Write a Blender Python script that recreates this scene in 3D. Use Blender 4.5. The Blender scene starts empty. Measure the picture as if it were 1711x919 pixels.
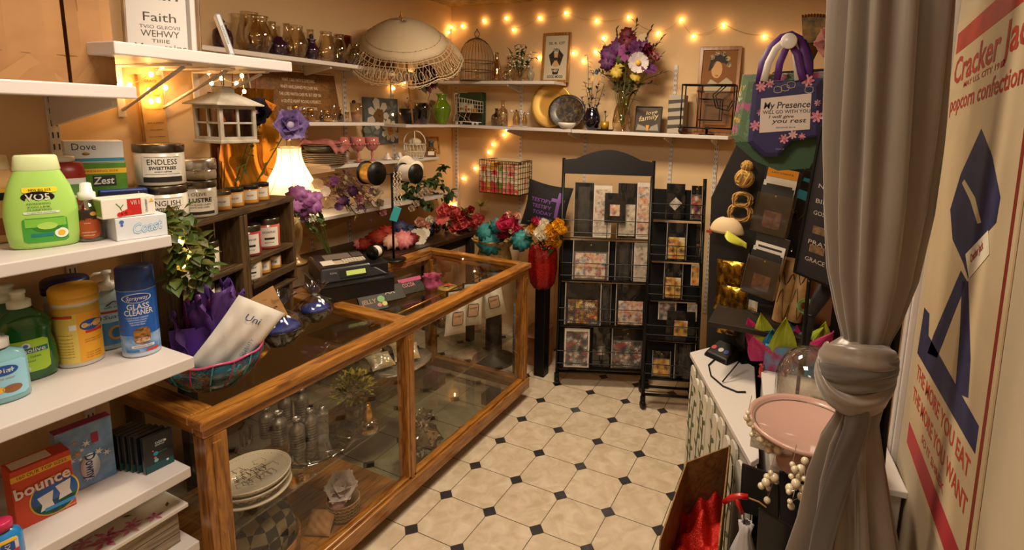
import bpy,bmesh,math,random
from mathutils import Vector,Matrix,Euler
PI=math.pi
C=bpy.context.scene.collection
sc=bpy.context.scene
rnd=random.Random(7)
U=rnd.uniform
# -- camera model (pinhole with a shifted centre: the photograph is a crop) --
FOC,YAW,PIT,ROL,PPX,PPY,EYE=880.0,-.417,.160,-.032,964.4,338.6,1.72
def _axes():
 cy,sy,cp,sp=math.cos(YAW),math.sin(YAW),math.cos(PIT),math.sin(PIT)
 f=Vector((sy*cp,cy*cp,-sp));r=Vector((cy,-sy,0));d=f.cross(r)
 c,s=math.cos(ROL),math.sin(ROL)
 return c*r+s*d,-s*r+c*d,f
AX=_axes()
EYEP=Vector((0,0,EYE))
def ray(px,py):return AX[0]*((px-PPX)/FOC)+AX[1]*((py-PPY)/FOC)+AX[2]
def oz(px,py,z):r=ray(px,py);return EYEP+r*((z-EYE)/r.z)
def oy(px,py,y):r=ray(px,py);return EYEP+r*(y/r.y)
def ox(px,py,x):r=ray(px,py);return EYEP+r*(x/r.x)
def facing(p):return math.atan2(-p[0],p[1])
def depth(p):return(Vector(p)-EYEP).dot(AX[2])
def size(n,p):return n*depth(p)/FOC
cam=bpy.data.cameras.new('camera');co=bpy.data.objects.new('camera',cam);C.objects.link(co)
m=Matrix(((AX[0].x,-AX[1].x,-AX[2].x,0),(AX[0].y,-AX[1].y,-AX[2].y,0),(AX[0].z,-AX[1].z,-AX[2].z,EYE),(0,0,0,1)))
co.matrix_world=m
cam.sensor_width=36;cam.sensor_fit='HORIZONTAL';cam.lens=FOC*36/1711
cam.shift_x=(855.5-PPX)/1711;cam.shift_y=(PPY-459.5)/1711
cam.clip_start=.02;sc.camera=co
sc.view_settings.view_transform='Standard';sc.view_settings.look='None'
sc.view_settings.gamma=1;sc.view_settings.use_curve_mapping=False
try:
 sc.cycles.max_bounces=10;sc.cycles.transparent_max_bounces=24;sc.cycles.diffuse_bounces=4
 sc.cycles.glossy_bounces=4;sc.cycles.transmission_bounces=6
 sc.cycles.caustics_reflective=False;sc.cycles.caustics_refractive=False
 sc.cycles.sample_clamp_indirect=4
except Exception:pass
# -- materials --
MATS={}
def lin(c):
 if isinstance(c,str):
  c=c.lstrip('#');c=tuple(int(c[i:i+2],16)/255 for i in(0,2,4))
  c=tuple(x/12.92 if x<=.04045 else((x+.055)/1.055)**2.4 for x in c)
 return(c[0],c[1],c[2],1)
def _new(name):
 mt=bpy.data.materials.new(name);mt.use_nodes=True
 nt=mt.node_tree;b=nt.nodes['Principled BSDF'];return mt,nt,b
def mat(col,rough=.5,metal=0,n=None,spec=None,emit=0,coat=0,alpha=1,sheen=0,bump=0,trl=0):
 """procedural material; n = (scale, second colour[, stretch xyz]) adds noise variation"""
 key=(col if isinstance(col,str)else tuple(col),rough,metal,n,spec,emit,coat,alpha,sheen,bump,trl)
 if key in MATS:return MATS[key]
 mt,nt,b=_new('m_%s'%(col if isinstance(col,str)else 'c'))
 b.inputs['Base Color'].default_value=lin(col);b.inputs['Roughness'].default_value=rough
 b.inputs['Metallic'].default_value=metal
 if spec is not None:b.inputs['Specular IOR Level'].default_value=spec
 if coat:b.inputs['Coat Weight'].default_value=coat
 if sheen:b.inputs['Sheen Weight'].default_value=sheen
 if alpha<1:b.inputs['Alpha'].default_value=alpha
 if emit:
  b.inputs['Emission Color'].default_value=lin(col);b.inputs['Emission Strength'].default_value=emit
 tc=None
 if n or bump:
  tc=nt.nodes.new('ShaderNodeTexCoord');mp=nt.nodes.new('ShaderNodeMapping');ns=nt.nodes.new('ShaderNodeTexNoise')
  nt.links.new(tc.outputs['Object'],mp.inputs[0]);nt.links.new(mp.outputs[0],ns.inputs['Vector'])
  ns.inputs['Scale'].default_value=n[0]if n else 60;ns.inputs['Detail'].default_value=4
  if n and len(n)>2:mp.inputs['Scale'].default_value=n[2]
 if n:
  cr=nt.nodes.new('ShaderNodeValToRGB');cr.color_ramp.elements[0].position=.36;cr.color_ramp.elements[1].position=.64
  cr.color_ramp.elements[0].color=lin(col);cr.color_ramp.elements[1].color=lin(n[1])
  nt.links.new(ns.outputs['Fac'],cr.inputs[0]);nt.links.new(cr.outputs[0],b.inputs['Base Color'])
 if bump:
  bp=nt.nodes.new('ShaderNodeBump');bp.inputs['Strength'].default_value=bump;bp.inputs['Distance'].default_value=.004
  nt.links.new(ns.outputs['Fac'],bp.inputs['Height']);nt.links.new(bp.outputs[0],b.inputs['Normal'])
 if trl:
  t=nt.nodes.new('ShaderNodeBsdfTranslucent');t.inputs[0].default_value=lin(col)
  mx=nt.nodes.new('ShaderNodeMixShader');mx.inputs[0].default_value=trl
  nt.links.new(b.outputs[0],mx.inputs[1]);nt.links.new(t.outputs[0],mx.inputs[2])
  nt.links.new(mx.outputs[0],nt.nodes['Material Output'].inputs[0])
 MATS[key]=mt
 return mt
def glass(tint='#ffffff',gloss=1.0,rough=.03,edge=.5,blend=.25):
 """thin glass: tinted see-through with a mirror-like sheen that grows towards the rims"""
 key=('glass',tint,gloss,rough,edge,blend)
 if key in MATS:return MATS[key]
 mt,nt,b=_new('m_glass');nt.nodes.remove(b)
 tr=nt.nodes.new('ShaderNodeBsdfTransparent');tr.inputs[0].default_value=lin(tint)
 gl=nt.nodes.new('ShaderNodeBsdfGlossy');gl.inputs['Roughness'].default_value=rough
 lw=nt.nodes.new('ShaderNodeLayerWeight');lw.inputs[0].default_value=blend
 mr=nt.nodes.new('ShaderNodeMapRange');mr.inputs['To Min'].default_value=.05*gloss;mr.inputs['To Max'].default_value=edge*gloss
 mx=nt.nodes.new('ShaderNodeMixShader')
 nt.links.new(lw.outputs['Facing'],mr.inputs['Value']);nt.links.new(mr.outputs[0],mx.inputs[0])
 nt.links.new(tr.outputs[0],mx.inputs[1]);nt.links.new(gl.outputs[0],mx.inputs[2])
 nt.links.new(mx.outputs[0],nt.nodes['Material Output'].inputs[0])
 MATS[key]=mt
 return mt
def wood(c1,c2,axis='z',rough=.4,scale=9,coat=.15):
 key=('wood',c1,c2,axis,rough,scale)
 if key in MATS:return MATS[key]
 mt,nt,b=_new('m_wood')
 tc=nt.nodes.new('ShaderNodeTexCoord');mp=nt.nodes.new('ShaderNodeMapping')
 s=[scale*1.0]*3;s['xyz'.index(axis)]=scale*.12
 mp.inputs['Scale'].default_value=s
 n1=nt.nodes.new('ShaderNodeTexNoise');n1.inputs['Scale'].default_value=3.2;n1.inputs['Detail'].default_value=5;n1.inputs['Distortion'].default_value=1.6
 n2=nt.nodes.new('ShaderNodeTexNoise');n2.inputs['Scale'].default_value=14;n2.inputs['Detail'].default_value=3
 ad=nt.nodes.new('ShaderNodeMath');ad.operation='MULTIPLY_ADD';ad.inputs[1].default_value=.45
 cr=nt.nodes.new('ShaderNodeValToRGB');cr.color_ramp.elements[0].position=.55;cr.color_ramp.elements[1].position=.85
 cr.color_ramp.elements[0].color=lin(c2);cr.color_ramp.elements[1].color=lin(c1)
 nt.links.new(tc.outputs['Object'],mp.inputs[0])
 for q in(n1,n2):nt.links.new(mp.outputs[0],q.inputs['Vector'])
 nt.links.new(n2.outputs['Fac'],ad.inputs[0]);nt.links.new(n1.outputs['Fac'],ad.inputs[2])
 nt.links.new(ad.outputs[0],cr.inputs[0]);nt.links.new(cr.outputs[0],b.inputs['Base Color'])
 b.inputs['Roughness'].default_value=rough;b.inputs['Coat Weight'].default_value=coat;b.inputs['Coat Roughness'].default_value=.2
 bp=nt.nodes.new('ShaderNodeBump');bp.inputs['Strength'].default_value=.12;bp.inputs['Distance'].default_value=.003
 nt.links.new(ad.outputs[0],bp.inputs['Height']);nt.links.new(bp.outputs[0],b.inputs['Normal'])
 MATS[key]=mt
 return mt
def glow(col,strength):
 key=('glow',col,strength)
 if key in MATS:return MATS[key]
 mt,nt,b=_new('m_glow');nt.nodes.remove(b)
 e=nt.nodes.new('ShaderNodeEmission');e.inputs[0].default_value=lin(col);e.inputs[1].default_value=strength
 nt.links.new(e.outputs[0],nt.nodes['Material Output'].inputs[0]);MATS[key]=mt
 return mt
def blots(base,cols,scale=30,rough=.5,thr=.5,rnds=1.0):
 """random cell patches of several colours on a base: printed patterns"""
 key=('blots',base,tuple(cols),scale,rough,thr)
 if key in MATS:return MATS[key]
 mt,nt,b=_new('m_print')
 tc=nt.nodes.new('ShaderNodeTexCoord');v=nt.nodes.new('ShaderNodeTexVoronoi');v.inputs['Scale'].default_value=scale
 ns=nt.nodes.new('ShaderNodeTexNoise');ns.inputs['Scale'].default_value=scale*.9;ns.inputs['Detail'].default_value=2
 mxv=nt.nodes.new('ShaderNodeMixRGB');mxv.inputs[0].default_value=.06
 nt.links.new(tc.outputs['Object'],mxv.inputs[1]);nt.links.new(ns.outputs['Color'],mxv.inputs[2]);nt.links.new(mxv.outputs[0],v.inputs['Vector'])
 sp=nt.nodes.new('ShaderNodeSeparateColor');nt.links.new(v.outputs['Color'],sp.inputs[0])
 cr=nt.nodes.new('ShaderNodeValToRGB');cr.color_ramp.interpolation='CONSTANT'
 for i,c in enumerate(cols):
  e=cr.color_ramp.elements[i]if i<2 else cr.color_ramp.elements.new(i/len(cols))
  e.position=i/len(cols);e.color=lin(c)
 nt.links.new(sp.outputs[0],cr.inputs[0])
 lt=nt.nodes.new('ShaderNodeMath');lt.operation='LESS_THAN';lt.inputs[1].default_value=thr
 nt.links.new(v.outputs['Distance'],lt.inputs[0])
 mx=nt.nodes.new('ShaderNodeMixRGB');mx.inputs[1].default_value=lin(base)
 nt.links.new(lt.outputs[0],mx.inputs[0]);nt.links.new(cr.outputs[0],mx.inputs[2]);nt.links.new(mx.outputs[0],b.inputs['Base Color'])
 b.inputs['Roughness'].default_value=rough;MATS[key]=mt
 return mt
 # -- mesh builder --
class B:
 def __init__(s):s.v=[];s.f=[];s.fm=[];s.fs=[];s.T=Matrix();s.m=0
 def add(s,vs,fs,smooth=False):
  o=len(s.v);s.v+=[s.T@Vector(v)for v in vs]
  for f in fs:s.f.append([o+i for i in f]);s.fm.append(s.m);s.fs.append(smooth)
  return s
 def box(s,c,d,rot=None,taper=None):
  x,y,z=d[0]/2,d[1]/2,d[2]/2;t=taper if taper else 1
  vs=[Vector(p)for p in((-x,-y,-z),(x,-y,-z),(x,y,-z),(-x,y,-z),(-x*t,-y*t,z),(x*t,-y*t,z),(x*t,y*t,z),(-x*t,y*t,z))]
  if rot is not None:
   R=rot if isinstance(rot,Matrix)else Euler(rot).to_matrix()
   vs=[R@v for v in vs]
  c=Vector(c)
  return s.add([c+v for v in vs],[(3,2,1,0),(4,5,6,7),(0,1,5,4),(1,2,6,5),(2,3,7,6),(3,0,4,7)])
 def span(s,a,b):
  return s.box([(a[i]+b[i])/2 for i in range(3)],[abs(b[i]-a[i])for i in range(3)])
 def lathe(s,prof,n=24,c=(0,0,0),sx=1,sy=1,wob=None,smooth=True,a0=0,a1=2*PI):
  c=Vector(c);full=abs(a1-a0-2*PI)<1e-6;k=n if full else n+1
  vs=[]
  for i,(r,z)in enumerate(prof):
   for j in range(k):
    a=a0+(a1-a0)*j/n;rr=r*(wob(a,i)if wob else 1)
    vs.append(c+Vector((rr*math.cos(a)*sx,rr*math.sin(a)*sy,z)))
  fs=[]
  for i in range(len(prof)-1):
   for j in range(n):
    j2=(j+1)%k
    fs.append((i*k+j,i*k+j2,(i+1)*k+j2,(i+1)*k+j))
  return s.add(vs,fs,smooth)
 def cyl(s,c,r,h,n=20,r2=None,z0=None):
  r2=r if r2 is None else r2
  return s.lathe([(0,0),(r,0),(r,0),(r2,h),(r2,h),(0,h)],n,c,smooth=False)
 def tube(s,pts,r,n=6,closed=False,cap=True):
  pts=[Vector(p)for p in pts];L=len(pts);vs=[];up=None
  for i,p in enumerate(pts):
   a=pts[(i-1)%L]if(closed or i>0)else pts[i];b=pts[(i+1)%L]if(closed or i<L-1)else pts[i]
   t=(b-a);t=t.normalized()if t.length>1e-9 else Vector((0,0,1))
   if up is None:up=t.orthogonal().normalized()
   up=(up-t*up.dot(t));up=up.normalized()if up.length>1e-6 else t.orthogonal().normalized()
   w=t.cross(up);rr=r[i]if isinstance(r,(list,tuple))else r
   for j in range(n):
    an=2*PI*j/n;vs.append(p+(up*math.cos(an)+w*math.sin(an))*rr)
  fs=[]
  for i in range(L if closed else L-1):
   for j in range(n):
    fs.append((i*n+j,i*n+(j+1)%n,((i+1)%L)*n+(j+1)%n,((i+1)%L)*n+j))
  if cap and not closed:fs+=[tuple(reversed(range(n))),tuple(range((L-1)*n,L*n))]
  return s.add(vs,fs,n>5)
 def prism(s,poly,h,axis='y'):
  """polygon in the xz plane (axis y) or xy plane (axis z), extruded by h"""
  n=len(poly)
  if axis=='y':vs=[(p[0],0,p[1])for p in poly]+[(p[0],h,p[1])for p in poly]
  else:vs=[(p[0],p[1],0)for p in poly]+[(p[0],p[1],h)for p in poly]
  fs=[tuple(range(n)),tuple(reversed(range(n,2*n)))]+[(i,n+i,n+(i+1)%n,(i+1)%n)for i in range(n)]
  return s.add(vs,fs)
 def ball(s,c,r,n=12,k=8,sc3=(1,1,1)):
  prof=[(r*math.sin(PI*i/k),-r*math.cos(PI*i/k)*sc3[2])for i in range(k+1)]
  return s.lathe(prof,n,c,sc3[0],sc3[1])
 def grid(s,fn,nu,nv,smooth=True,closed_u=False):
  k=nu if closed_u else nu+1
  vs=[fn(i/nu,j/nv)for j in range(nv+1)for i in range(k)]
  fs=[(j*k+i,j*k+(i+1)%k,(j+1)*k+(i+1)%k,(j+1)*k+i)for j in range(nv)for i in range(nu)]
  return s.add(vs,fs,smooth)
 def build(s,name,mats,parent=None,bev=0,loc=None,rz=0,sub=0,solid=0,seg=2):
  me=bpy.data.meshes.new(name);me.from_pydata([tuple(v)for v in s.v],[],s.f)
  if not isinstance(mats,(list,tuple)):mats=[mats]
  for mt in mats:me.materials.append(mt)
  me.polygons.foreach_set('material_index',[min(i,len(mats)-1)for i in s.fm]);me.polygons.foreach_set('use_smooth',s.fs)
  bm=bmesh.new();bm.from_mesh(me);bmesh.ops.remove_doubles(bm,verts=bm.verts,dist=1e-6)
  bmesh.ops.recalc_face_normals(bm,faces=bm.faces);bm.to_mesh(me);bm.free()
  o=bpy.data.objects.new(name,me);C.objects.link(o)
  if parent:o.parent=parent
  if loc is not None:o.location=loc
  o.rotation_euler.z=rz
  if solid:md=o.modifiers.new('s','SOLIDIFY');md.thickness=solid;md.offset=0
  if bev:md=o.modifiers.new('b','BEVEL');md.width=bev;md.segments=seg;md.limit_method='ANGLE';md.angle_limit=.6
  if sub:md=o.modifiers.new('u','SUBSURF');md.levels=sub;md.render_levels=sub
  return o
def tag(o,label,cat,group=None,kind=None):
 o['label']=label;o['category']=cat
 if group:o['group']=group
 if kind:o['kind']=kind
 return o
def thing(name,label,cat,loc=(0,0,0),rz=0,group=None,rot=None,scale=None):
 o=bpy.data.objects.new(name,None);C.objects.link(o);o.location=loc;o.rotation_euler.z=rz;o.empty_display_size=.05
 if rot is not None:o.rotation_euler=rot
 if scale:o.scale=(scale,)*3
 return tag(o,label,cat,group)
def struct(o):o['kind']='structure';return o
def copy_thing(o,loc=None,rz=None,label=None,parent=None):
 c=o.copy();C.objects.link(c)
 if parent:c.parent=parent
 for ch in list(o.children):copy_thing(ch,parent=c)
 if loc is not None:c.location=loc
 if rz is not None:c.rotation_euler.z=rz
 if label:c['label']=label
 return c
_text_cache={}
def text(body,size,mt,parent,loc=(0,0,0),rot=(PI/2,0,0),name='lettering',bold=0,shear=0,sx=1,width=None,cyl=None,rows=1.0,al='CENTER',lift=0):
 """lettering as a thin mesh; reads along +x, front towards -y; width = wanted width; cyl = wrap round a radius"""
 key=(body,bold,shear,rows,al)
 if key not in _text_cache:
  cu=bpy.data.curves.new('t','FONT');cu.body=body;cu.align_x=al;cu.align_y='CENTER';cu.size=1;cu.offset=bold;cu.shear=shear
  cu.space_line=rows;cu.resolution_u=2
  to=bpy.data.objects.new('t',cu);C.objects.link(to)
  dg=bpy.context.evaluated_depsgraph_get();me=bpy.data.meshes.new_from_object(to.evaluated_get(dg))
  _text_cache[key]=([v.co.copy()for v in me.vertices],[list(p.vertices)for p in me.polygons])
  bpy.data.objects.remove(to);bpy.data.curves.remove(cu);bpy.data.meshes.remove(me)
 vs,fs=_text_cache[key]
 w=(max(v.x for v in vs)-min(v.x for v in vs))or 1
 kx=size*sx
 if width:kx=width/w
 b=B()
 if cyl:
  b.add([(cyl*math.sin(v.x*kx/cyl),-cyl*math.cos(v.x*kx/cyl),v.y*size)for v in vs],fs)
  rot=(0,0,rot[2]if rot!=(PI/2,0,0)else 0)
 else:b.add([(v.x*kx,v.y*size,0)for v in vs],fs)
 o=b.build(name,mt,parent);o.location=loc;o.rotation_euler=rot
 return o
def patch(b,r,a0,a1,z0,z1,c=(0,0,0),n=12,r2=None):
 """a curved label on a cylinder; angle 0 faces -y"""
 r2=r if r2 is None else r2;c=Vector(c)
 return b.grid(lambda u,v:c+Vector(((r+(r2-r)*v)*math.sin(a0+(a1-a0)*u),-(r+(r2-r)*v)*math.cos(a0+(a1-a0)*u),z0+(z1-z0)*v)),n,1)
def RT(loc=(0,0,0),rot=(0,0,0),s=1):return Matrix.Translation(loc)@Euler(rot).to_matrix().to_4x4()@Matrix.Scale(s,4)
WHITE=mat('#d3ccc6',.38);BLACK=mat('#060606',.42,spec=.3);INK=mat('#171310',.7);STEEL=mat('#c4c4c4',.25,1)
BRASS=mat('#b98a3a',.3,1);GOLD=mat('#c79a48',.28,1);CLEAR=glass();WIREB=mat('#08080a',.45,.3);CREAM=mat('#e8dcc4',.6)
# -- room --
LW,NW,BW,RW,CZ=-2.75,-1.90,3.6,.44,2.56
def wall_mat():
 mt,nt,b=_new('m_wall')
 tc=nt.nodes.new('ShaderNodeTexCoord');ns=nt.nodes.new('ShaderNodeTexNoise');ns.inputs['Scale'].default_value=2.2;ns.inputs['Detail'].default_value=5
 cr=nt.nodes.new('ShaderNodeValToRGB');cr.color_ramp.elements[0].color=lin('#d6b285');cr.color_ramp.elements[1].color=lin('#ddbe93')
 nt.links.new(tc.outputs['Object'],ns.inputs['Vector']);nt.links.new(ns.outputs['Fac'],cr.inputs[0]);nt.links.new(cr.outputs[0],b.inputs['Base Color'])
 n2=nt.nodes.new('ShaderNodeTexNoise');n2.inputs['Scale'].default_value=140
 bp=nt.nodes.new('ShaderNodeBump');bp.inputs['Strength'].default_value=.06;bp.inputs['Distance'].default_value=.003
 nt.links.new(tc.outputs['Object'],n2.inputs['Vector']);nt.links.new(n2.outputs['Fac'],bp.inputs['Height']);nt.links.new(bp.outputs[0],b.inputs['Normal'])
 b.inputs['Roughness'].default_value=.75
 return mt
def floor_mat():
 mt,nt,b=_new('m_tiles');N=nt.nodes.new;K=nt.links.new
 geo=N('ShaderNodeNewGeometry');sp=N('ShaderNodeSeparateXYZ');K(geo.outputs['Position'],sp.inputs[0])
 def mth(op,a,bb=None):
  q=N('ShaderNodeMath');q.operation=op
  for i,x in enumerate((a,bb)):
   if x is None:continue
   if isinstance(x,(int,float)):q.inputs[i].default_value=x
   else:K(x,q.inputs[i])
  return q.outputs[0]
 def cell(o,x0,p):
  t=mth('DIVIDE',mth('SUBTRACT',o,x0),p);idx=mth('FLOOR',t)
  fr=mth('SUBTRACT',mth('FRACT',mth('ADD',t,.5)),.5)
  return mth('MULTIPLY',mth('ABSOLUTE',fr),p),idx
 ax,ix=cell(sp.outputs[0],-1.384,.2347);ay,iy=cell(sp.outputs[1],2.438,.229)
 sm=mth('ADD',ax,ay);d=.034
 dot=mth('LESS_THAN',sm,d)
 g1=mth('LESS_THAN',mth('MINIMUM',ax,ay),.0016);g2=mth('LESS_THAN',mth('ABSOLUTE',mth('SUBTRACT',sm,d)),.0022)
 gr=mth('MAXIMUM',mth('MULTIPLY',g1,mth('SUBTRACT',1,dot)),g2)
 cmb=N('ShaderNodeCombineXYZ');K(ix,cmb.inputs[0]);K(iy,cmb.inputs[1]);wn=N('ShaderNodeTexWhiteNoise');K(cmb.outputs[0],wn.inputs['Vector'])
 ns=N('ShaderNodeTexNoise');ns.inputs['Scale'].default_value=16;ns.inputs['Detail'].default_value=7;ns.inputs['Distortion'].default_value=.7
 vadd=N('ShaderNodeVectorMath');vadd.operation='MULTIPLY_ADD';K(wn.outputs['Color'],vadd.inputs[0]);vadd.inputs[1].default_value=(5,5,5);K(geo.outputs['Position'],vadd.inputs[2]);K(vadd.outputs[0],ns.inputs['Vector'])
 cr=N('ShaderNodeValToRGB');cr.color_ramp.elements[0].position=.3;cr.color_ramp.elements[1].position=.72
 cr.color_ramp.elements[0].color=lin('#bba88c');cr.color_ramp.elements[1].color=lin('#d6c7b0');K(ns.outputs['Fac'],cr.inputs[0])
 dk=N('ShaderNodeValToRGB');dk.color_ramp.elements[0].color=lin('#1a1a1f');dk.color_ramp.elements[1].color=lin('#3d3b40');K(ns.outputs['Fac'],dk.inputs[0])
 m1=N('ShaderNodeMixRGB');K(dot,m1.inputs[0]);K(cr.outputs[0],m1.inputs[1]);K(dk.outputs[0],m1.inputs[2])
 m2=N('ShaderNodeMixRGB');K(gr,m2.inputs[0]);K(m1.outputs[0],m2.inputs[1]);m2.inputs[2].default_value=lin('#40382c')
 K(m2.outputs[0],b.inputs['Base Color']);b.inputs['Roughness'].default_value=.34
 bp=N('ShaderNodeBump');bp.invert=True;bp.inputs['Strength'].default_value=.4;bp.inputs['Distance'].default_value=.002;K(gr,bp.inputs['Height']);K(bp.outputs[0],b.inputs['Normal'])
 return mt
WALLM=wall_mat()
Y0=-1.6
struct(B().span((LW-.1,Y0-.1,-.1),(RW+.7,BW+.1,0)).build('floor',floor_mat()))
struct(B().span((LW-.1,Y0-.1,CZ),(RW+.7,BW+.1,CZ+.1)).build('ceiling',mat('#6d5527',.6,0,(26,'#a4823c'),bump=.4)))
struct(B().span((LW-.1,BW,0),(RW+.7,BW+.1,CZ)).build('wall_back',WALLM))
struct(B().span((LW-.1,.79,0),(LW,BW,CZ)).build('wall_left',WALLM))
bn=B().span((LW-.1,Y0,0),(NW,.79,CZ));bn.span((LW,.7901,.93),(NW,1.146,CZ))
struct(bn.build('wall_bump_out',WALLM))
struct(B().span((RW,1.9,0),(RW+.1,BW,CZ)).build('wall_right',WALLM))
PXW=.335
struct(B().span((PXW,Y0,0),(PXW+.08,1.83,CZ)).build('wall_doorway',mat('#b3a388',.6)))
struct(B().span((LW-.1,Y0-.1,0),(RW+.7,Y0,CZ)).build('wall_front',WALLM))
tr=B().span((PXW-.015,1.831,0),(PXW+.1,1.90,CZ-.001));tr.span((PXW-.022,1.845,0),(PXW-.015,1.885,CZ-.001))
struct(tr.build('trim_1',WHITE,bev=.004))
# -- light --
w=bpy.data.worlds.new('world');sc.world=w;w.use_nodes=True
w.node_tree.nodes['Background'].inputs[0].default_value=(1,.78,.56,1);w.node_tree.nodes['Background'].inputs[1].default_value=.12
def lamp(name,loc,energy,col=(1,.74,.44),sizexy=(.5,.5),rot=(0,0,0),kind='AREA',rad=.05):
 l=bpy.data.lights.new(name,kind);l.energy=energy;l.color=col
 if kind=='AREA':l.shape='RECTANGLE';l.size,l.size_y=sizexy
 else:l.shadow_soft_size=rad
 o=bpy.data.objects.new(name,l);C.objects.link(o);o.location=loc;o.rotation_euler=rot
 return o
lamp('added_ceiling_light',(-.95,1.9,CZ-.03),26,sizexy=(.5,.5))
lamp('added_ceiling_light',(-.7,.3,CZ-.03),20,sizexy=(.6,.6))
# -- glass showcase --
OX,OY_,OZ=(wood('#a8702c','#6e4117',a,.3,12,.35)for a in 'xyz')
CX0,CX1,CY0,CY1,CTOP=-2.22,-1.46,.80,2.66,.862
case=thing('display_case','long oak framed glass display counter in the middle of the shop','display case',((CX0+CX1)/2,(CY0+CY1)/2,0))
def cpart(b,name,mt,bev=.004,parent=None):
 o=b.build(name,mt,parent or case,bev=bev)
 o.location=-case.location if parent is None else(0,0,0);return o
RWd=.062
b=B().span((CX1-RWd,CY0,CTOP-.032),(CX1,CY1,CTOP));b.span((CX1-RWd+.004,CY0+.01,CTOP-.062),(CX1-.012,CY1-.01,CTOP-.032));cpart(b,'top_rail',OY_,.006)
b=B().span((CX0,CY0,CTOP-.032),(CX0+RWd,CY1,CTOP));b.span((CX0+.012,CY0+.01,CTOP-.062),(CX0+RWd-.004,CY1-.01,CTOP-.032));cpart(b,'top_rail',OY_,.006)
for ya,yb in((CY0,CY0+.07),(CY1-.055,CY1)):
 b=B().span((CX0+RWd,ya,CTOP-.0322),(CX1-RWd,yb,CTOP-.0002));b.span((CX0+RWd,ya+.012,CTOP-.062),(CX1-RWd,yb-.004,CTOP-.0322));cpart(b,'top_rail',OX,.006)
YM=1.635
b=B().span((CX0+RWd,YM-.035,CTOP-.04),(CX1-RWd,YM+.035,CTOP-.001));cpart(b,'cross_rail',OX,.006)
PZ=CTOP-.062
for x in(CX1-.012,CX0+.012):
 s=-1 if x>-2 else 1
 for y,wd in((CY0+.012,.062),(YM-.024,.048),(CY1-.012-.058,.058)):
  if s==1 and y==YM-.024:continue
  b=B().span((x,y,.10),(x+s*.055,y+wd,PZ));b.span((x+s*.004-s*.008,y+wd*.3,.12),(x+s*.002,y+wd*.7,PZ-.02));cpart(b,'post',OZ,.004)
for x in(CX1,CX0+.05):
 b=B().span((x-.05,CY0,.07),(x,CY1,.135));b.span((x-.045,CY0+.004,.135),(x-.012,CY1-.004,.15));cpart(b,'bottom_rail',OY_,.004)
for y in(CY0,CY1-.05):
 b=B().span((CX0+.05,y,.0702),(CX1-.05,y+.05,.1348));cpart(b,'bottom_rail',OX,.004)
DARKW=mat('#1c120a',.6)
for x in(CX0+.1,CX1-.22):
 for y in(CY0+.1,CY1-.2):cpart(B().span((x,y,0),(x+.1,y+.1,.0699)),'foot',DARKW,.003)
b=B().span((CX0+.05,CY0+.05,.09),(CX1-.05,YM-.02,.105));cpart(b,'deck',OY_,0)
GP=glass('#fdfcf8',.5,.02,.6,.2)
GS=glass('#f6f8f4',.8,.02,.5,.25)
b=B().span((CX0+.05,YM-.02,.095),(CX1-.05,CY1-.05,.103));cpart(b,'deck',GS,0)
for ya,yb in((CY0+.07,YM-.035),(YM+.035,CY1-.055)):
 b=B().add([(CX0+RWd-.01,ya-.005,CTOP-.012),(CX1-RWd+.01,ya-.005,CTOP-.012),(CX1-RWd+.01,yb+.005,CTOP-.012),(CX0+RWd-.01,yb+.005,CTOP-.012)],[(0,1,2,3)])
 cpart(b,'top_glass',GP,0)
 b=B().add([(CX1-.03,ya,.14),(CX1-.03,yb,.14),(CX1-.03,yb,PZ),(CX1-.03,ya,PZ)],[(0,1,2,3)]);cpart(b,'front_glass',GP,0)
for y in(CY0+.03,CY1-.03):
 b=B().add([(CX0+.05,y,.14),(CX1-.05,y,.14),(CX1-.05,y,PZ),(CX0+.05,y,PZ)],[(0,1,2,3)]);cpart(b,'end_glass',GP,0)
SH1=.415
for ya,yb in((CY0+.08,YM-.03),(YM+.03,CY1-.075)):
 b=B().span((CX0+.08,ya,SH1-.007),(CX1-.075,yb,SH1));cpart(b,'glass_shelf',GS,0)
SH2=.655
b=B().span((CX0+.08,YM+.03,SH2-.007),(-1.80,CY1-.075,SH2));cpart(b,'glass_shelf',GS,0)
tb=thing('back_table','dark low wooden table behind the showcase along the cream wall','table',(-2.49,2.2,0))
b=B().box((0,0,.846),(.50,2.1,.03));b.build('tabletop',wood('#3a2413','#1d1008','y'),tb,bev=.004)
for sx in(-1,1):
 for sy in(-1,1):B().box((sx*.21,sy*.99,.4155),(.05,.05,.831)).build('leg',DARKW,tb,bev=.003)
B().box((0,0,.79),(.4,1.95,.06)).build('apron',DARKW,tb)
TBZ=.8615
# -- white shelves on the near wall --
SHW=mat('#d0c8c3',.42)
def plank(name,label,a,bb,group='white shelves on the wall beside the entrance'):
 o=B().span(a,bb).build(name,SHW,bev=.003)
 return tag(o,label,'shelf',group)
ZA,ZB,ZC,ZD,ZE=1.761,1.386,1.05,.728,.492
plank('wall_shelf','white shelf carrying the two brown paper bags',(NW+.012,-.2,ZA-.03),(-1.52,.757,ZA))
plank('wall_shelf','white shelf carrying the green shampoo bottle and soap boxes',(NW+.012,-.2,ZB-.03),(-1.50,.792,ZB))
plank('wall_shelf','white shelf carrying the blue aerosol can and the yellow wipes tub',(NW+.012,-.2,ZC-.033),(-1.475,.806,ZC))
plank('wall_shelf','white shelf carrying the orange and red dryer sheet box',(NW+.012,-.2,ZD-.03),(-1.497,.785,ZD))
plank('wall_shelf','lowest white shelf under the pink flower patterned box',(NW+.012,-.2,ZE-.03),(-1.497,.79,ZE))
ZT=1.862
plank('wall_shelf','small white shelf holding up the framed faith sign',(NW+.012,.71,ZT-.03),(-1.50,1.17,ZT))
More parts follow.
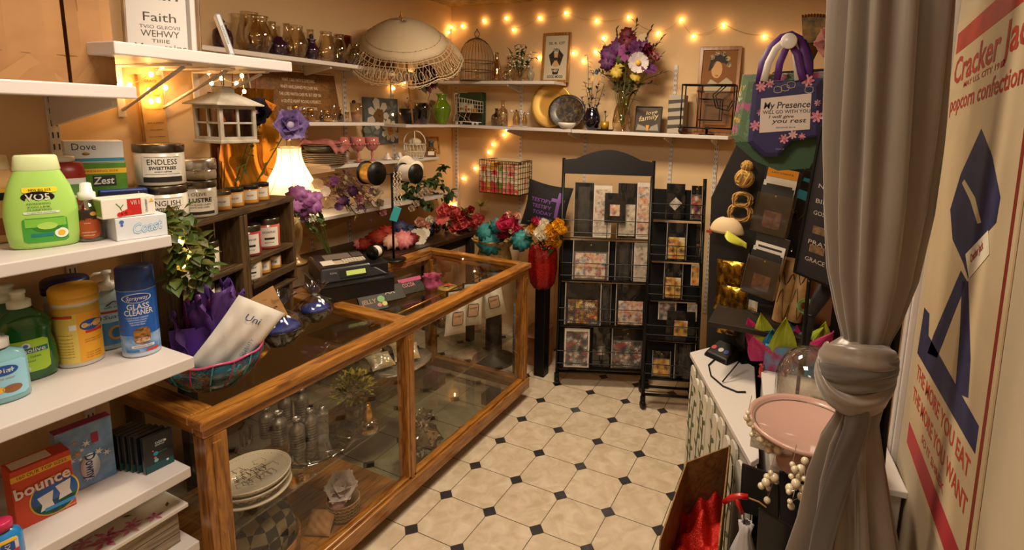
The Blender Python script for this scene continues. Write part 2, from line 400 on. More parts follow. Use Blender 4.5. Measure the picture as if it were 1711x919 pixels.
def bracket_arm(name,parent,x0,x1,y,z,mt):
 b=B();b.add([(x0,y-.006,z),(x1,y-.006,z),(x1,y-.006,z-.02),(x0+.02,y-.006,z-.075),(x0,y-.006,z-.075),(x0,y+.006,z),(x1,y+.006,z),(x1,y+.006,z-.02),(x0+.02,y+.006,z-.075),(x0,y+.006,z-.075)],[(0,1,2,3,4),(9,8,7,6,5),(0,5,6,1),(1,6,7,2),(2,7,8,3),(3,8,9,4),(4,9,5,0)])
 o=b.build(name,mt,parent,bev=.001);return o
SLOT=mat('#3a3226',.6)
def standard(label,x,y,z0,z1,nx,ny,group='slotted white shelf standards'):
 """slotted upright screwed to a wall; (nx, ny) points into the room"""
 t=thing('shelf_standard',label,'shelf standard',(x,y,z0),math.atan2(nx,-ny),group)
 b=B().box((0,-.005,(z1-z0)/2),(.024,.010,z1-z0));b.build('channel',SHW,t,bev=.0015)
 b=B()
 k=int((z1-z0)/.032)
 for i in range(k):
  for sx in(-.0055,.0055):b.box((sx,-.0103,.02+i*.032),(.003,.0012,.016))
 b.build('slots',SLOT,t)
 return t
standard('slotted white upright on the wall below the paper bag shelf',NW,.739,.2,1.755,1,0)
bracket_arm('shelf_bracket',None,NW+.0101,-1.585,.739,ZA-.0305,SHW)
for z,lab in((ZA,None),):
 o=bpy.data.objects['shelf_bracket'];tag(o,'deep white bracket under the paper bag shelf','shelf bracket','brackets under the entrance shelves')
for z,nm in((ZB,'shampoo shelf'),(ZC,'aerosol can shelf'),(ZD,'dryer sheet box shelf')):
 o=bracket_arm('shelf_bracket',None,NW+.0101,-1.6,.739,z-.0305-(.003 if z==ZC else 0),SHW)
 tag(o,'white bracket under the '+nm,'shelf bracket','brackets under the entrance shelves')
def strut(label,y,x1,zb,zt=ZT-.031):
 t=thing('strut_bracket',label,'shelf bracket',(NW,y,zt),0,'folding strut brackets under the faith sign shelf')
 B().box((.004,0,(zb-zt)/2-.012),(.006,.02,zt-zb+.02)).build('wall_plate',SHW,t,bev=.002)
 B().box(((x1-NW)/2,0,-.004),(x1-NW,.014,.006)).build('arm',SHW,t,bev=.001)
 B().tube([(.010,0,zb-zt),(x1-NW-.03,0,-.010)],.005,8).build('strut',SHW,t)
 return t
strut('white strut bracket at the paper bag end of the faith sign shelf',.90,-1.55,1.70)
strut('white strut bracket halfway along the faith sign shelf',1.01,-1.54,1.71)
strut('white strut bracket at the lantern end of the faith sign shelf',1.115,-1.54,1.72)
# -- shelves on the far walls --
FX=-2.50
def fshelf(label,a,bb,grp):return tag(B().span(a,bb).build('wall_shelf',SHW,bev=.002),label,'shelf',grp)
gl_,gb_='white shelves along the side wall behind the counter','white shelves along the end wall'
LS1,LS2,LS3,LS4=1.985,1.65,1.405,1.115
fshelf('long top white shelf carrying the clear glass vases',(LW+.03,1.14,LS1-.022),(FX,3.0,LS1),gl_)
fshelf('white shelf carrying the perfume bottles and wooden verse sign',(LW+.03,1.95,LS2-.02),(FX,2.585,LS2),gl_)
fshelf('white shelf carrying the plate stack and pink goblets',(LW+.03,2.16,LS3-.02),(FX,3.12,LS3),gl_)
fshelf('lowest white shelf draped with greenery and white flowers',(LW+.03,2.05,LS4-.02),(FX,3.34,LS4),gl_)
BY=3.37
fshelf('short white corner shelf under the parasol handle and dark planter',(LW+.03,2.78,1.618),(FX,3.365,1.638),gl_)
BS1,BS2=1.968,1.638
fshelf('upper white shelf carrying the wire birdcage',(LW+.02,BY,BS1-.022),(-1.70,BW-.03,BS1),gb_)
o=fshelf('long white shelf carrying the green vase and golden plate',(LW+.02,BY,BS2-.022),(-1.56,BW-.03,BS2),gb_)
o=fshelf('white shelf section carrying the tall flower bouquet vase',(-1.553,BY,BS2-.024),(-.488,BW-.03,BS2-.002),gb_)
for i,(x,z0,z1,lab)in enumerate(((-2.70,.5,2.0,'nearest the room corner'),(-2.09,.4,2.0,'behind the wire basket'),(-1.54,.4,1.62,'above the arched card rack'),(-.895,.4,2.09,'rising beside the bouquet'),(-.59,.4,1.62,'beside the black curtain'))):
 standard('slotted upright on the end wall '+lab,x,BW,z0,z1,0,-1,'slotted uprights on the end wall')
for i,(y,lab)in enumerate(((2.21,'behind the perfume bottles'),(2.5,'behind the plate stack'),(2.92,'behind the pink goblets'))):
 standard('slotted upright on the side wall '+lab,LW,y,.85,1.98,1,0,'slotted uprights on the side wall')
def fbr(label,p,q,grp='white brackets under the far shelves'):
 p,q=Vector(p),Vector(q);d=q-p;t=d.normalized();s=Vector((-t.y,t.x,0))*.005;L=d.length
 b=B();pr=[(0,0),(L,0),(L,-.014),(.02,-.05),(0,-.05)]
 vs=[p+t*a+Vector((0,0,h))+s for a,h in pr]+[p+t*a+Vector((0,0,h))-s for a,h in pr]
 b.add(vs,[(0,1,2,3,4),(9,8,7,6,5)]+[(i,5+i,5+(i+1)%5,(i+1)%5)for i in range(5)])
 return tag(b.build('shelf_bracket',SHW,bev=.001),label,'shelf bracket',grp)
for y,lab in((2.21,'bottle row'),(2.5,'middle upright'),(2.92,'goblet end')):
 for z,zl in((LS1-.0225,'vase shelf'),(LS3-.0205,'plate shelf')):
  fbr('white bracket under the %s at the %s'%(zl,lab),(LW+.011,y,z),(FX-.02,y,z))
for x,lab in((-2.09,'wire basket'),(-1.585,'golden plate'),(-.895,'bouquet'),(-.59,'wire lantern')):
 fbr('white bracket under the end wall shelf below the '+lab if lab!='wire basket' else 'white bracket above the wire basket',(x,BW-.011,BS2-.0245),(x,BY+.02,BS2-.0245))
fbr('white bracket under the birdcage shelf',(-2.09,BW-.011,BS1-.0225),(-2.09,BY+.02,BS1-.0225))
# -- card racks --
class Plane:
 """leaning front plane of a rack: u across, v up, n towards the viewer"""
 def __init__(s,p0,p1,lean):
  s.o=Vector(p0);s.u=(Vector(p1)-s.o);s.w=s.u.length;s.u.normalize()
  n0=s.u.cross(Vector((0,0,1)));s.v=(Vector((0,0,1))-n0*lean).normalized();s.n=s.u.cross(s.v)
  if s.n.dot(EYEP-s.o)<0:s.n=-s.n
 def at(s,u,v,n=0):return s.o+s.u*u+s.v*v+s.n*n
 def px(s,px,py):
  r=ray(px,py);t=(s.o-EYEP).dot(s.n)/r.dot(s.n);p=EYEP+r*t-s.o
  return p.dot(s.u),p.dot(s.v)
 def mat(s,u,v,n=0):
  p=s.at(u,v,n)
  return Matrix(((s.u.x,-s.n.x,s.v.x,p.x),(s.u.y,-s.n.y,s.v.y,p.y),(s.u.z,-s.n.z,s.v.z,p.z),(0,0,0,1)))
def caster(parent,T,name='caster'):
 b=B();b.T=T
 b.lathe([(0,-.012),(.02,-.012),(.026,-.006),(.026,.006),(.02,.012),(0,.012)],16);b.T=T@RT((0,.0,.0))
 b.box((0,.03,0),(.014,.05,.03));return b.build(name,BLACK,parent,bev=.001)
def rack(label,p0,p1,lean,H,tiers,crest,depthb,group='wheeled black card racks',dv=.115):
 P=Plane(p0,p1,lean);t=thing('card_rack',label,'card rack',P.o,0,group);inv=Matrix.Translation(-P.o)
 W=P.w
 for x in(0,W):
  b=B();b.T=inv;b.tube([P.at(x,.05),P.at(x,H)],.011,8)
  b.build('upright',BLACK,t)
 for x,nb in((0,0),(W,0),(0,-depthb),(W,-depthb)):
  p=P.at(x,.035,nb);R=Matrix(((0,0,1),(0,1,0),(1,0,0))).to_4x4()
  p.z=.027
  ang=Matrix.Rotation(math.atan2(P.u.y,P.u.x)+PI/2+.4,4,'Z')@Matrix.Rotation(PI/2,4,'X')
  caster(t,inv@Matrix.Translation(p)@ang)
 b=B();b.T=inv
 for x in(0,W):
  p,q=P.at(x,.07),P.at(x,.07,-depthb);q.z=p.z;b.tube([p,q],.010,8);q2=q.copy();q2.z=.05;b.tube([q,q2],.01,8)
  b.tube([q,P.at(x,H*.72,-.012)],.008,8)
 b.tube([P.at(0,.09),P.at(W,.09)],.009,8)
 b.tube([P.at(0,.07,-depthb),P.at(W,.07,-depthb)],.009,8)
 b.build('base_frame',BLACK,t)
 for i,v in enumerate(tiers):
  b=B();b.T=inv
  b.add([P.at(.01,v-.004,-.002),P.at(W-.01,v-.004,-.002),P.at(W-.01,v-.004,.05),P.at(.01,v-.004,.05),P.at(.01,v,-.002),P.at(W-.01,v,-.002),P.at(W-.01,v,.05),P.at(.01,v,.05)],[(3,2,1,0),(4,5,6,7),(0,1,5,4),(1,2,6,5),(2,3,7,6),(3,0,4,7)])
  b.build('tray',BLACK,t)
  b=B();b.T=inv
  for h in(.035,dv):b.tube([P.at(.0,v+h,.0),P.at(.003,v+h,.056),P.at(W-.003,v+h,.056),P.at(W,v+h,0)],.0028,5)
  for x in(.004,W/2,W-.004):b.tube([P.at(x,v,.056),P.at(x,v+dv,.056)],.002,4)
  b.build('wire_guard',WIREB,t)
  if crest and i==len(tiers)-1:continue
  b=B();b.T=inv
  top=tiers[i+1]if i+1<len(tiers)else H-.05
  b.add([P.at(.012,v,-.006),P.at(W-.012,v,-.006),P.at(W-.012,top-.02,-.006),P.at(.012,top-.02,-.006)],[(0,1,2,3)])
  b.build('back_panel',mat('#070606',.7,spec=.2),t,solid=.004)
 if crest:
  pts=[(0,0),(W,0),(W,.09)]+[(W*(.86-.72*i/14),.10+.062*math.sin(PI*i/14))for i in range(15)]+[(0,.09)]
  b=B();b.T=inv@P.mat(0,H-.10,.012);b.prism(pts,.012);b.build('header_board',mat('#131212',.55,spec=.3),t,bev=.002)
 return P
TV1,TV2=(.125,.40,.69,.965),(.20,.43,.67,.905,1.15)
RK1=rack('tall black card rack with the arched header board',(-1.385,2.885,0),(-.85,3.11,0),.145,1.475,(.125,.40,.69,.965),True,.22)
RK2=rack('narrower black card rack beside the arched one',(-.795,2.86,0),(-.50,2.965,0),.16,1.40,(.20,.43,.67,.905,1.15),False,.2,dv=.09)
SLV=glass('#ffffff',1.3,.06,.5,.3)
CARDB=mat('#090809',.5,spec=.25);CARDW=mat('#d9d0c2',.6);CARDG=mat('#55514c',.6)
CH=['#b8332b','#d88a2a','#e8ddc8','#2c4a86','#20202a','#cf6a5a']
CG=['#d09a32','#e8ddc8','#20202a','#8a5a1d','#b8332b','#f0c860']
CM=['#e8ddc8','#16161a','#8f8a84','#b8332b','#d8d0c4','#30303a']
def prints(i):return(blots('#d8cbb4',CH,55,.5,.55),blots('#3a3633',CG,45,.5,.5),blots('#4a4644',CM,48,.5,.5),blots('#c9bda8',CM,60,.5,.45),blots('#241f1c',CH,50,.5,.5),blots('#cfae62',CG,40,.5,.6))[i%6]
def pack(P,r,style,pr,label,n,group,tv,tilt=0):
 (u0,v0),(u1,v1)=P.px(r[0],r[3]),P.px(r[2],r[1])
 u0,u1=max(u0,.016),min(u1,P.w-.016);v0,v1=min(v0,v1),max(v0,v1);vt=min(tv,key=lambda q:abs(q-v0));v0=vt+.002 if abs(vt-v0)<.085 else v0
 v1=min(v1,min([q for q in tv if q>v0+.02],default=9)-.012)
 w,h=abs(u1-u0),abs(v1-v0)
 t=bpy.data.objects.new('sticker_pack',None);C.objects.link(t);t.matrix_world=P.mat((u0+u1)/2,min(v0,v1),n);tag(t,label,'sticker pack',group)
 if tilt:t.matrix_world=t.matrix_world@RT((0,0,0),(0,tilt,0))
 a,hh=w*.47,h
 if style==0:
  B().span((-a,0,.004),(a,.0012,hh*.97)).build('backing_card',CARDB,t)
  B().span((-a*.86,-.001,hh*.05),(a*.86,-.0001,hh*.60)).build('print',prints(pr),t)
 elif style==1:
  B().span((-a,0,.004),(a,.0012,hh*.97)).build('backing_card',CARDW,t)
  B().span((-a*.88,-.001,hh*.05),(a*.88,-.0001,hh*.9)).build('print',prints(pr),t)
 elif style==2:
  B().span((-a,0,.004),(a,.0012,hh*.97)).build('backing_card',CARDG,t)
  B().span((-a,-.001,hh*.72),(a,-.0001,hh*.97)).build('header_strip',CARDB,t)
  B().ball((0,-.002,hh*.88),.004,8,5).build('sticker_dot',mat('#c9a227',.4),t)
  B().span((-a*.9,-.001,hh*.06),(a*.9,-.0001,hh*.68)).build('print',prints(pr),t)
 elif style==3:
  B().span((-a,0,.004),(a,.0012,hh*.97)).build('backing_card',CARDB,t)
  b=B();b.grid(lambda u,v:((u-.5)*1.2*a,-.004-.003*math.sin(u*7+v*4),hh*(.1+.8*v)),6,6);b.build('folded_fabric',mat('#2a2826',.5),t)
 else:
  B().span((-a,0,.004),(a,.0012,hh*.97)).build('backing_card',CARDB,t)
  b=B();b.T=RT((0,-.0006,hh*.42),(0,.75 if style==5 else 0,0));b.box((0,0,0),(a*.95,.001,a*1.1));b.build('print',prints(pr),t)
 if style in(0,2,3):
  for s in(-1,1):B().span((s*a,-.0012,.004),(s*w*.5,.0006,hh*.99)).build('sleeve_seam',mat('#a39b8f',.35),t)
 b=B();k=rnd.random()*6
 b.grid(lambda u,v:((u-.5)*w,-.0055-.004*math.sin(u*9+k)*math.sin(v*8+k)-.003*math.sin(v*23+u*9+k)*math.sin(u*5),h*v),8,10);b.build('sleeve',SLV,t)
 return t
g1,g2='sticker packs on the arched rack','sticker packs on the narrow rack'
R1=[((958,303,994,378),3,0,'black fabric pack in a wide clear sleeve on the top tier'),((990,308,1024,378),1,3,'pale sticker sheet beside the black pack on the top tier'),((1008,322,1046,372),4,0,'black card with small red print in the middle of the top tier'),((1030,304,1066,378),0,3,'silvery wrapped pack on the top tier'),((1062,303,1088,379),1,0,'narrow cream sticker strip at the end of the top tier'),((956,385,1019,457),2,0,'large black headed pack of red and cream stickers on the second tier'),((1027,386,1058,457),3,0,'plain black pack on the second tier'),((1057,386,1086,457),1,3,'cream sticker strip at the end of the second tier'),((943,459,1006,536),0,1,'black topped pack with a golden print on the third tier'),((1000,468,1022,538),3,2,'narrow dark pack in the middle of the third tier'),((1027,464,1080,540),0,0,'black topped pack with an orange guitar print on the third tier'),((941,543,987,606),1,2,'grey card of silver charms on the bottom tier'),((989,540,1020,614),4,2,'narrow clear pack in the middle of the bottom tier'),((1020,544,1076,616),2,2,'grey card with black chain and shell print on the bottom tier')]
for i,(r,st,pr,lab)in enumerate(R1):pack(RK1,r,st,pr,lab,.010+.014*(i%3),g1,TV1)
R2=[((1111,306,1146,358),5,3,'pack with a tilted square card on the top tier of the narrow rack'),((1152,310,1188,372),2,4,'black headed pack of blue and red charms on the top tier'),((1112,364,1148,414),0,5,'pack with a small yellow and blue print on the second tier'),((1162,366,1190,418),4,1,'dark pack with a golden strip on the second tier'),((1108,420,1142,476),0,5,'black topped pack with a golden band print on the third tier'),((1152,424,1184,476),1,5,'bright pack with a red heart print on the third tier'),((1098,481,1132,534),1,2,'pale card with a grey bird print on the fourth tier'),((1146,485,1180,536),1,3,'white card with an orange bird print on the fourth tier'),((1110,518,1162,580),4,5,'black pack with a cream owl card standing before the others'),((1088,586,1121,638),2,5,'pack with a golden owl print on the bottom tier'),((1124,574,1163,640),3,0,'plain black pack on the bottom tier')]
for i,(r,st,pr,lab)in enumerate(R2):pack(RK2,r,st,pr,lab,.010+.014*(i%3)if i!=8 else .038,g2,TV2)
# -- helpers for goods --
def interp(prof,z):
 for(r0,z0),(r1,z1)in zip(prof,prof[1:]):
  if z1>z0 and z0<=z<=z1:return r0+(r1-r0)*(z-z0)/(z1-z0)
 return prof[-1][0]
def skin(prof,sy,off=.0008):return lambda x,z:-sy*math.sqrt(max((interp(prof,z)+off/sy)**2-x*x,1e-8))
def stext(body,size,mt,parent,x,z,surf,width=None,bold=0,shear=0,name='lettering',rot=0):
 """lettering laid on a curved front: surf(x, z) -> y"""
 o=text(body,size,mt,parent,(0,0,0),(0,0,0),name,bold,shear,1,width)
 c,s=math.cos(rot),math.sin(rot)
 for v in o.data.vertices:
  px,pz=x+v.co.x*c-v.co.y*s,z+v.co.x*s+v.co.y*c
  v.co=(px,surf(px,pz),pz)
 return o
def slabel(mt,parent,x0,x1,z0,z1,surf,name='label',nu=12,nv=6,rnd_=0):
 b=B()
 def f(u,v):
  x,z=x0+(x1-x0)*u,z0+(z1-z0)*v
  if rnd_:
   e=min(1,(1-abs(2*v-1))*(z1-z0)/2/rnd_);k=1-(1-math.sqrt(max(0,1-(1-e)**2)))*rnd_/((x1-x0)/2);x=(x0+x1)/2+(x-(x0+x1)/2)*k
  return(x,surf(x,z),z)
 b.grid(f,nu,nv if not rnd_ else max(nv,14));return b.build(name,mt,parent)
def sdisc(mt,parent,x,z,rx,rz_,surf,name='emblem'):
 b=B();n=20
 vs=[(x,surf(x,z),z)]+[(x+rx*math.cos(2*PI*i/n),surf(x+rx*math.cos(2*PI*i/n),z),z+rz_*math.sin(2*PI*i/n))for i in range(n)]
 b.add(vs,[(0,1+i,1+(i+1)%n)for i in range(n)]);return b.build(name,mt,parent)
def flat(y=-.0006):return lambda x,z:y
def dec(t,x0,x1,z0,z1,mt,y=-.0006,name='label'):
 b=B().span((x0,y,z0),(x1,y+.0004,z1));return b.build(name,mt,t)
def gbox(name,label,cat,pl,pr,z,h,d,mt,group=None,bev=.0015,body='carton'):
 """carton whose lower front edge runs between two sighted points on a shelf"""
 a,c=oz(pl[0],pl[1],z),oz(pr[0],pr[1],z);mid=(a+c)/2;u=(c-a);w=u.length
 t=thing(name,label,cat,mid,math.atan2(u.y,u.x),group)
 b=B().span((-w/2,0,.0004),(w/2,d,h));b.build(body,mt,t,bev=bev)
 return t,w
def col(c,r=.45,**k):return mat(c,r,**k)
# -- paper bags --
KRAFT=mat('#94673a',.75,0,(7,'#a97c4b'),bump=.15);KRAFTD=mat('#7b5229',.75)
def paper_bag(label,x,y,w,d,h,rz):
 t=thing('paper_bag',label,'paper bag',(x,y,ZA+.0005),rz,'brown paper bags on the top shelf')
 def side(u,v):
  k=u*4;bulge=.006*math.sin(v*3+k)
  P_=[(-w/2,0),(w/2,0),(w/2-.018*v,d/2),(w/2,d),(-w/2,d),(-w/2+.018*v,d/2)]
  n=len(P_);q=u*n;i=int(q)%n;f=q-int(q);a,b_=P_[i],P_[(i+1)%n]
  return(a[0]+(b_[0]-a[0])*f,a[1]+(b_[1]-a[1])*f-(bulge if i==0 and 0<f<1 else 0),h*v)
 b=B();b.grid(side,24,12,False,True);b.add([(-w/2,0,0),(w/2,0,0),(w/2,d,0),(-w/2,d,0)],[(3,2,1,0)])
 b.build('bag_body',KRAFT,t)
 b=B();z0=.062;y_=-.0035
 b.add([(-w/2+.003,y_+.002,.004),(0,y_-.002,z0),(w/2-.003,y_+.002,.004)],[(0,1,2)]);b.build('bottom_fold',mat('#a47848',.75),t)
 b=B()
 b.tube([(-w*.5,-.001,z0+.004),(0,-.004,z0+.002),(w*.5,-.001,z0+.004)],.0012,4)
 b.tube([(-w*.22,-.002,z0+.004),(-w*.24,-.006,h*.6),(-w*.22,-.001,h)],.0011,4)
 b.build('crease',KRAFTD,t)
 return t
p=ox(52,137,-1.645);paper_bag('brown paper bag filling the top corner at the end of the shelf',-1.645,p.y,.13,.085,.36,PI/2-.12)
p=ox(141,137,-1.62);p.y+=.022;paper_bag('brown paper bag beside the framed faith sign',-1.62,p.y,.082,.085,.33,PI/2-.25)
# -- framed sign --
def framed(name,label,cat,loc,rz,lean,w,h,bar,mframe,mpanel,dep=.016,group=None,matw=0,mmat=None):
 t=thing(name,label,cat,loc,rz,group,rot=(-lean,0,rz))
 b=B()
 b.span((-w/2,0,0),(-w/2+bar,dep,h));b.span((w/2-bar,0,0),(w/2,dep,h));b.span((-w/2+bar,0,0),(w/2-bar,dep,bar));b.span((-w/2+bar,0,h-bar),(w/2-bar,dep,h))
 b.build('frame',mframe,t,bev=.002)
 B().span((-w/2+bar,dep*.45,bar),(w/2-bar,dep*.9,h-bar)).build('panel',mpanel,t)
 return t
FR=wood('#8d6a40','#5b3f20','z',.45)
p=ox(272,76,-1.70)
fs=framed('framed_sign','wooden framed white faith sign leaning on the small shelf','sign',(-1.70,p.y,ZT+.0005),facing((-1.70,p.y))-.20,.13,.178,.24,.009,FR,mat('#d9d4cc',.5))
y=.0068
for s,z,sz,wd in(('Faith',.100,.036,.075),('TVIO GLIIOVII',.073,.014,.092),('WEHWY',.054,.026,.088),('TIIIIE',.034,.014,.042),('Mountains',.017,.024,.118)):
 text(s,sz,mat('#4b463c',.6),fs,(-.006,y,z),width=wd)
text('Can',.05,mat('#4b463c',.6),fs,(-.006,y,.165),width=.09)
B().span((.058,.004,.009),(.066,.0068,.231)).build('inner_strip',mat('#8c8377',.5),fs)
p=oz(408,96,ZT)if False else ox(405,96,-1.535)
bk=thing('silver_book','silver edged book standing askew at the end of the small shelf','book',(-1.545,p.y-.02,ZT+.0005),facing(p)+.1,rot=(0,-.26,facing(p)+.1))
B().span((-.007,0,.004),(.007,.06,.118)).build('cover',mat('#b9c0c8',.15,.7),bk,bev=.003)
B().span((-.0045,-.001,.008),(.0045,.001,.114)).build('spine',mat('#e3e6ea',.2,.4),bk,bev=.001)
text('MOUNTAINS',.006,INK,bk,(0,-.0014,.06),rot=(PI/2,-PI/2,0),width=.05)
# -- shampoo bottles --
def shampoo(label,p,rz,cbody,ccap,front,s=1.0,group='flat shampoo bottles'):
 t=thing('shampoo_bottle',label,'bottle',p,rz,group,scale=s)
 prof=[(0,.001),(.050,.001),(.055,.006),(.058,.03),(.060,.07),(.057,.10),(.049,.135),(.041,.156),(.036,.168)]
 sy=.5
 B().lathe(prof,32,(0,0,0),1,sy).build('body',cbody,t)
 B().lathe([(.036,.1682),(.0375,.171),(.034,.198),(.031,.2015),(0,.2025)],28,(0,0,0),1,sy).build('cap',ccap,t)
 S=skin(prof,sy);S2=skin(prof,sy,.0014);S3=skin(prof,sy,.002)
 front(t,S,S2,S3)
 return t
def vo5(t,S,S2,S3):
 slabel(col('#3f9a35'),t,-.034,.036,.014,.068,S,rnd_=.006);slabel(col('#7cc243'),t,-.030,.034,.048,.066,S2,'label_band')
 sdisc(col('#2f7d2c'),t,.004,.05,.024,.013,S2);sdisc(col('#a9d65e'),t,.004,.05,.016,.008,S3)
 sdisc(col('#e8efe0'),t,.025,.032,.011,.011,S2);sdisc(col('#e8b92e'),t,.025,.032,.006,.006,S3)
 slabel(col('#157a78'),t,-.022,.012,.027,.034,S2,'label_band')
 slabel(col('#d9e6cf'),t,-.03,.026,.077,.082,S,'label_band',rnd_=.002)
 sdisc(mat('#141416',.3),t,-.005,.113,.026,.0125,S,'badge');slabel(col('#f0d62a'),t,-.028,.026,.122,.134,S,'label_band',rnd_=.004)
 stext('VO5',.021,WHITE,t,-.005,.1125,S2,.038,.012);stext('NEW BIG SIZE',.007,INK,t,-.001,.128,S2,.034)
 for z,w_,s in((.099,.036,'REFRESHING'),(.092,.034,'KIWI LIME'),(.086,.038,'CLARIFYING')):stext(s,.005,col('#2d5c22'),t,-.005,z,S2,w_)
 stext('CLARIFYING SHAMPOO',.003,col('#2d5c22'),t,-.002,.0795,S2,.044)
p=oz(78,411,ZB)
shampoo('green flat shampoo bottle with a frosted cap on the white shelf',(p.x,p.y,ZB+.0005),facing(p)+.05,mat('#9fce62',.3,n=(6,'#a9d468')),mat('#d3dfa8',.35),vo5,1.05)
def tanf(t,S,S2,S3):
 slabel(mat('#141416',.4),t,-.02,.03,.10,.118,S,'badge',rnd_=.004);slabel(col('#e0b02e'),t,-.03,.03,.117,.126,S2,'label_band');slabel(mat('#8a4a26',.5),t,-.03,.03,.02,.06,S,rnd_=.005)
p=oz(22,408,ZB);p.x-=.05
shampoo('tan flat shampoo bottle half hidden behind the green one',(p.x,p.y-.01,ZB+.0005),facing(p)+.05,mat('#cda26a',.3),mat('#dcc9a2',.35),tanf,1.02)
p=Vector((-1.74,.60,ZB+.0005));q=ox(108,300,-1.74)
t=thing('lotion_bottle','white bottle with a broad dark red cap behind the green shampoo','bottle',(-1.74,q.y,ZB+.0005),facing(q))
prof=[(0,.001),(.037,.001),(.04,.006),(.04,.14)]
B().lathe(prof,28,sy=.62).build('body',mat('#d8d6d0',.35),t);B().lathe([(.0402,.14),(.041,.142),(.037,.18),(0,.181)],28,sy=.62).build('cap',mat('#8c1f16',.35),t)
B().lathe([(.022,.181),(.024,.183),(.023,.195),(0,.197)],24,sy=.7).build('cap_top',mat('#dcdad4',.3),t)
S=skin(prof,.62);slabel(col('#5b8a4a'),t,-.01,.028,.098,.125,S);slabel(col('#8f1c2a'),t,-.012,.03,.055,.09,S,'label_band')
p=oz(143,403,ZB)
t=thing('spray_bottle','small clear spray bottle with an orange label and white top','bottle',(p.x,p.y+.012,ZB+.0005),facing(p))
prof=[(0,.001),(.023,.001),(.026,.005),(.026,.075),(.022,.088),(.012,.098),(.012,.104)]
B().lathe(prof,28).build('glass_body',glass('#d9d6c6',1,.03,.6),t);B().lathe([(0,.008),(.0235,.008),(.0235,.072),(0,.073)],24).build('liquid',mat('#6a4426',.2),t)
B().lathe([(.0135,.100),(.0165,.102),(.0165,.118),(.012,.121),(.0105,.140),(.006,.142),(0,.142)],24).build('spray_top',mat('#e6e2dc',.4),t)
S=skin(prof,1);S2=skin(prof,1,.0013)
slabel(mat('#2a1a12',.5),t,-.024,.024,.052,.078,S,'label_band');slabel(mat('#a3491c',.5),t,-.021,.018,.010,.058,S,rnd_=.012)
sdisc(mat('#c9973e',.5),t,.008,.069,.006,.005,S2);stext('LAVENDER HONEY',.004,CREAM,t,-.003,.024,S2,.026);stext('ROOM & LINEN',.004,CREAM,t,-.003,.017,S2,.020);stext('sweet',.004,CREAM,t,-.004,.047,S2,.012)
CB=mat('#d7dbe2',.35)
t,w_=gbox('soap_box','white soap carton with blue slanted lettering on the shelf edge','box',(196,404),(281,392),ZB,.056,.075,CB)
text('Coast',.036,col('#5f9fd0'),t,(.008,-.0006,.027),width=.062,shear=.3,bold=.03,rot=(PI/2,-.12,0));text('Coast',.036,col('#cfe4f2'),t,(.008,-.0010,.027),width=.060,shear=.3,rot=(PI/2,-.12,0))
b=B();b.T=RT((-w_/2+.012,-.0006,.047),(PI/2,0,0));b.cyl((0,0,0),.0045,.0005,14);b.build('emblem',col('#3f6fae'),t)
b=B();b.T=RT((-w_/2+.012,-.0006,.039),(PI/2,0,0));b.cyl((0,0,0),.0028,.0005,14);b.build('emblem',col('#3f6fae'),t)
coast=t
t2,w2=gbox('soap_box','white soap carton tucked behind the one with blue slanted lettering','box',(168,396),(190,400),ZB,.05,.07,CB)
ang=coast.rotation_euler.z
def ontop(name,label,cat,base,dx,dy,z,w,h,d,mt,rz=0):
 c,s=math.cos(base.rotation_euler.z),math.sin(base.rotation_euler.z);l=base.location
 t=thing(name,label,cat,(l.x+dx*c-dy*s,l.y+dx*s+dy*c,z+.0005),base.rotation_euler.z+rz)
 B().span((-w/2,0,0),(w/2,d,h)).build('carton',mt,t,bev=.0015);return t
t=ontop('soap_box','white carton with a red panel and strawberries atop the blue lettered soap','box',coast,-.02,.006,ZB+.0565,.108,.048,.06,mat('#e4e0d4',.35),.06)
dec(t,-.004,.024,.004,.044,col('#b8261f'),name='panel');dec(t,.026,.030,.006,.042,col('#ded7c4'),-.0005,'panel')
for x,z,r in((-.012,.010,.007),(-.02,.008,.006),(-.004,.012,.008)):
 b=B();b.T=RT((x,-.0009,z),(PI/2,0,0));b.cyl((0,0,0),r,.0004,14);b.build('strawberry_print',col('#c72a24'),t)
b=B();b.tube([(-.016,-.0008,.018),(-.02,-.0008,.028),(-.026,-.0008,.036)],.0008,4);b.tube([(-.018,-.0008,.024),(-.012,-.0008,.032)],.0008,4);b.build('stalk_print',col('#4f7d2c'),t)
text('STRAWBERRY',.007,INK,t,(.035,-.0006,.024),rot=(PI/2,-PI/2,0),width=.034);text('VII I',.016,WHITE,t,(.012,-.0010,.034),width=.018)
b=B();b.T=RT((.046,-.0008,.036),(PI/2,.5,0));b.cyl((0,0,0),.006,.0004,3);b.build('petal_print',col('#e0b22c'),t)
B().span((-.054,.002,.006),(-.0545,.058,.044)).build('end_panel',col('#7c9a3c'),t)
q=ox(170,330,-1.765)
zt_=thing('soap_box','green and yellow banded soap carton standing on its end','box',(-1.765,q.y,ZB+.0005),facing(q)+.12)
B().span((-.058,0,0),(.058,.05,.172)).build('carton',col('#3d6b1f',.35,n=(14,'#588c26')),zt_,bev=.0015)
dec(zt_,-.0582,.0582,.142,.156,col('#e3b42c'),name='band');dec(zt_,-.014,.034,.108,.137,col('#1c2b1e'),name='badge');text('Zest',.027,WHITE,zt_,(.008,-.0008,.122),width=.044,shear=.15,bold=.02);text('REFRESHING SIZE',.007,col('#7a3c10'),zt_,(0,-.0009,.149),width=.08)
dv=thing('soap_box','white soap carton with a blue band resting on the green one','box',(-1.765,q.y,ZB+.173),facing(q)+.12)
B().span((-.062,0,0),(.056,.056,.058)).build('carton',mat('#d6d9dd',.3),dv,bev=.0015)
text('Dove',.026,col('#2c3c5c'),dv,(-.025,-.0006,.042),width=.048);dec(dv,-.062,.056,.003,.012,col('#2f8aa6'),name='band')
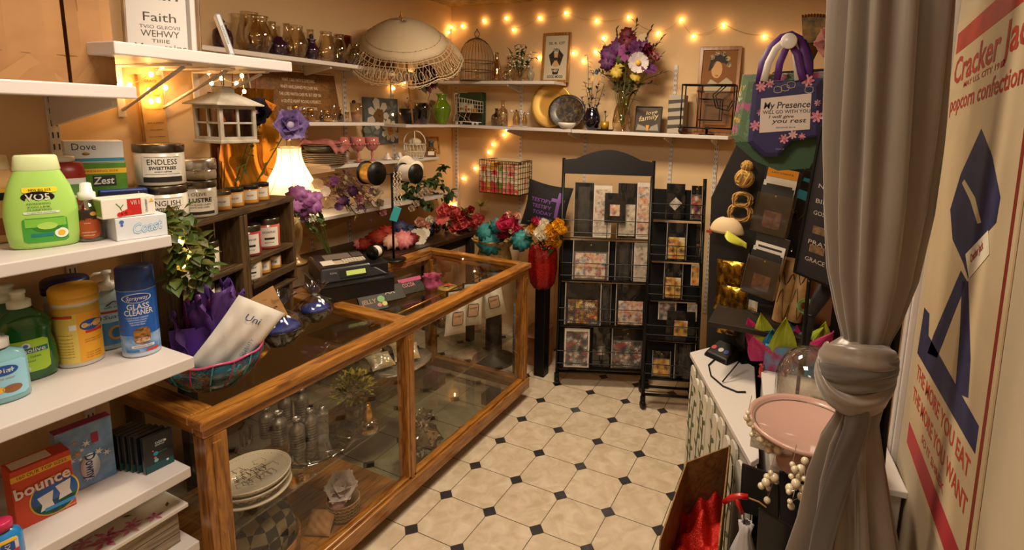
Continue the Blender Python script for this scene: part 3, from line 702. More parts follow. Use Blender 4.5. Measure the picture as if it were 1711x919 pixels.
b=B();b.T=RT((-.022,-.0008,.024),(PI/2,0,0));b.lathe([(0,0),(.008,0),(0,.0006)],12,sy=.5);b.build('emblem',col('#b98f36'),dv)
q=ox(207,345,-1.72)
t=thing('soap_box','dark blue carton behind the strawberry soap box','box',(-1.72,q.y+.005,ZB+.0005),facing(q)+.12);B().span((-.05,0,0),(.05,.035,.098)).build('carton',col('#23367c',.35,n=(20,'#2f4fa8')),t,bev=.0015)
dec(t,-.0501,.0501,.085,.094,col('#151b3c'),name='band');text('S',.007,WHITE,t,(.03,-.001,.0895))
# -- shelf with the cleaning goods --
ZC_=ZC+.0005
def dish_soap(label,p,rz,s=1.0,full=True):
 t=thing('dish_soap_bottle',label,'bottle',p,rz,'green dish soap bottles',scale=s)
 prof=[(0,.001),(.040,.001),(.046,.006),(.049,.03),(.047,.07),(.042,.095),(.044,.112),(.046,.122),(.036,.140),(.022,.152),(.014,.158),(.014,.163)]
 sy=.55;B().lathe(prof,32,sy=sy).build('body',mat('#15591c',.12,coat=.5),t)
 B().lathe([(.0145,.160),(.0185,.161),(.0185,.175),(.015,.178),(.0105,.180),(.0105,.190),(.0125,.191),(.0125,.197),(0,.198)],24).build('cap',mat('#cdd6c4',.4),t)
 S,S2,S3=(skin(prof,sy,o)for o in(.0008,.0014,.002))
 slabel(col('#a5cf3a'),t,-.036,.034,.022,.092,S,rnd_=.008)
 slabel(col('#14706a'),t,-.032,.032,.064,.075,S2,'label_band');stext('Palmolive',.014,WHITE,t,0,.0695,S3,.056,.01)
 stext('ESSENTIAL CLEAN',.006,col('#22581e'),t,-.002,.055,S2,.044);stext('original',.006,col('#5d8a22'),t,-.002,.046,S2,.026)
 sdisc(col('#e3e9ee'),t,-.001,.080,.007,.007,S2);sdisc(col('#3f6fae'),t,-.001,.080,.004,.004,S3)
 sdisc(col('#8c1f1a'),t,-.017,.032,.012,.008,S2);sdisc(col('#d9d2bc'),t,-.006,.03,.009,.007,S3)
 return t
p=oz(62,628,ZC);d1=dish_soap('green dish soap bottle with a pale cap beside the yellow tub',(p.x,p.y-.014,ZC_),facing(p)+.08,1.13)
c2=copy_thing(d1,(p.x-.075,p.y-.008,ZC_),facing(p)+.02,'second green dish soap bottle right behind the one beside the tub')
c3=copy_thing(d1,(p.x-.145,p.y-.012,ZC_),facing(p),'dark green dish soap bottle at the very back of the shelf')
p=oz(8,668,ZC)
t=thing('hand_soap_bottle','pale blue clear hand soap bottle at the shelf front edge','bottle',(p.x,p.y,ZC_),facing(p)+.05,scale=1.3)
prof=[(0,.001),(.03,.001),(.034,.005),(.034,.07),(.03,.086),(.014,.094),(.014,.099)]
B().lathe(prof,28,sy=.65).build('body',mat('#7fb4bf',.15,coat=.4),t);B().lathe([(.015,.097),(.0155,.112),(.006,.113),(.005,.122),(0,.122)],20).build('pump',WHITE,t)
S,S2,S3=(skin(prof,.65,o)for o in(.0008,.0014,.002));slabel(col('#8fc6dc'),t,-.028,.03,.012,.075,S,rnd_=.005);sdisc(col('#1f4f9c'),t,.002,.06,.018,.009,S2,'badge');stext('Dial',.012,WHITE,t,.002,.06,S3,.022)
stext('coconut water',.005,col('#b5622a'),t,0,.046,S2,.03);sdisc(col('#e2b13a'),t,-.008,.027,.009,.006,S2);sdisc(col('#8a5a34'),t,.010,.026,.012,.007,S2)
def tub(label,p,rz,clid,cbody,front=True):
 t=thing('wipes_tub',label,'tub',p,rz,'wipes tubs')
 prof=[(0,.001),(.044,.001),(.0465,.004),(.0465,.168)]
 B().lathe(prof,36).build('tub_body',mat('#dbd8d0',.35),t);B().lathe([(.0465,.168),(.0485,.169),(.0485,.181),(.048,.182),(.049,.184),(.048,.200),(.044,.205),(0,.206)],36).build('lid',clid,t)
 S,S2,S3=(skin(prof,1,o)for o in(.0008,.0014,.002))
 slabel(cbody,t,-.0465,.0465,.012,.160,S,'wrap',24)
 if front:
  slabel(col('#e7a52a'),t,.004,.0455,.014,.156,S2,'panel',10);slabel(col('#c9a23a'),t,-.042,.0455,.142,.156,S3,'label_band',16)
  slabel(col('#b1361f'),t,-.042,-.004,.132,.139,S3,'label_band');sdisc(col('#1f4f9c'),t,.028,.108,.020,.014,S3,'badge')
  S4=skin(prof,1,.0026);stext('Clorox',.014,WHITE,t,.028,.108,S4,.034,.01);slabel(col('#c3361f'),t,.018,.046,.087,.094,S3,'label_band')
  slabel(col('#dfe3ea'),t,-.012,.002,.100,.114,S2,'mark')
  for z in(.088,.078,.068,.06,.052,.045,.038,.03):stext('disinfecting wipes kill',.004,col('#6b5722'),t,-.022,z,S2,.03)
  for z in(.07,.064):stext('LEMON FRESH SCENT',.004,col('#7a4410'),t,.03,z,S3,.03)
  for z in(.034,.028,.022):stext('75 WET WIPES',.004,col('#7a4410'),t,.028,z,S3,.026)
 return t
p=oz(127,606,ZC);tub('yellow wipes tub with an orange panel between the dish soap and blue pump',(p.x,p.y+.012,ZC_),facing(p)-.1,mat('#dea92d',.4),mat('#d9c25c',.4))
q=ox(103,520,-1.80);tub('white tub with a dark navy lid behind the yellow one',(-1.79,q.y+.01,ZC_),facing(q),mat('#1a1b4a',.4),mat('#cfccc4',.4),False)
p=oz(188,588,ZC)
t=thing('pump_bottle','clear blue pump bottle beside the yellow tub','bottle',(p.x-.035,p.y+.02,ZC_),facing(p)+.25,scale=1.27)
prof=[(0,.001),(.026,.001),(.029,.005),(.03,.10),(.026,.116),(.012,.128),(.012,.134)]
B().lathe(prof,28,sy=.7).build('body',mat('#9fb2b8',.12,coat=.4),t)
b=B().lathe([(.013,.131),(.016,.132),(.016,.146),(.006,.148),(.005,.165),(.009,.166),(.009,.172),(0,.173)],20);b.tube([(0,0,.169),(-.02,-.004,.170),(-.027,-.005,.166)],.003,6);b.build('pump',mat('#d5d6d2',.35),t)
S,S2,S3=(skin(prof,.7,o)for o in(.0008,.0014,.002));slabel(col('#3f7fae'),t,-.027,.027,.012,.062,S,rnd_=.004);slabel(col('#a6c2d0'),t,-.027,.027,.062,.105,S,'label_band');sdisc(col('#c08a3a'),t,.002,.038,.014,.016,S2);sdisc(col('#2c6a9c'),t,.002,.038,.009,.011,S3)
slabel(col('#a32a22'),t,-.022,.018,.083,.088,S2,'label_band');stext('Suave',.012,col('#1d3a72'),t,0,.074,S2,.036,shear=.2);stext('soft care',.008,INK,t,0,.096,S2,.03);b=B();b.tube([(-.012,-.0225,.100),(0,-.0235,.108),(.016,-.0215,.104)],.0012,4);b.build('bird_print',INK,t)
p=oz(238,588,ZC)
t=thing('aerosol_can','tall blue glass cleaner aerosol can at the end of the shelf','spray can',(p.x,p.y,ZC_),facing(p)+.05,scale=1.25)
prof=[(0,.001),(.032,.001),(.0335,.004),(.0335,.006),(.033,.008),(.033,.148)]
B().lathe(prof,36).build('can_body',mat('#b9c4d6',.3,.2),t);B().lathe([(.033,.148),(.0337,.1485),(.0337,.153),(.0332,.155),(.032,.192),(.030,.1945),(0,.195)],36).build('cap',mat('#17356f',.35),t)
S,S2,S3,S4=(skin(prof,1,o)for o in(.0008,.0014,.002,.0026));slabel(mat('#1d55a8',.3),t,-.0328,.0328,.05,.147,S,'wrap',24);slabel(mat('#8fb0d2',.3,n=(40,'#3f78b8')),t,-.0328,.0328,.012,.05,S,'wrap',24)
sdisc(col('#d7dde6'),t,-.002,.132,.024,.0105,S2,'badge_rim');sdisc(col('#1b3c86'),t,-.002,.132,.022,.009,S3,'badge');stext('Sprayway',.013,WHITE,t,-.002,.132,S4,.036,shear=.25)
stext('GLASS',.017,WHITE,t,-.001,.113,S2,.037,.012);stext('CLEANER',.017,WHITE,t,-.001,.1,S2,.047,.012)
for z,w_ in((.089,.036),(.084,.032),(.079,.028),(.074,.024)):stext('CLEANS WITHOUT STREAKING',.0042,col('#cfe0f0'),t,-.004,z,S2,w_)
slabel(mat('#4a3a1c',.5,n=(120,'#a86a2a')),t,-.013,.015,.030,.068,S2,'picture',rnd_=.012);slabel(mat('#7a2620',.5,n=(150,'#c9b08a')),t,-.011,.014,.034,.044,S3,'picture')
slabel(WHITE,t,-.018,.020,.022,.028,S2,'label_band');stext('AMMONIA FREE',.004,col('#1b3c86'),t,.001,.025,S3,.03)
for x in(-.016,.016):slabel(col('#c9302a' if x>0 else '#2f6fb0'),t,x-.010,x+.010,.013,.018,S2,'label_band')
# -- shelf with the cartons --
ZD_=ZD+.0005
t,w_=gbox('dryer_sheet_box','large orange red dryer sheet carton with white lettering','box',(30,889),(129,842),ZD,.150,.055,col('#c23d14',.4))
dec(t,-w_/2,w_/2,.122,.136,col('#e0a92a'),name='band');text('160 OUR TOP SIZES',.011,INK,t,(0,-.0008,.129),width=w_*.82)
b=B();b.T=RT((.016,-.0008,.052),(PI/2,0,0));b.lathe([(0,0),(.045,0),(.045,.0004),(0,.0004)],32,sy=1.1);b.build('emblem',col('#e6b52c'),t)
b=B();b.T=RT((.016,-.0011,.052),(PI/2,0,0));b.lathe([(0,0),(.042,0),(.042,.0003),(0,.0003)],32,sy=1.1);b.build('sky_print',col('#2f5a9a'),t)
b=B();b.add([(.016+.042*math.cos(a),-.0014,.052+.045*math.sin(a))for a in[PI+.25+i*(PI-.5)/14 for i in range(15)]],[tuple(range(15))]);b.build('meadow_print',col('#3f7a24'),t)
for x,k in((.0,0),(.033,.012)):
 b=B();b.add([(x-.015,-.0017,.060+k),(x+.014,-.0017,.066+k),(x+.010,-.0017,.040+k),(x+.013,-.0017,.026+k),(x-.012,-.0017,.022+k),(x-.008,-.0017,.038+k)],[tuple(range(6))]);b.build('shirt_print',WHITE,t)
dec(t,-.004,.05,.018,.027,col('#2f86c2'),-.0018,'banner')
text('bounce',.040,col('#c23d14'),t,(-.002,-.0020,.093),width=w_*.97,bold=.05,rot=(PI/2,-.07,0));text('bounce',.040,WHITE,t,(-.002,-.0024,.093),width=w_*.93,bold=.02,rot=(PI/2,-.07,0))
text('free & gentle',.006,CREAM,t,(.03,-.0008,.007),width=.05);B().span((-w_/2+.006,.008,.150),(w_*.2,.045,.1512)).build('top_flap',mat('#d9c9b4',.6),t)
t,w_=gbox('washing_powder_box','tall blue and white flower patterned carton behind the orange one','box',(104,833),(196,791),ZD,.172,.03,col('#7fa0c6',.4,n=(30,'#5d86b8')))
for i in range(15):
 x,z,r=U(-w_*.42,w_*.4),U(.02,.135),U(.006,.012)
 b=B();n=6
 b.add([(x,-.0008-i*.00004,z)]+[(x+r*(1 if j%2 else .35)*math.cos(PI*j/n+i),-.0008-i*.00004,z+r*(1 if j%2 else .35)*math.sin(PI*j/n+i))for j in range(2*n)],[(0,1+j,1+(j+1)%(2*n))for j in range(2*n)])
 b.build('flower_print',mat('#dfe2e4',.5)if i%4 else mat('#cf8a3a',.5),t)
b=B();b.T=RT((.004,-.0016,.055),(PI/2,0,0));b.lathe([(0,0),(.02,0),(.02,.0003),(0,.0003)],20,sy=1.8);b.build('badge',mat('#d4d9e2',.5),t)
text('Downy',.030,col('#1c2f7a'),t,(.004,-.0022,.055),rot=(PI/2,PI/2,0),width=.066,bold=.02);dec(t,.012,.026,.115,.142,col('#9c2140'),-.0016,'tag');B().span((-w_/2,.0,.1722),(w_/2,.03,.1735)).build('top_edge',col('#8c2a58'),t)
gp='black packets in a row on the carton shelf'
BP=mat('#0e1216',.3,coat=.4)
a,c=oz(244,795,ZD),oz(292,771,ZD);u=(c-a).normalized();back=Vector((-u.y,u.x,0))
w_=(c-a).length
first=None
ords=['foremost black packet with teal bubbles and lettering','second black packet from the shelf edge','third black packet from the shelf edge','fourth black packet in the row','fifth black packet in the row','sixth black packet behind the blue carton side','last black packet at the wall end of the row']
for i in range(7):
 pos=(a+c)/2+back*(.018*i+(.006 if i>0 else 0))-u*(.006*i)
 if i==0:
  t=thing('black_packet',ords[0],'packet',(pos.x,pos.y,ZD_),math.atan2(u.y,u.x),gp);first=t
  B().span((-w_/2,0,0),(w_/2,.014,.104)).build('carton',BP,t,bev=.001)
  dec(t,-w_/2+.002,w_/2-.002,.002,.022,col('#0f4a50'),name='fade_panel')
  for x,z,r,cc in((-.008,.050,.006,'#1f8aa0'),(-.01,.038,.0035,'#b96a4a'),(-.008,.030,.005,'#7fb0c0'),(.016,.078,.003,'#c9c9c9'),(.018,.018,.003,'#d8d8d8'),(-.014,.06,.002,'#c96a3a')):
   b=B();b.T=RT((x,-.0009,z),(PI/2,0,0));b.cyl((0,0,0),r,.0003,14);b.build('bubble_print',col(cc),t)
  text('DEEP',.009,col('#c9d6d8'),t,(.004,-.0008,.079),width=.022);text('SPARKLE',.006,col('#c9d6d8'),t,(.003,-.0008,.072),width=.022);text('night fresh',.005,col('#2f8a90'),t,(.008,-.0008,.05),width=.022)
 else:
  o=copy_thing(first,(pos.x,pos.y,ZD_),math.atan2(u.y,u.x)+U(-.04,.04),ords[i])
p=oz(10,935,ZD)
t=thing('detergent_bottle','blue detergent bottle with a pink cap by the orange carton','bottle',(p.x,p.y,ZD_),facing(p)+.1)
prof=[(0,.001),(.028,.001),(.031,.005),(.031,.052),(.026,.066),(.014,.074)]
B().lathe(prof,28,sy=.75).build('body',mat('#1f7fc4',.25,coat=.3),t);B().lathe([(.014,.073),(.0185,.0745),(.0185,.092),(.016,.094),(0,.0945)],24).build('cap',mat('#c02a56',.35),t)
S,S2,S3=(skin(prof,.75,o)for o in(.0008,.0014,.002));slabel(WHITE,t,-.014,.02,.008,.058,S,rnd_=.008);slabel(col('#1f4f9c'),t,-.008,.014,.012,.05,S2,rnd_=.004);stext('OXI',.012,WHITE,t,.003,.032,S3,.03,rot=PI/2);slabel(col('#e6b52c'),t,-.012,.018,.05,.057,S2,'label_band');slabel(col('#c02a56'),t,.010,.02,.01,.03,S3,'label_band')
ZE_=ZE+.0005
h_=.606-ZE
t=thing('floral_box','white keepsake box with pink lily print on its lid and plank sides','box',(-1.60,.575,ZE_),PI/2)
B().span((-.19,-.06,0),(.19,.16,h_-.012)).build('box_body',wood('#9a8a74','#6f604c','x',.6,14),t,bev=.002)
for z in(.03,.06):B().span((-.1902,-.0604,z),(.1902,-.06,z+.002)).build('plank_gap',mat('#4a3f32',.7),t)
lid=B().span((-.2,-.075,h_-.012),(.21,.17,h_)).build('lid',mat('#d9d2c6',.45),t,bev=.002)
for i in range(16):
 x,y_=-.16+.35*((i*.37)%1),-.06+.16*((i*.61)%1);r=U(.022,.038);b=B()
 for k in range(5):
  a_=2*PI*k/5+i;ca,sa=math.cos(a_),math.sin(a_);zz=h_+.0006+.0001*i+.00002*k
  b.add([(x,y_,zz),(x+r*.55*math.cos(a_-.35),y_+r*.55*math.sin(a_-.35),zz),(x+r*ca,y_+r*sa,zz),(x+r*.55*math.cos(a_+.35),y_+r*.55*math.sin(a_+.35),zz)],[(0,1,2,3)])
 b.build('lily_print',mat('#b03a66' if i%2 else '#c9608a',.5,n=(90,'#d58aa8')),lid)
for i in range(10):
 x,y_=U(-.18,.19),U(-.07,.13);a_=U(0,6);b=B();zz=h_+.0005
 b.add([(x,y_,zz),(x+.012*math.cos(a_-.4),y_+.012*math.sin(a_-.4),zz),(x+.024*math.cos(a_),y_+.024*math.sin(a_),zz),(x+.012*math.cos(a_+.4),y_+.012*math.sin(a_+.4),zz)],[(0,1,2,3)]);b.build('leaf_print',mat('#5d5a2a',.5),lid)
 # -- things on the far shelves --
def spot(r,ax,val,z):
 xm=(r[0]+r[2])/2;f=ox if ax=='x' else oy
 p=f(xm,r[3],val);tp=f(xm,r[1],val);loc=Vector((p.x,p.y,z+.0005))
 return loc,size(r[2]-r[0],p)/2,tp.z-z
PR=dict(hurricane=[(.45,0),(.5,.03),(.78,.14),(.98,.34),(.98,.46),(.80,.68),(.62,.86),(.60,.96),(.68,1)],tulip=[(.5,0),(.55,.02),(.85,.2),(1,.42),(.9,.62),(.62,.82),(.62,.92),(.75,1)],round=[(.4,0),(.45,.02),(.8,.14),(1,.42),(.95,.62),(.72,.86),(.6,.96),(.64,1)],jar=[(.8,0),(.85,.02),(.95,.15),(1,.5),(.9,.75),(.5,.88),(.48,1)],bottle=[(.9,0),(1,.03),(1,.5),(.85,.62),(.35,.72),(.32,.95),(.42,1)],urn=[(.5,0),(.55,.03),(.5,.06),(.8,.22),(1,.45),(.95,.6),(.6,.74),(.45,.84),(.5,.93),(.72,1)],tallv=[(.85,0),(.9,.02),(1,.2),(.85,.5),(.5,.72),(.42,.9),(.5,1)],bowl=[(.45,0),(.5,.03),(.75,.25),(.95,.65),(1,1)],cup=[(.6,0),(.7,.02),(.9,.4),(1,1)])
def vessel(name,label,cat,r,ax,val,z,mt,prof,group=None,inner=True,sy=1,part='glass_body',extra=None,n=28,wob=None):
 loc,rr,h=spot(r,ax,val,z)
 t=thing(name,label,cat,loc,facing(loc),group)
 pr=[(a*rr,max(b*h,.0006))for a,b in PR[prof]]
 w=[(0,.0008)]+pr
 if inner:w+=[(max(a-.0028,.002),b)for a,b in reversed(pr[2:])]
 B().lathe(w,n,sy=sy,wob=wob).build(part,mt,t)
 if extra:extra(t,rr,h)
 return t
GC=glass('#f6efe0',1.1,.03,.75,.42);GPUR=mat('#2a0f2c',.08,coat=.6,spec=.8);GRED=mat('#431016',.1,coat=.6);GAMB=glass('#c98a2e',1,.04,.6,.3);GSMK=glass('#b8ada0',1.2,.04,.7,.4)
gv='glass vases on the long top shelf'
def stopper(t,r,h):
 B().lathe([(r*.36,h*.98),(r*.25,h*1.0),(r*.2,h*1.08),(r*.34,h*1.14),(r*.2,h*1.22),(0,h*1.25)],14).build('stopper',mat('#120a12',.2),t)
TX=-2.60
vessel('perfume_flacon','dark plum glass flacon with a stopper beside the silver edged book','bottle',(358,42,388,78),'x',TX,LS1,GPUR,'jar','dark plum glass on the long top shelf',extra=stopper)
for r,lab,pf in(((400,22,441,84),'large clear hurricane glass nearest the silver edged book','hurricane'),((412,28,456,90),'widest clear glass vase on the long top shelf','tulip'),((478,44,514,98),'clear waisted hurricane vase after the plum jar','hurricane'),((532,54,561,102),'clear slender hurricane vase past the plum flacon','hurricane'),((556,58,580,104),'small clear vase in front of the amber glass','tulip'),((578,75,609,107),'clear round fishbowl vase beside the red books','round')):
 vessel('glass_vase',lab,'vase',r,'x',TX-.09 if r[1]==22 else TX+.02,LS1,GC,pf,gv)
vessel('glass_vase','square dark plum vase under a clear chimney','vase',(452,62,480,92),'x',TX,LS1,GPUR,'jar','dark plum glass on the long top shelf')
vessel('glass_vase','tall clear chimney glass behind the square plum vase','vase',(444,37,470,88),'x',TX-.09,LS1,GC,'tallv',gv)
vessel('glass_vase','narrow clear chimney glass behind the waisted vase','vase',(470,40,492,92),'x',TX-.09,LS1,GC,'tallv',gv)
vessel('perfume_flacon','small plum flacon between two clear waisted vases','bottle',(510,66,533,98),'x',TX,LS1,GPUR,'urn','dark plum glass on the long top shelf',extra=stopper)
vessel('glass_vase','narrow clear chimney glass behind the small plum flacon','vase',(508,50,532,96),'x',TX-.09,LS1,GC,'tallv',gv)
vessel('glass_vase','amber glass vase behind the round fishbowl','vase',(562,60,588,100),'x',TX-.09,LS1,GAMB,'cup',gv)
gk='dark red books under the lace parasol'
q0=ox(608,110,-2.6);q1=ox(660,116,-2.6);nb=6
for i,lab in enumerate(('first dark red book from the fishbowl vase','second dark red book from the fishbowl vase','third dark red book from the fishbowl vase','third dark red book from the parasol stick','second dark red book from the parasol stick','dark red book nearest the parasol stick')):
 y=q0.y+(q1.y-q0.y)*(i+.5)/nb;hh=.118+.012*math.sin(i*2.3);wd=(q1.y-q0.y)/nb*.94
 t=thing('red_book',lab,'book',(-2.702,y,LS1+.0005),PI/2,gk)
 b=B().span((-wd/2,-.1,0),(wd/2,-.098,hh));b.span((-wd/2,-.098,0),(-wd/2+.002,0,hh));b.span((wd/2-.002,-.098,0),(wd/2,0,hh));b.build('cover',mat(['#5c1512','#6b1c14','#4a100f'][i%3],.45),t,bev=.001)
 B().span((-wd/2+.0022,-.0975,.003),(wd/2-.0022,-.004,hh-.003)).build('pages',CREAM,t)
 for z in(.02,hh-.025):B().span((-wd/2,-.1008,z),(wd/2,-.1001,z+.003)).build('gilt_band',GOLD,t)
LACE=mat('#e2d3b6',.8,trl=.5)
p=ox(690,207,-2.56);tipP=ox(671,28,-2.33)
tp=thing('lace_parasol','open cream lace parasol with a bamboo handle in the shelf corner','parasol',(p.x,p.y,BS2+.001))
st=Vector((0,0,.0));en=tipP-Vector(tp.location);axd=en.normalized()
b=B();k=14
b.tube([st+en*(i/k)for i in range(k+1)],[.0055+.0012*(i%3==0)for i in range(k+1)],10);b.build('handle',wood('#b9803a','#7e4c17','z',.4),tp)
zax=axd;xax=Vector((1,0,0));xax=(xax-zax*xax.dot(zax)).normalized();yax=zax.cross(xax)
top=en*.97;PRr=size(98,tipP);drop=size(84,tipP)
def canopy(rho,a):
 s=.045*rho**4*(abs(math.cos(4*a))-.5)*PRr
 return top-zax*(drop*.80*rho**1.75+s*1.4)+(xax*math.cos(a)+yax*math.sin(a))*PRr*rho**.92
NA=64
b=B();b.grid(lambda u,v:canopy(.02+.70*v,u*2*PI),NA,9,True,True);b.build('canopy',LACE,tp,solid=.0012)
b=B()
for v in(.74,.80,.97,1.0):b.tube([canopy(v,2*PI*i/96)for i in range(96)],.0022 if v<1 else .003,4,True)
for i in range(96):
 a=2*PI*i/96
 b.tube([canopy(.70,a),canopy(.78,a+.03*(1 if i%2 else-1)),canopy(.88,a-.03*(1 if i%2 else-1)),canopy(.985,a)],.0016,3)
for i in range(48):
 a=2*PI*i/48
 b.tube([canopy(.90+.05*math.cos(t_*2*PI/8),a+.045*math.sin(t_*2*PI/8))for t_ in range(8)],.0018,3,True)
 b.tube([canopy(1.0+.02*abs(math.sin(t_*PI/4)),a+.13*t_/4)for t_ in range(5)],.002,3)
b.build('lace_border',LACE,tp)
b=B()
for i in range(40):
 a=2*PI*i/40;b.T=Matrix.Translation(canopy(.60,a)+zax*.0022);b.ball((0,0,0),.0042 if i%2 else .006,8,4,(1,1,.3))
b.T=Matrix();b.tube([canopy(.60,2*PI*i/80)+zax*.0015 for i in range(80)],.0012,4,True);b.build('eyelet_trim',mat('#8f7a58',.7),tp)
for i in range(8):
 a=2*PI*i/8;b=B();b.tube([canopy(r_,a)-zax*.003 for r_ in(.03,.2,.4,.6,.8,1.0)],.0016,4);b.build('rib',mat('#c9b48c',.5),tp)
b=B().lathe([(.012,-.006),(.016,0),(.006,.012),(.005,.03),(0,.031)],12);o=b.build('ferrule',wood('#b9803a','#7e4c17','z',.4),tp);o.location=en;o.rotation_euler=axd.to_track_quat('Z','Y').to_euler()
# -- perfume bottle shelf --
SX=-2.56
sg=framed('verse_sign','brown wooden verse sign with pale lettering behind the perfume bottles','sign',(-2.685,ox(505,205,-2.69).y,LS2+.0005),PI/2-.0,.16,size(128,ox(505,165,-2.69))*1.28,.285,.006,mat('#cbb08a',.6),wood('#7d5019','#573409','y',.6),.012)
for i,s in enumerate(('WHAT I CAN I HATH IS SOMETHING','WHAT I HAVE LEARNED MY COURT WAS','THE LORD WATCH OVER ME, BUT KEEP ON','A GENTLE HEART ROUND IS PERFECT.','A BLESSED LIFE TAKES WORK.')):
 text(s,.026,mat('#e6d6b8',.6),sg,(.02,.0048,.232-.040*i),width=(.21,.24,.27,.26,.2)[i])
gpb='perfume bottles on the side wall shelf'
def cap(mt,hh=.25,rr=.5):
 def f(t,r,h):B().lathe([(r*rr,h),(r*rr*1.05,h*1.02),(r*rr,h*(1+hh*.8)),(r*rr*.5,h*(1+hh)),(0,h*(1+hh))],16).build('cap',mt,t)
 return f
PERF=mat('#c08a3c',.15,coat=.3)
def filled(mt,c=None):
 def f(t,r,h):
  B().lathe([(0,.003),(r*.82,.004),(r*.86,h*.4),(0,h*.41)],20).build('perfume',mt,t)
  if c:c(t,r,h)
 return f
for r,pf,g_,ex,lab in(((486,182,504,207),'jar',GC,filled(mat('#b99a52',.2),cap(GOLD,.3)),'pointed clear perfume bottle nearest the orange flower'),((503,184,514,207),'bottle',GC,cap(STEEL),'little stoppered perfume bottle before the verse sign'),((511,186,528,207),'jar',GC,filled(PERF,cap(GOLD,.3,.6)),'amber perfume bottle with a golden crown stopper'),((534,188,541,207),'bottle',GSMK,cap(STEEL),'thin grey perfume vial between amber and domed bottles'),((536,188,556,207),'round',GC,filled(PERF,cap(BRASS,.25,.5)),'domed clear perfume bottle with a brass cap'),((555,181,563,207),'bottle',GC,cap(STEEL),'tall slim perfume bottle with a silver cap'),((565,184,574,207),'bottle',GSMK,cap(BRASS),'slim smoky perfume bottle with a brass cap'),((577,187,584,207),'cup',GC,cap(WHITE,.1),'tiny clear vial with a pale cap'),):
 vessel('perfume_bottle',lab,'bottle',r,'x',SX,LS2,g_,pf,gpb,extra=ex)
def cork(t,r,h):
 B().lathe([(0,.003),(r*.7,.004),(r*.8,h*.5),(0,h*.55)],14).build('pink_filling',mat('#b98a78',.5),t);B().ball((-r*.3,0,h*1.04),r*.35,10,6).build('dark_stopper',BLACK,t)
vessel('glass_canister','straight clear canister with pink filling beside the flower canvas','jar',(586,172,605,207),'x',SX,LS2,GC,'cup',extra=cork)
c0=ox(636,232,LW+.02)
cv=thing('flower_canvas','grey canvas painted with white magnolia blossoms hanging in the corner','painting',(LW+.003,ox(634,200,LW).y+.0,1.50),PI/2)
W_,H_=.31,.31
B().span((-W_/2,-.02,0),(W_/2,0,H_)).build('canvas',mat('#4b5050',.7,n=(18,'#5f6462')),cv,bev=.002)
def petal_print(cx,cz,r,n,mt,name='blossom_print',y=-.021,off=0):
 b=B()
 for k in range(n):
  a=2*PI*k/n+off;rr=r*(.85+.3*((k*7)%5)/5)
  pts=[(cx+rr*tt*math.cos(a+dd),y-.0002*k,cz+rr*tt*math.sin(a+dd))for tt,dd in((.1,0),(.45,-.42),(.85,-.3),(1,0),(.85,.3),(.45,.42))]
  b.add(pts,[tuple(range(6))])
 return b.build(name,mt,cv)
petal_print(-.03,.19,.115,7,mat('#c3bbac',.7));petal_print(.075,.085,.085,8,mat('#cdbfa8',.7),y=-.023,off=.3)
petal_print(-.03,.19,.05,14,mat('#6b4a22',.7),'stamen_print',-.0245);petal_print(.07,.085,.03,10,mat('#c58a3a',.7),'stamen_print',-.026)
petal_print(.1,.24,.06,5,mat('#6f756f',.7),'leaf_print',-.0205,.5);petal_print(-.09,.07,.08,5,mat('#777c76',.7),'leaf_print',-.0205,.2)
# -- plate shelf --
PX_=-2.585
pc=ox(541,278,PX_)
gpl='plates in the stack beside the goblets'
PLM=mat('#b9a98e',.3,coat=.3);z=LS3+.0005
PLATE_L=['lowest plate of the cream stack','second plate from the bottom of the cream stack','third plate from the bottom of the cream stack','fourth plate from the bottom of the cream stack','fifth plate from the bottom of the cream stack','top dinner plate of the stack under the grey bowl']
rp=size(72,pc)/2;base=None
for i in range(6):
 if base is None:
  base=thing('plate',PLATE_L[0],'plate',(pc.x,pc.y,z),0,gpl)
  B().lathe([(0,.004),(rp*.6,.003),(rp*.62,0),(rp*.66,0),(rp*.68,.004),(rp,.013),(rp*1.005,.0145),(rp*.995,.016),(rp*.7,.008),(0,.0075)],36).build('dish',PLM,base)
  b=B().lathe([(rp*.93,.0143),(rp*1.008,.0165),(rp*1.012,.015)],36);b.build('rim_band',mat('#5b4630',.4),base)
 else:copy_thing(base,(pc.x+U(-.003,.003),pc.y+U(-.003,.003),z+i*.0105),U(0,3),PLATE_L[i])
zt2=z+5*.0105+.0175
t=thing('serving_bowl','grey green bowl on top of the plate stack','bowl',(pc.x,pc.y,zt2),0);B().lathe([(0,.001),(rp*.5,.001),(rp*.75,.012),(rp*.82,.038),(rp*.8,.038),(rp*.72,.016),(0,.008)],32).build('bowl_body',mat('#4a4636',.35,coat=.3),t)
t2_=[]
for i,lab in enumerate(('small saucer laid over the grey bowl','pink rimmed saucer under the dusty rose napkin')):
 t=thing('saucer',lab,'plate',(pc.x,pc.y,zt2+.0385+i*.009),0,'saucers on the plate stack');B().lathe([(0,.002),(rp*.5,0),(rp*.85,.007),(rp*.86,.0085),(rp*.5,.004),(0,.004)],32).build('dish',[PLM,mat('#b06a66',.4)][i],t)
t=thing('napkin','dusty rose cloth napkin draped over the top saucers','napkin',(pc.x,pc.y,zt2+.058),.4)
B().grid(lambda u,v:((u-.5)*.24,(v-.5)*.17,.006+.006*math.sin(u*9+v*5)+.007*math.sin(v*11)-.9*max(0,abs(u-.5)-.33)**1.0*(.35)-.2*max(0,abs(v-.5)-.4)),20,14).build('cloth',mat('#8c4b48',.8,n=(30,'#a86660')),t,solid=.0015)
PINK=mat('#b06a62',.12,coat=.5);gg='pink glass goblets'
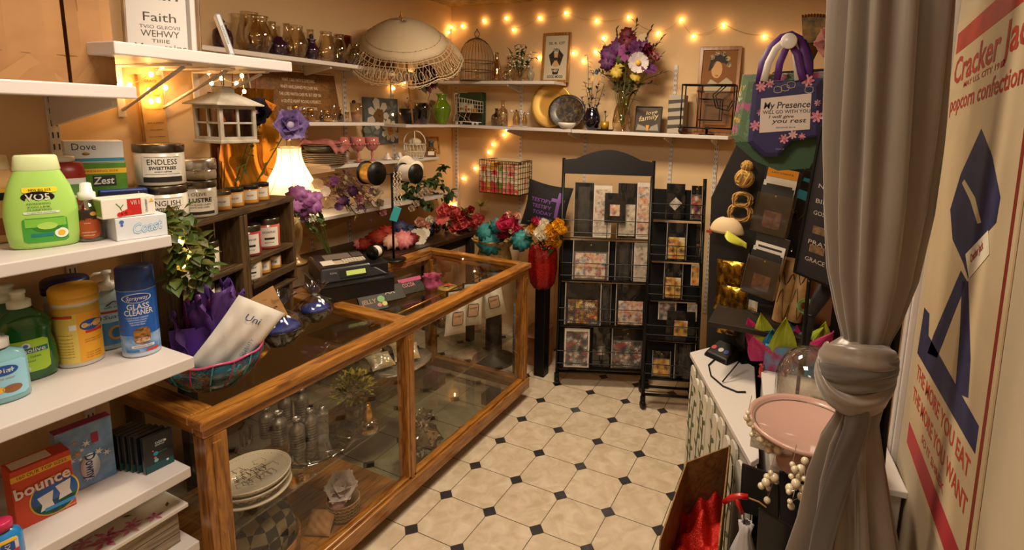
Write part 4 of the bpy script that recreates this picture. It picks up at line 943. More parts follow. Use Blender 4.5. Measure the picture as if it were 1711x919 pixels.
def goblet(lab,r,round_=False):
 loc,rr,h=spot(r,'x',-2.56,LS3);t=thing('pink_goblet',lab,'goblet',loc,0,gg)
 bp=[(rr*.12,h*.42),(rr*.5,h*.46),(rr*.92,h*.62),(rr,h*.8),(rr*.95,h)]
 if round_:bp=[(rr*.1,h*.38),(rr*.6,h*.44),(rr,h*.66),(rr*.9,h*.86),(rr*.6,h)]
 B().lathe(bp+[(a-.003,b_)for a,b_ in reversed(bp)][:-1]+[(0,h*.47)],28).build('bowl',PINK,t)
 B().lathe([(rr*.62,0),(rr*.62,.003),(rr*.2,h*.06),(rr*.13,h*.18),(rr*.2,h*.3),(rr*.14,h*.43)],20).build('stem',PINK,t)
 b=B()
 for k in range(14):b.ball((rr*1.0*math.cos(k*2*PI/14),rr*1.0*math.sin(k*2*PI/14),h*.72),rr*.16,6,4)
 b.build('hobnail_band',PINK,t);return t
goblet('round bodied pink goblet beside the plate stack',(566,229,586,282),True);goblet('middle pink goblet with beaded bowl',(587,229,611,282));goblet('pink goblet nearest the shells',(611,229,634,280))
t=thing('pink_shell','small pink glass shell lying under the middle goblet','shell',ox(600,284,-2.525).to_tuple()[:2]+(LS3+.0005,));B().ball((0,0,.008),.02,14,8,(1.3,.8,.4)).build('shell_body',PINK,t)
for px_,r_,c_,lab in((648,.030,'#c9a596','striped shell resting beside the pink goblets'),((658),.022,'#3f6a72','teal shell in front of the striped one'),(668,.028,'#d3c6b6','pale spiral shell next to the lace basket')):
 q=ox(px_,270,-2.56);t=thing('sea_shell',lab,'shell',(q.x+(.03 if r_<.025 else 0),q.y,LS3+.0005),px_,'shells on the plate shelf')
 B().lathe([(0,0)]+[(r_*(1-.7*i/8)*(1+.12*math.sin(i*2.4)),.003+r_*1.5*i/8)for i in range(9)]+[(0,r_*1.6)],20,wob=lambda a,i:1+.06*math.sin(6*a)).build('shell_body',mat(c_,.35,n=(60,'#e0d2c2')),t)
 B().lathe([(0,r_*.2),(r_*.35,r_*.25),(r_*.3,r_*.5),(0,r_*.6)],12,(r_*.75,0,0)).build('opening',mat('#8a4a44',.4),t)
loc,rr,h=spot((676,217,711,264),'x',-2.55,LS3)
t=thing('wicker_cage','small white wicker cage ornament below the parasol handle','ornament',loc,facing(loc))
WW=mat('#d3c8b4',.7)
b=B()
for k in range(18):
 a=2*PI*k/18;b.tube([(rr*.75*math.cos(a),rr*.75*math.sin(a),0),(rr*math.cos(a+.1),rr*math.sin(a+.1),h*.3),(rr*.95*math.cos(a),rr*.95*math.sin(a),h*.5)],.0022,4)
for z_ in(.003,h*.25,h*.5):b.tube([(rr*(.77 if z_<.01 else .98)*math.cos(2*PI*i/24),rr*(.77 if z_<.01 else .98)*math.sin(2*PI*i/24),z_)for i in range(24)],.003,4,True)
b.build('basket',WW,t)
b=B()
for s in(0,PI/2):b.tube([(rr*math.cos(s)*c_,rr*math.sin(s)*c_,h*.5+h*.48*(1-c_*c_)**.5*(1))for c_ in(1,.95,.8,.5,0,-.5,-.8,-.95,-1)],.004,6)
b.build('handle_hoop',WW,t)
B().ball((0,0,h*.55),rr*.62,14,8,(1,1,.7)).build('moss_ball',mat('#c3b59c',.9,bump=.6),t)
fr_=framed('framed_canvas','plain wooden frame leaning in the corner of the plate shelf','frame',(-2.66,ox(727,262,-2.66).y,LS3+.0005),PI/2,.12,.13,.135,.012,wood('#a87c40','#7a5524','y',.5),mat('#b5894e',.6))
loc,rr,h=spot((712,246,729,264),'x',-2.535,LS3);t=thing('scent_jar','tiny clear jar with a dark top before the plain frame','jar',loc,facing(loc));B().lathe([(0,.001),(rr,.001),(rr,h*.8),(rr*.5,h)],18).build('glass_body',glass('#d9c9ac',1,.05,.6,.4),t);B().lathe([(rr*.5,h),(rr*.5,h*1.4),(rr*.7,h*1.6),(0,h*1.7)],12).build('top',mat('#3a3f38',.5),t);dec(t,-rr*.6,rr*.6,h*.2,h*.6,CREAM,-rr-.001)
# -- end wall, upper shelf --
WY=3.45
loc,rr,h=spot((765,52,829,137),'y',3.455,BS1);rr*=.88
cg=thing('birdcage','tall domed grey wire birdcage on the upper shelf','birdcage',loc,facing(loc))
CGM=mat('#4d4336',.5,.5)
b=B();nW=30;hc=h*.72
def cgp(a,u):
 if u<.55:return(rr*math.cos(a),rr*math.sin(a),hc*u)
 k=(u-.55)/.45*PI/2;return(rr*math.cos(k)*math.cos(a),rr*math.cos(k)*math.sin(a),hc*.55+(h*.86-hc*.55)*math.sin(k)**.9)
for i in range(nW):b.tube([cgp(2*PI*i/nW,u)for u in(0,.3,.55,.62,.7,.78,.86,.93,.99)],.0016,4)
b.build('wires',CGM,cg)
b=B()
for z_ in(.002,hc*.3,hc*.55):b.tube([(rr*math.cos(2*PI*i/36),rr*math.sin(2*PI*i/36),z_)for i in range(36)],.0028,5,True)
b.build('hoops',CGM,cg);B().lathe([(0,.001),(rr,.001),(rr,.006),(0,.006)],36).build('base_tray',CGM,cg)
b=B()
for i in range(4):
 a=PI*i/4
 for s in(0,PI):b.tube([((.022*math.sin(PI*u))*math.cos(a+s),(.022*math.sin(PI*u))*math.sin(a+s),h*.86+h*.16*u)for u in(0,.2,.4,.6,.8,1)],.0018,4)
b.ball((0,0,h*1.03),.006,8,6);b.lathe([(.016,h*.855),(.02,h*.865),(.010,h*.875)],14);b.build('crown_finial',CGM,cg)
b=B().lathe([(0,.006),(.028,.007),(.03,.02),(.012,.03),(.012,.05),(.016,.055),(.016,.12),(.009,.14),(.012,.15),(0,.152)],18);b.build('glass_candlestick',GC,cg)
loc,rr,h=spot((740,104,766,136),'y',3.395,BS1)
t=thing('glass_globe','round cut glass globe holder beside the birdcage','candle holder',loc,facing(loc));B().lathe([(.018,0),(.02,.004),(.008,.010),(rr*.7,h*.2),(rr,h*.55),(rr*.8,h*.85),(rr*.5,h),(rr*.46,h),(rr*.76,h*.84),(rr*.94,h*.55),(rr*.6,h*.2)],28,wob=lambda a,i:1+.03*math.sin(12*a)).build('globe',GC,t);B().ball((0,0,h*.5),rr*.38,12,8).build('inner_bulb',mat('#e0cfa8',.2,coat=.5),t)
gu='small glass pieces on the upper end shelf'
vessel('glass_bottle','tall ribbed clear bottle right beside the birdcage','bottle',(822,88,838,136),'y',WY,BS1,glass('#e6d6b0',1.2,.05,.8,.45),'tallv',gu,wob=lambda a,i:1+.03*math.sin(10*a))
vessel('glass_bottle','short clear bottle between ribbed bottle and plant','bottle',(839,112,850,136),'y',WY-.04,BS1,GC,'bottle',gu)
def owl(t,r,h):B().lathe([(0,.002),(r*.7,.004),(r*.75,h*.4),(r*.5,h*.75),(0,h*.85)],14).build('inner_figure',mat('#5c4a34',.5,n=(90,'#c9b48c')),t)
vessel('glass_jar','clear jar with a mottled figure inside on the upper shelf','jar',(845,104,858,136),'y',WY,BS1,GC,'tulip',gu,extra=owl)
vessel('patterned_vase','small silver mosaic vase under the leafy sprig','vase',(880,112,893,137),'y',WY,BS1,blots('#3a342c',['#c9b48c','#8f8578','#e6d9bf'],160,.25,.5),'urn',part='body')
vessel('dark_bowl','black flared planter bowl in the room corner','bowl',(668,182,700,206),'x',-2.62,BS2,mat('#17120f',.4),'bowl',part='body')
vessel('glass_bowl','purple tinted glass bowl between the corner planter and green vase','bowl',(692,172,722,206),'x',-2.60,BS2,glass('#8f7a86',1.3,.04,.7,.35),'bowl',wob=lambda a,i:1+.02*math.sin(14*a))
vessel('green_vase','glossy green glass vase with a flared neck','vase',(724,157,753,207),'x',-2.60,BS2,mat('#5b7a12',.1,coat=.5),'urn',part='body')
p0=oy(760,208,3.53);p1=oy(818,210,3.53)
t=thing('green_folder','dark green box file standing behind the tiny shopping cart','box',((p0.x+p1.x)/2,3.50,BS2+.0005));B().span((-.118,0,0),(.118,.05,.252)).build('box_body',mat('#16321c',.5),t,bev=.002);B().span((-.118,-.0006,.246),(-.02,0,.252)).build('gilt_edge',GOLD,t);B().span((-.03,-.0006,.03),(.09,-.0001,.085)).build('brown_panel',mat('#3a2110',.6),t)
loc=oy(783,208,3.415);ct=thing('toy_shopping_cart','miniature white wire shopping cart holding tiny boxes','cart',(loc.x,3.415,BS2+.0005));CW=mat('#cdbfae',.4,.3)
def rail(name,pts,r=.0026):b=B();b.tube(pts,r,6);return b.build(name,CW,ct)
b=B();X0,X1,Yd,Z0,Z1=-.085,.108,.035,.095,.205
def tap(x):return Z1-.028*(x-X0)/(X1-X0)
for y_ in(-Yd,Yd):
 for i in range(9):x=X0+(X1-X0)*i/8;b.tube([(x,y_,Z0),(x,y_,tap(x))],.0017,4)
 for j in range(4):b.tube([(X0,y_,Z0+(Z1-Z0)*j/3),(X1,y_,Z0+(tap(X1)-Z0)*j/3)],.0017 if j else .0026,4)
for x in(X0,X1):
 for j in range(4):z_=Z0+(tap(x)-Z0)*j/3;b.tube([(x,-Yd,z_),(x,Yd,z_)],.002,4)
for i in range(9):x=X0+(X1-X0)*i/8;b.tube([(x,-Yd,Z0),(x,Yd,Z0)],.0015,4)
b.build('wire_basket',CW,ct)
for y_ in(-Yd*.8,Yd*.8):
 rail('side_frame',[(-.105,y_,.235),(-.112,y_,.22),(-.10,y_,.09),(-.122,y_,.03),(-.122,y_,.024),(.10,y_,.020)]);rail('brace',[(-.10,y_,.088),(-.02,y_,.05),(0,y_,.022)],.002);rail('brace',[(-.03,y_,.026),(.0,y_,.092)],.002)
rail('push_bar',[(-.105,-Yd*.8,.235),(-.105,Yd*.8,.235)],.004)
for x in(-.09,.06):
 for y_ in(-Yd*.8,Yd*.8):b=B();b.T=RT((x,y_+.004,.010),(PI/2,0,0));b.cyl((0,0,0),.010,.008,16);b.build('wheel',mat('#d5cbbb',.4),ct)
gtb='tiny boxes in the toy cart'
for x,w_,h_,lab in((-.05,.036,.07,'tall tiny white box in the toy cart'),(-.012,.026,.045,'tiny amber box in the toy cart'),(.02,.030,.055,'tiny pale box in the middle of the toy cart'),(.05,.02,.03,'tiny golden box at the cart front')):
 o=thing('tiny_box',lab,'box',(loc.x+x,3.415,BS2+.0982),0,gtb);B().span((-w_/2,-.02,0),(w_/2,.02,h_)).build('carton',mat(['#cfc2b0','#a86a1c','#d6cab8','#b9842c'][int((x+.05)*30)%4],.4),o,bev=.001);dec(o,-w_/2+.003,w_/2-.003,h_*.2,h_*.5,mat('#8a6a4a',.5),-.0206)
gbt='clear bottles beside the green box'
vessel('glass_jug','stout clear jug beside the green box','jug',(821,181,838,210),'y',WY,BS2,GSMK,'bottle',gbt)
def fill2(t,r,h):B().lathe([(0,.003),(r*.75,.004),(r*.8,h*.3),(r*.6,h*.5),(0,h*.55)],14).build('orange_filling',mat('#7a4a2a',.5,n=(60,'#c9b48c')),t)
vessel('glass_decanter','tall necked clear decanter with rusty filling','bottle',(831,168,849,211),'y',WY-.03,BS2,GC,'bottle',gbt,extra=fill2)
def bird(t,r,h):
 for s in(-1,1):B().ball((s*r*1.2,-.004,h*1.0),r*.5,8,6,(1,.6,.8)).build('petal',WHITE,t)
 B().ball((0,0,h*1.05),r*.25,8,6).build('bead',mat('#3a2a1a',.4),t);B().lathe([(0,.001),(r*1.2,.001),(r*1.2,.006),(0,.007)],18).build('base',WHITE,t)
 B().lathe([(0,.008),(r*.25,.01),(r*.2,h*.7),(0,h*.75)],10).build('gold_core',mat('#d9a23c',.3),t)
vessel('glass_dome','tiny glass dome with golden core and white petals','ornament',(856,186,869,212),'y',WY,BS2,GC,'tulip','tiny glass domes',extra=bird)
vessel('glass_dome','tiny glass dome nearest the golden plate','ornament',(872,190,881,212),'y',WY,BS2,GC,'tulip','tiny glass domes',extra=bird)
def standing_plate(lab,r,y,z,mrim,mmid,lean=.16,sq=1,thick=.01):
 loc,rr,h=spot(r,'y',y,z);R_=h/2
 t=thing('decorative_plate',lab,'plate',(loc.x,y,z+R_*math.cos(lean)*1.0+.0008),0,'plates standing on the end wall shelf',rot=(-lean,0,facing(loc)*.5))
 b=B();b.T=Euler((PI/2,0,0)).to_matrix().to_4x4()
 k=rr/R_
 b.lathe([(0,-.004),(R_*.6,-.004),(R_,.006),(R_,.009),(R_*.9,.0085),(R_*.66,.002)],48,(0,0,0),k,1);o=b.build('rim',mrim,t)
 b=B();b.T=Euler((PI/2,0,0)).to_matrix().to_4x4();b.lathe([(R_*.665,.002),(R_*.63,.0005),(R_*.55,-.0005),(0,-.0003)],48,(0,0,0),k,1);b.build('well',mmid,t)
 return t,R_
GM=mat('#c79d4e',.35,.6);standing_plate('large golden charger plate standing on edge behind the black one',(886,137,957,215),3.53,BS2,GM,mat('#b98c3f',.4,.6))
standing_plate('black plate with golden leopard blotches standing on edge',(915,157,978,215),3.47,BS2,blots('#14131a',['#c79a3a','#1a1a22','#d8b060','#8a6a2a','#15141c'],75,.3,.3),blots('#14131a',['#c79a3a','#1a1a22','#d8b060','#8a6a2a','#15141c'],75,.3,.3),.2)
vessel('white_bowl','little white bowl in front of the black and gold plate','bowl',(932,205,962,216),'y',3.40,BS2,mat('#d9d2c6',.3),'bowl',part='body')
loc,rr,h=spot((998,196,1022,222),'y',3.42,BS2-.002)
t=thing('candle_holder','small black based gold candle holder beside the dark vase','candle holder',loc);B().box((0,0,.005),(rr*2,rr*1.4,.010)).build('base',BLACK,t,bev=.001);B().lathe([(0,.0102),(rr*.55,.0102),(rr*.58,h*.7),(rr*.5,h*.7),(0,h*.68)],20).build('gold_cup',mat('#c99a3c',.3,.6),t);b=B();b.tube([(0,0,h*.6),(.004,0,h*1.0),(.0,0,h*1.35)],.0025,5);b.tube([(.004,0,h),(.02,0,h*1.15)],.002,4);b.build('twig',BLACK,t);B().ball((0,0,h*1.4),.008,8,6).build('bud',BLACK,t)
def art(o,items,y):
 for nm,mt_,poly in items:
  b=B();b.prism(poly,.0006);q=b.build(nm,mt_,o);q.location=(0,y,0)
AF=wood('#a9772f','#7b5019','z',.4)
p=oy(929,140,3.56)
f1=framed('framed_print','wooden framed bird and lettering print leaning on the upper wall','picture',(oy(927,138,3.55).x,3.535,BS1+.0005),0,.10,.225,.36,.02,AF,mat('#c9bda6',.7))
DK=mat('#26221f',.7)
art(f1,[('dark_wing_print',DK,[(-.06,.20),(-.02,.235),(-.01,.16),(-.035,.12)]),('dark_wing_print',DK,[(.06,.20),(.02,.24),(.01,.16),(.035,.12)]),('face_print',mat('#c99a6a',.7),[(.042*math.cos(2*PI*i/16),.165+.05*math.sin(2*PI*i/16))for i in range(16)]),('dark_beard_print',DK,[(-.032,.10),(.032,.10),(.02,.06),(-.02,.06)])],.0062)
art(f1,[('eye_print',DK,[(.014*math.cos(2*PI*i/12),.172+.012*math.sin(2*PI*i/12))for i in range(12)])],.0055)
text('SIL R. CIT',.026,INK,f1,(0,.0058,.285),width=.13,bold=.01);text('OPEN',.03,INK,f1,(0,.0058,.235),width=.05,bold=.02);text('HEY',.024,CREAM,f1,(0,.0052,.085),width=.045,bold=.02);text('GOOD MOOD',.028,INK,f1,(0,.0058,.043),width=.13,bold=.02)
f2=framed('framed_print','amber framed folk art portrait leaning behind the black wire stand','picture',(oy(1193,215,3.53).x,3.525,BS2-.001),0,.085,.265,.565,.022,wood('#a5691d','#7a4a10','z',.4),mat('#84501a',.7))
art(f2,[('face_print',mat('#cfa06a',.7),[(-.015+.035*math.cos(2*PI*i/16),.42+.055*math.sin(2*PI*i/16))for i in range(16)]),('hair_print',DK,[(-.07,.41),(-.06,.48),(-.02,.52),(.04,.51),(.06,.45),(.03,.46),(-.02,.475),(-.05,.42)]),('collar_print',mat('#b9a98c',.7),[(-.09,.30),(-.05,.36),(.0,.33),(.05,.37),(.09,.34),(.08,.28),(-.08,.27)]),('robe_print',mat('#6b4a2c',.7),[(-.085,.265),(.085,.275),(.09,.08),(-.09,.08)]),('lip_print',mat('#8c2a1e',.7),[(-.03,.385),(0,.385),(-.015,.375)])],.0062)
for x,z in((-.05,.5),(-.02,.525),(.02,.52),(.05,.49),(.06,.45)):
 b=B();b.T=RT((x,.0055,z),(PI/2,0,0));b.cyl((0,0,0),.016,.0006,10);b.build('curl_print',mat('#c9b48c',.7,n=(120,'#3a2c1c')),f2)
t=framed('framed_canvas','square dark canvas with pale script and bird beside the bouquet vase','picture',(oy(1081,222,3.47).x,3.455,BS2-.0015),-.08,.14,.19,.175,.006,mat('#2a211a',.5),mat('#4a3826',.6,n=(9,'#2c2620')),.014)
PCR=mat('#d3bd92',.6)
text('family',.05,PCR,t,(0,.0058,.10),width=.14,shear=.2,rot=(PI/2,-.2,0));text('love',.035,PCR,t,(.02,.0058,.135),width=.08,shear=.2,rot=(PI/2,-.2,0))
art(t,[('wing_print',mat('#8a8578',.6),[(-.08,.015),(-.07,.055),(-.02,.04),(0,.015)]),('wing_print',mat('#8a8578',.6),[(.08,.015),(.07,.06),(.025,.04),(.01,.015)]),('bird_print',mat('#c98f3a',.6),[(-.012,.05),(.012,.05),(.008,.012),(-.008,.012)])],.0056)
# -- flowers --
def petal_mat(c,c2=None):return mat(c,.6,n=(35,c2)if c2 else None,trl=.25)
def leaf(b,p,d,L,w,up=(0,0,1),curl=.3):
 p,d=Vector(p),Vector(d).normalized();s=d.cross(Vector(up));s=s.normalized()if s.length>.05 else d.orthogonal().normalized();n=s.cross(d)
 vs=[]
 for t_,k in((0,.12),(.3,.9),(.6,.85),(1,.02)):
  c=p+d*L*t_-n*curl*L*t_*t_
  vs+=[c-s*w*k*.5+n*w*.12*k,c,c+s*w*k*.5+n*w*.12*k]
 b.add(vs,[(3*i+j,3*i+j+1,3*i+j+4,3*i+j+3)for i in range(3)for j in range(2)],True)
def rings(b,spec,T):
 """petal rings: (count, length, width, opening angle, cup)"""
 b.T=T
 for q,(n,L,w,op,cup)in enumerate(spec):
  for i in range(n):
   a=2*PI*i/n+q*.6;ca,sa=math.cos(a),math.sin(a);co_,so=math.cos(op),math.sin(op)
   def f(u,v):
    x=(u-.5)*w*(math.sin(min(1,v*1.15+.12)*PI*.62)+.12);r_=L*v;bend=op-cup*v
    z=r_*math.cos(bend)+.10*w*math.sin(v*9+i)*abs(u-.5);y=r_*math.sin(bend)-cup*.35*abs(u-.5)*w*v
    return(y*ca-x*sa,y*sa+x*ca,z)
   b.grid(f,4,4)
 b.T=Matrix();return b
def bloom(kind,parent,p,d,r,mt,mc=None):
 T=Matrix.Translation(Vector(p))@Vector(d).to_track_quat('Z','Y').to_matrix().to_4x4();b=B()
 if kind=='rose':rings(b,[(3,r*.8,r*.9,.25,.5),(4,r*.95,r*1.1,.75,.6),(5,r*1.05,r*1.2,1.25,.5)],T)
 elif kind=='daisy':rings(b,[(9,r,r*.5,1.35,.15)],T)
 elif kind=='lily':rings(b,[(6,r*1.15,r*.75,1.0,-.35)],T)
 elif kind=='poppy':rings(b,[(5,r*.8,r*1.1,.8,.3),(6,r*1.05,r*1.25,1.2,.15)],T)
 else:
  b.T=T;k1=rnd.random()*9
  for j in range(3):
   rr=r*(1-.26*j)
   b.lathe([(rr*.1,-rr*.3),(rr*.8,-rr*.2),(rr,rr*.15),(rr*.75,rr*.55),(rr*.3,rr*.8),(.0001,rr*.72)],20,wob=lambda a,i:1+.22*math.sin(9*a+i*2+j+k1)*(i<5))
  b.T=Matrix()
 o=b.build('bloom',mt,parent)
 if mc:
  c=B();c.T=T;c.ball((0,0,r*.22),r*.26,10,6,(1,1,.6));c.build('flower_center',mc,o)
 return o
GRN=mat('#33471b',.55,n=(20,'#4d6324'),trl=.15);DGRN=mat('#1f3318',.5,n=(20,'#35502a'),trl=.15);STEMM=mat('#4a5a24',.6)
def bunch(name,label,cat,base,heads,plane,leaves=26,lg=GRN,group='bunches of artificial flowers behind the showcase',stems=True,lsz=.06):
 """heads: (px, py, pixel radius, material, kind[, centre]) sighted on an upright plane; stems run down to the base"""
 base=Vector(base);t=thing(name,label,cat,base,0,group);ax,val=plane;f=ox if ax=='x' else oy
 pts=[]
 for h in heads:
  j=U(-.035,.035);p=f(h[0],h[1],val+j);pts.append(p)
  d=(EYEP-p).normalized()*.9+Vector((U(-.5,.5),U(-.5,.5),U(.0,.8)));p.z=max(p.z,base.z+.04);bloom(h[4],t,p-base,d,size(h[2],p)*(1.22 if len(heads)>2 else 1.0),h[3],h[5]if len(h)>5 else None)
 b=B()
 for p in pts:q=p-base;b.tube([(0,0,0),q*.5+Vector((0,0,.02)),q-Vector((0,0,.005))],.0022,4)
 b.build('stems',STEMM,t)
 b=B()
 for i in range(leaves):
  p=rnd.choice(pts)-base;k=U(.55,1.0);q=Vector((p.x*k,p.y*k,p.z*k));d=Vector((U(-1,1),U(-1,1),U(-.3,.8)))
  leaf(b,q,d,lsz*U(.7,1.3),lsz*.5*U(.7,1.2))
 b.build('foliage',lg,t)
 return t
def vine(name,label,cat,paths,lsz,n,mt,base,stem=.002,group=None,mt2=None):
 base=Vector(base);t=thing(name,label,cat,base,0,group)
 b=B();c=B();c2=B()
 for pth in paths:
  P=[Vector(p)-base for p in pth];b.tube(P,stem,5)
  for i in range(n):
   u=rnd.random()*(len(P)-1);k=int(u);p=P[k]+(P[k+1]-P[k])*(u-k)
   leaf(rnd.choice((c,c2)),p+Vector((U(-.3,.3),U(-.3,.3),U(-.3,.3)))*lsz,(U(-.4,1),U(-1,.6),U(-.9,.5)),lsz*U(.6,1.2),lsz*U(.5,.9),(U(-.3,.3),-.3,1))
 b.build('stems',mat('#5a4a28',.7),t);c.build('foliage',mt,t);c2.build('foliage',mt2 or mt,t)
 return t
 # -- candle rack --
RZT=1.365
a0=oz(285,380,RZT);a1=oz(491,327,RZT);am=oz(423,343,RZT);RZB=oy(423,491,am.y).z
KS=.80
ru=(a1-a0);RL=ru.length;ru.normalize()
rk=thing('crate_rack','dark stained wooden crate rack of candle jars beside the table lamp','rack',(a0.x,a0.y,RZB),math.atan2(ru.y,ru.x))
RWD={a:wood('#57401f','#2a1a0b',a,.6,12,0)for a in 'xyz'}
def rkb(name,x0,x1,y0,y1,z0,z1,ax):return B().span((x0,y0,z0),(x1,y1,z1)).build(name,RWD[ax],rk,bev=.003)
HT=RZT-RZB;DP=.10;XM=RL*.50
rkb('top_board',0,RL,0,DP,HT-.022,HT,'x')
M1,M2,LO=HT*.58,HT*.55,.035
for x in(0,XM-.016,XM+.006,RL-.022):rkb('upright',x,x+.02,.002,DP-.004,0,HT-.0225,'z')
rkb('shelf_board',.02,XM-.016,0,DP,M1-.2*HT,M1-.2*HT+.02,'x');rkb('shelf_board',XM+.026,RL-.022,0,DP,M2-.16*HT,M2-.16*HT+.018,'x')
rkb('shelf_board',.02,XM-.016,0,DP,0,.016,'x');rkb('shelf_board',XM+.026,RL-.022,0,DP,.045,.06,'x')
rkb('front_lip',XM+.026,RL-.022,-.006,0,.04,.072,'x');rkb('back_board',0,RL,DP-.003,DP,.02,HT-.03,'x')
def rkp(x,y,z):return rk.matrix_local@Vector((x,y,z))if False else Vector((rk.location.x+x*ru.x-y*ru.y,rk.location.y+x*ru.y+y*ru.x,RZB+z))
WAXW=mat('#d9d0bd',.3,coat=.5);LABW=mat('#d8d2c4',.6);LID=mat('#6b655c',.28,1);LIDB=mat('#15120f',.35,.3)
def candle(label,p,r,h,wax,lid,lines,style=0,rz=None,group='jar candles on the crate rack'):
 t=thing('jar_candle',label,'candle',p,facing(p)+.1 if rz is None else rz,group)
 hb=h*.80;prof=[(0,.0006),(r*.9,.0006),(r*.97,.004),(r*.97,hb)]
 B().lathe(prof+[(r*.9,hb+.002),(0,hb+.002)],32).build('jar',wax,t)
 B().lathe([(r*.985,hb),(r,hb+.002),(r,h-.003),(r*.97,h),(0,h)],32).build('lid',lid,t)
 S,S2=skin(prof,1,.0007),skin(prof,1,.0013);w=r*.72
 slabel(LABW,t,-w,w,hb*.12,hb*.9,S,'label',14)
 if style==0:
  slabel(INK,t,-w,w,hb*.12,hb*.28,S2,'label_band',14)
  for z in(.87,.36):slabel(INK,t,-w*.9,w*.9,hb*z,hb*z+.0008,S2,'label_rule',10)
  stext(lines[0],r*.36,INK,t,0,hb*.72,S2,w*1.55);stext(lines[1],r*.2,INK,t,0,hb*.54,S2,w*1.4,.03);stext(lines[2],r*.12,INK,t,0,hb*.44,S2,w*.9)
 elif style==1:
  stext(lines[0],r*.30,INK,t,0,hb*.70,S2,w*1.4);slabel(INK,t,-w*.5,w*.6,hb*.40,hb*.48,S2,'label_band',10);stext(lines[1],r*.16,INK,t,0,hb*.28,S2,w)
 elif style==2:
  stext(lines[0],r*.26,INK,t,0,hb*.8,S2,w*1.0);stext(lines[1],r*.34,INK,t,w*.1,hb*.6,S2,w*1.5,.03);stext(lines[2],r*.14,INK,t,0,hb*.45,S2,w*1.5);stext(lines[2],r*.14,INK,t,0,hb*.36,S2,w*1.3);slabel(INK,t,-w,w,hb*.12,hb*.22,S2,'label_band')
  for z in(.8,.55,.3):sdisc(mat('#4f6a3a',.6),t,-w*.8,hb*z,r*.12,r*.16,S2,'leaf_print')
 else:slabel(mat('#c98f3a',.5),t,-w,w,hb*.12,hb*.3,S2,'label_band');stext(lines[0],r*.4,INK,t,0,hb*.6,S2,w)
 return t
jd=((-2.0,1.2),)
p1=rkp(.045,.052,HT+.0005);RB=.062
c1=candle('large white jar candle at the crate top with another stacked on it',p1,RB,.120,WAXW,LID,('ENGLISH','SWEET VIEW','meadow'),0)
candle('large white jar candle stacked highest at the crate end',(p1.x,p1.y,p1.z+.1205),RB,.120,WAXW,LID,('ENDLESS','SWEETTREES','candle'),0)
p2=rkp(.178,.052,HT+.0005)
candle('large grey labelled jar candle with leaf print on the crate top',p2,.056,.118,mat('#cfcac0',.3,coat=.4),LID,('OLIVE','LUSTRE','WHITE AND LINEN'),2)
candle('glass lidded jar candle stacked over the leaf printed one',(p2.x-.012,p2.y+.01,p2.z+.1485),.066,.085,mat('#b9ae9c',.12,.3,coat=.4),STEEL,('','',''),3)if False else None
o=thing('jar_candle','short clear jar candle stacked over the leaf printed one','candle',(p2.x-.01,p2.y+.01,p2.z+.1185),0,'jar candles on the crate rack')
B().lathe([(0,.0006),(.051,.0006),(.054,.004),(.054,.032),(.05,.034),(0,.034)],28).build('jar',mat('#a99c86',.1,.2,coat=.5),o);B().lathe([(.0545,.032),(.056,.034),(.056,.064),(.053,.067),(0,.067)],28).build('lid',STEEL,o)
AM=mat('#c98f3e',.15,coat=.5)
for i,lab in enumerate(('first small amber candle after the leaf printed jar','second small amber candle after the leaf printed jar','third small amber candle on the crate top','small amber candle on the crate top beside the lampshade')):
 p=rkp(.285+.075*i,.05+.006*(i%2),HT+.0005);candle(lab,p,.031,.068,AM,LIDB if i else LID,('noir',),3)
for i,(x,z,r,h,wx,ld,ln,st,lab)in enumerate(((.075,M1-.2*HT+.02,.050,.13,WAXW,LID,('Vanilla','soy'),1,'white jar candle behind the ivy on the middle crate shelf'),(.185,M1-.2*HT+.02,.058,.135,mat('#cfc6b0',.3),LID,('Always','soy wax'),1,'white jar candle with olive base on the middle crate shelf'),(XM+.09,M2-.16*HT+.018,.058,.145,mat('#a3343a',.2,coat=.4),LID,('ahwo','berry'),1,'red jar candle on the middle crate shelf'),(XM+.21,M2-.16*HT+.018,.065,.150,mat('#b9604a',.2,coat=.4),LID,('SASSAFRAS','spice'),1,'rusty jar candle with white label nearest the lilac flowers'),(.15,.016,.072,.135,WAXW,LID,('zentrum','soy candle'),1,'wide white jar candle on the lowest crate shelf'),(.245,.016,.036,.11,mat('#8f8578',.3),LIDB,('bee','soy'),1,'narrow dark lidded jar on the lowest crate shelf'),(XM+.085,.06,.054,.115,mat('#c9b48c',.3),LID,('Parlor','soy'),1,'cream jar candle on the lowest shelf past the divider'),(XM+.165,.06,.036,.08,AM,LIDB,('oud',),3,'small amber candle low in the crate beside the cream jar'),(XM+.235,.06,.036,.085,AM,LIDB,('fig',),3,'small amber candle at the low end of the crate'))):
 candle(lab,rkp(x,.05,z+.0005),min(r*KS,.044),min(h*KS,.9*(HT*.5)),wx,ld,ln,st)
rs=thing('wooden_riser','dark wooden riser block under the candle crate rack','riser',(rk.location.x,rk.location.y,CTOP+.0005),rk.rotation_euler.z);hz=RZB-CTOP-.001
for x in(.03,RL*.5,RL-.05):B().span((x,.01,0),(x+.025,DP-.01,hz-.012)).build('leg',RWD['z'],rs,bev=.002)
B().span((0,.002,hz-.0119),(RL,DP-.002,hz)).build('top_board',RWD['x'],rs,bev=.002)
iv=[[ox(288,345,-1.62),ox(300,385,-1.60),ox(318,420,-1.58),ox(330,455,-1.58),ox(318,480,-1.60)],[ox(280,350,-1.60),ox(285,400,-1.58),ox(292,440,-1.60),ox(285,480,-1.62)],[ox(300,350,-1.62),ox(335,400,-1.60),ox(345,435,-1.60),ox(340,460,-1.60)]]
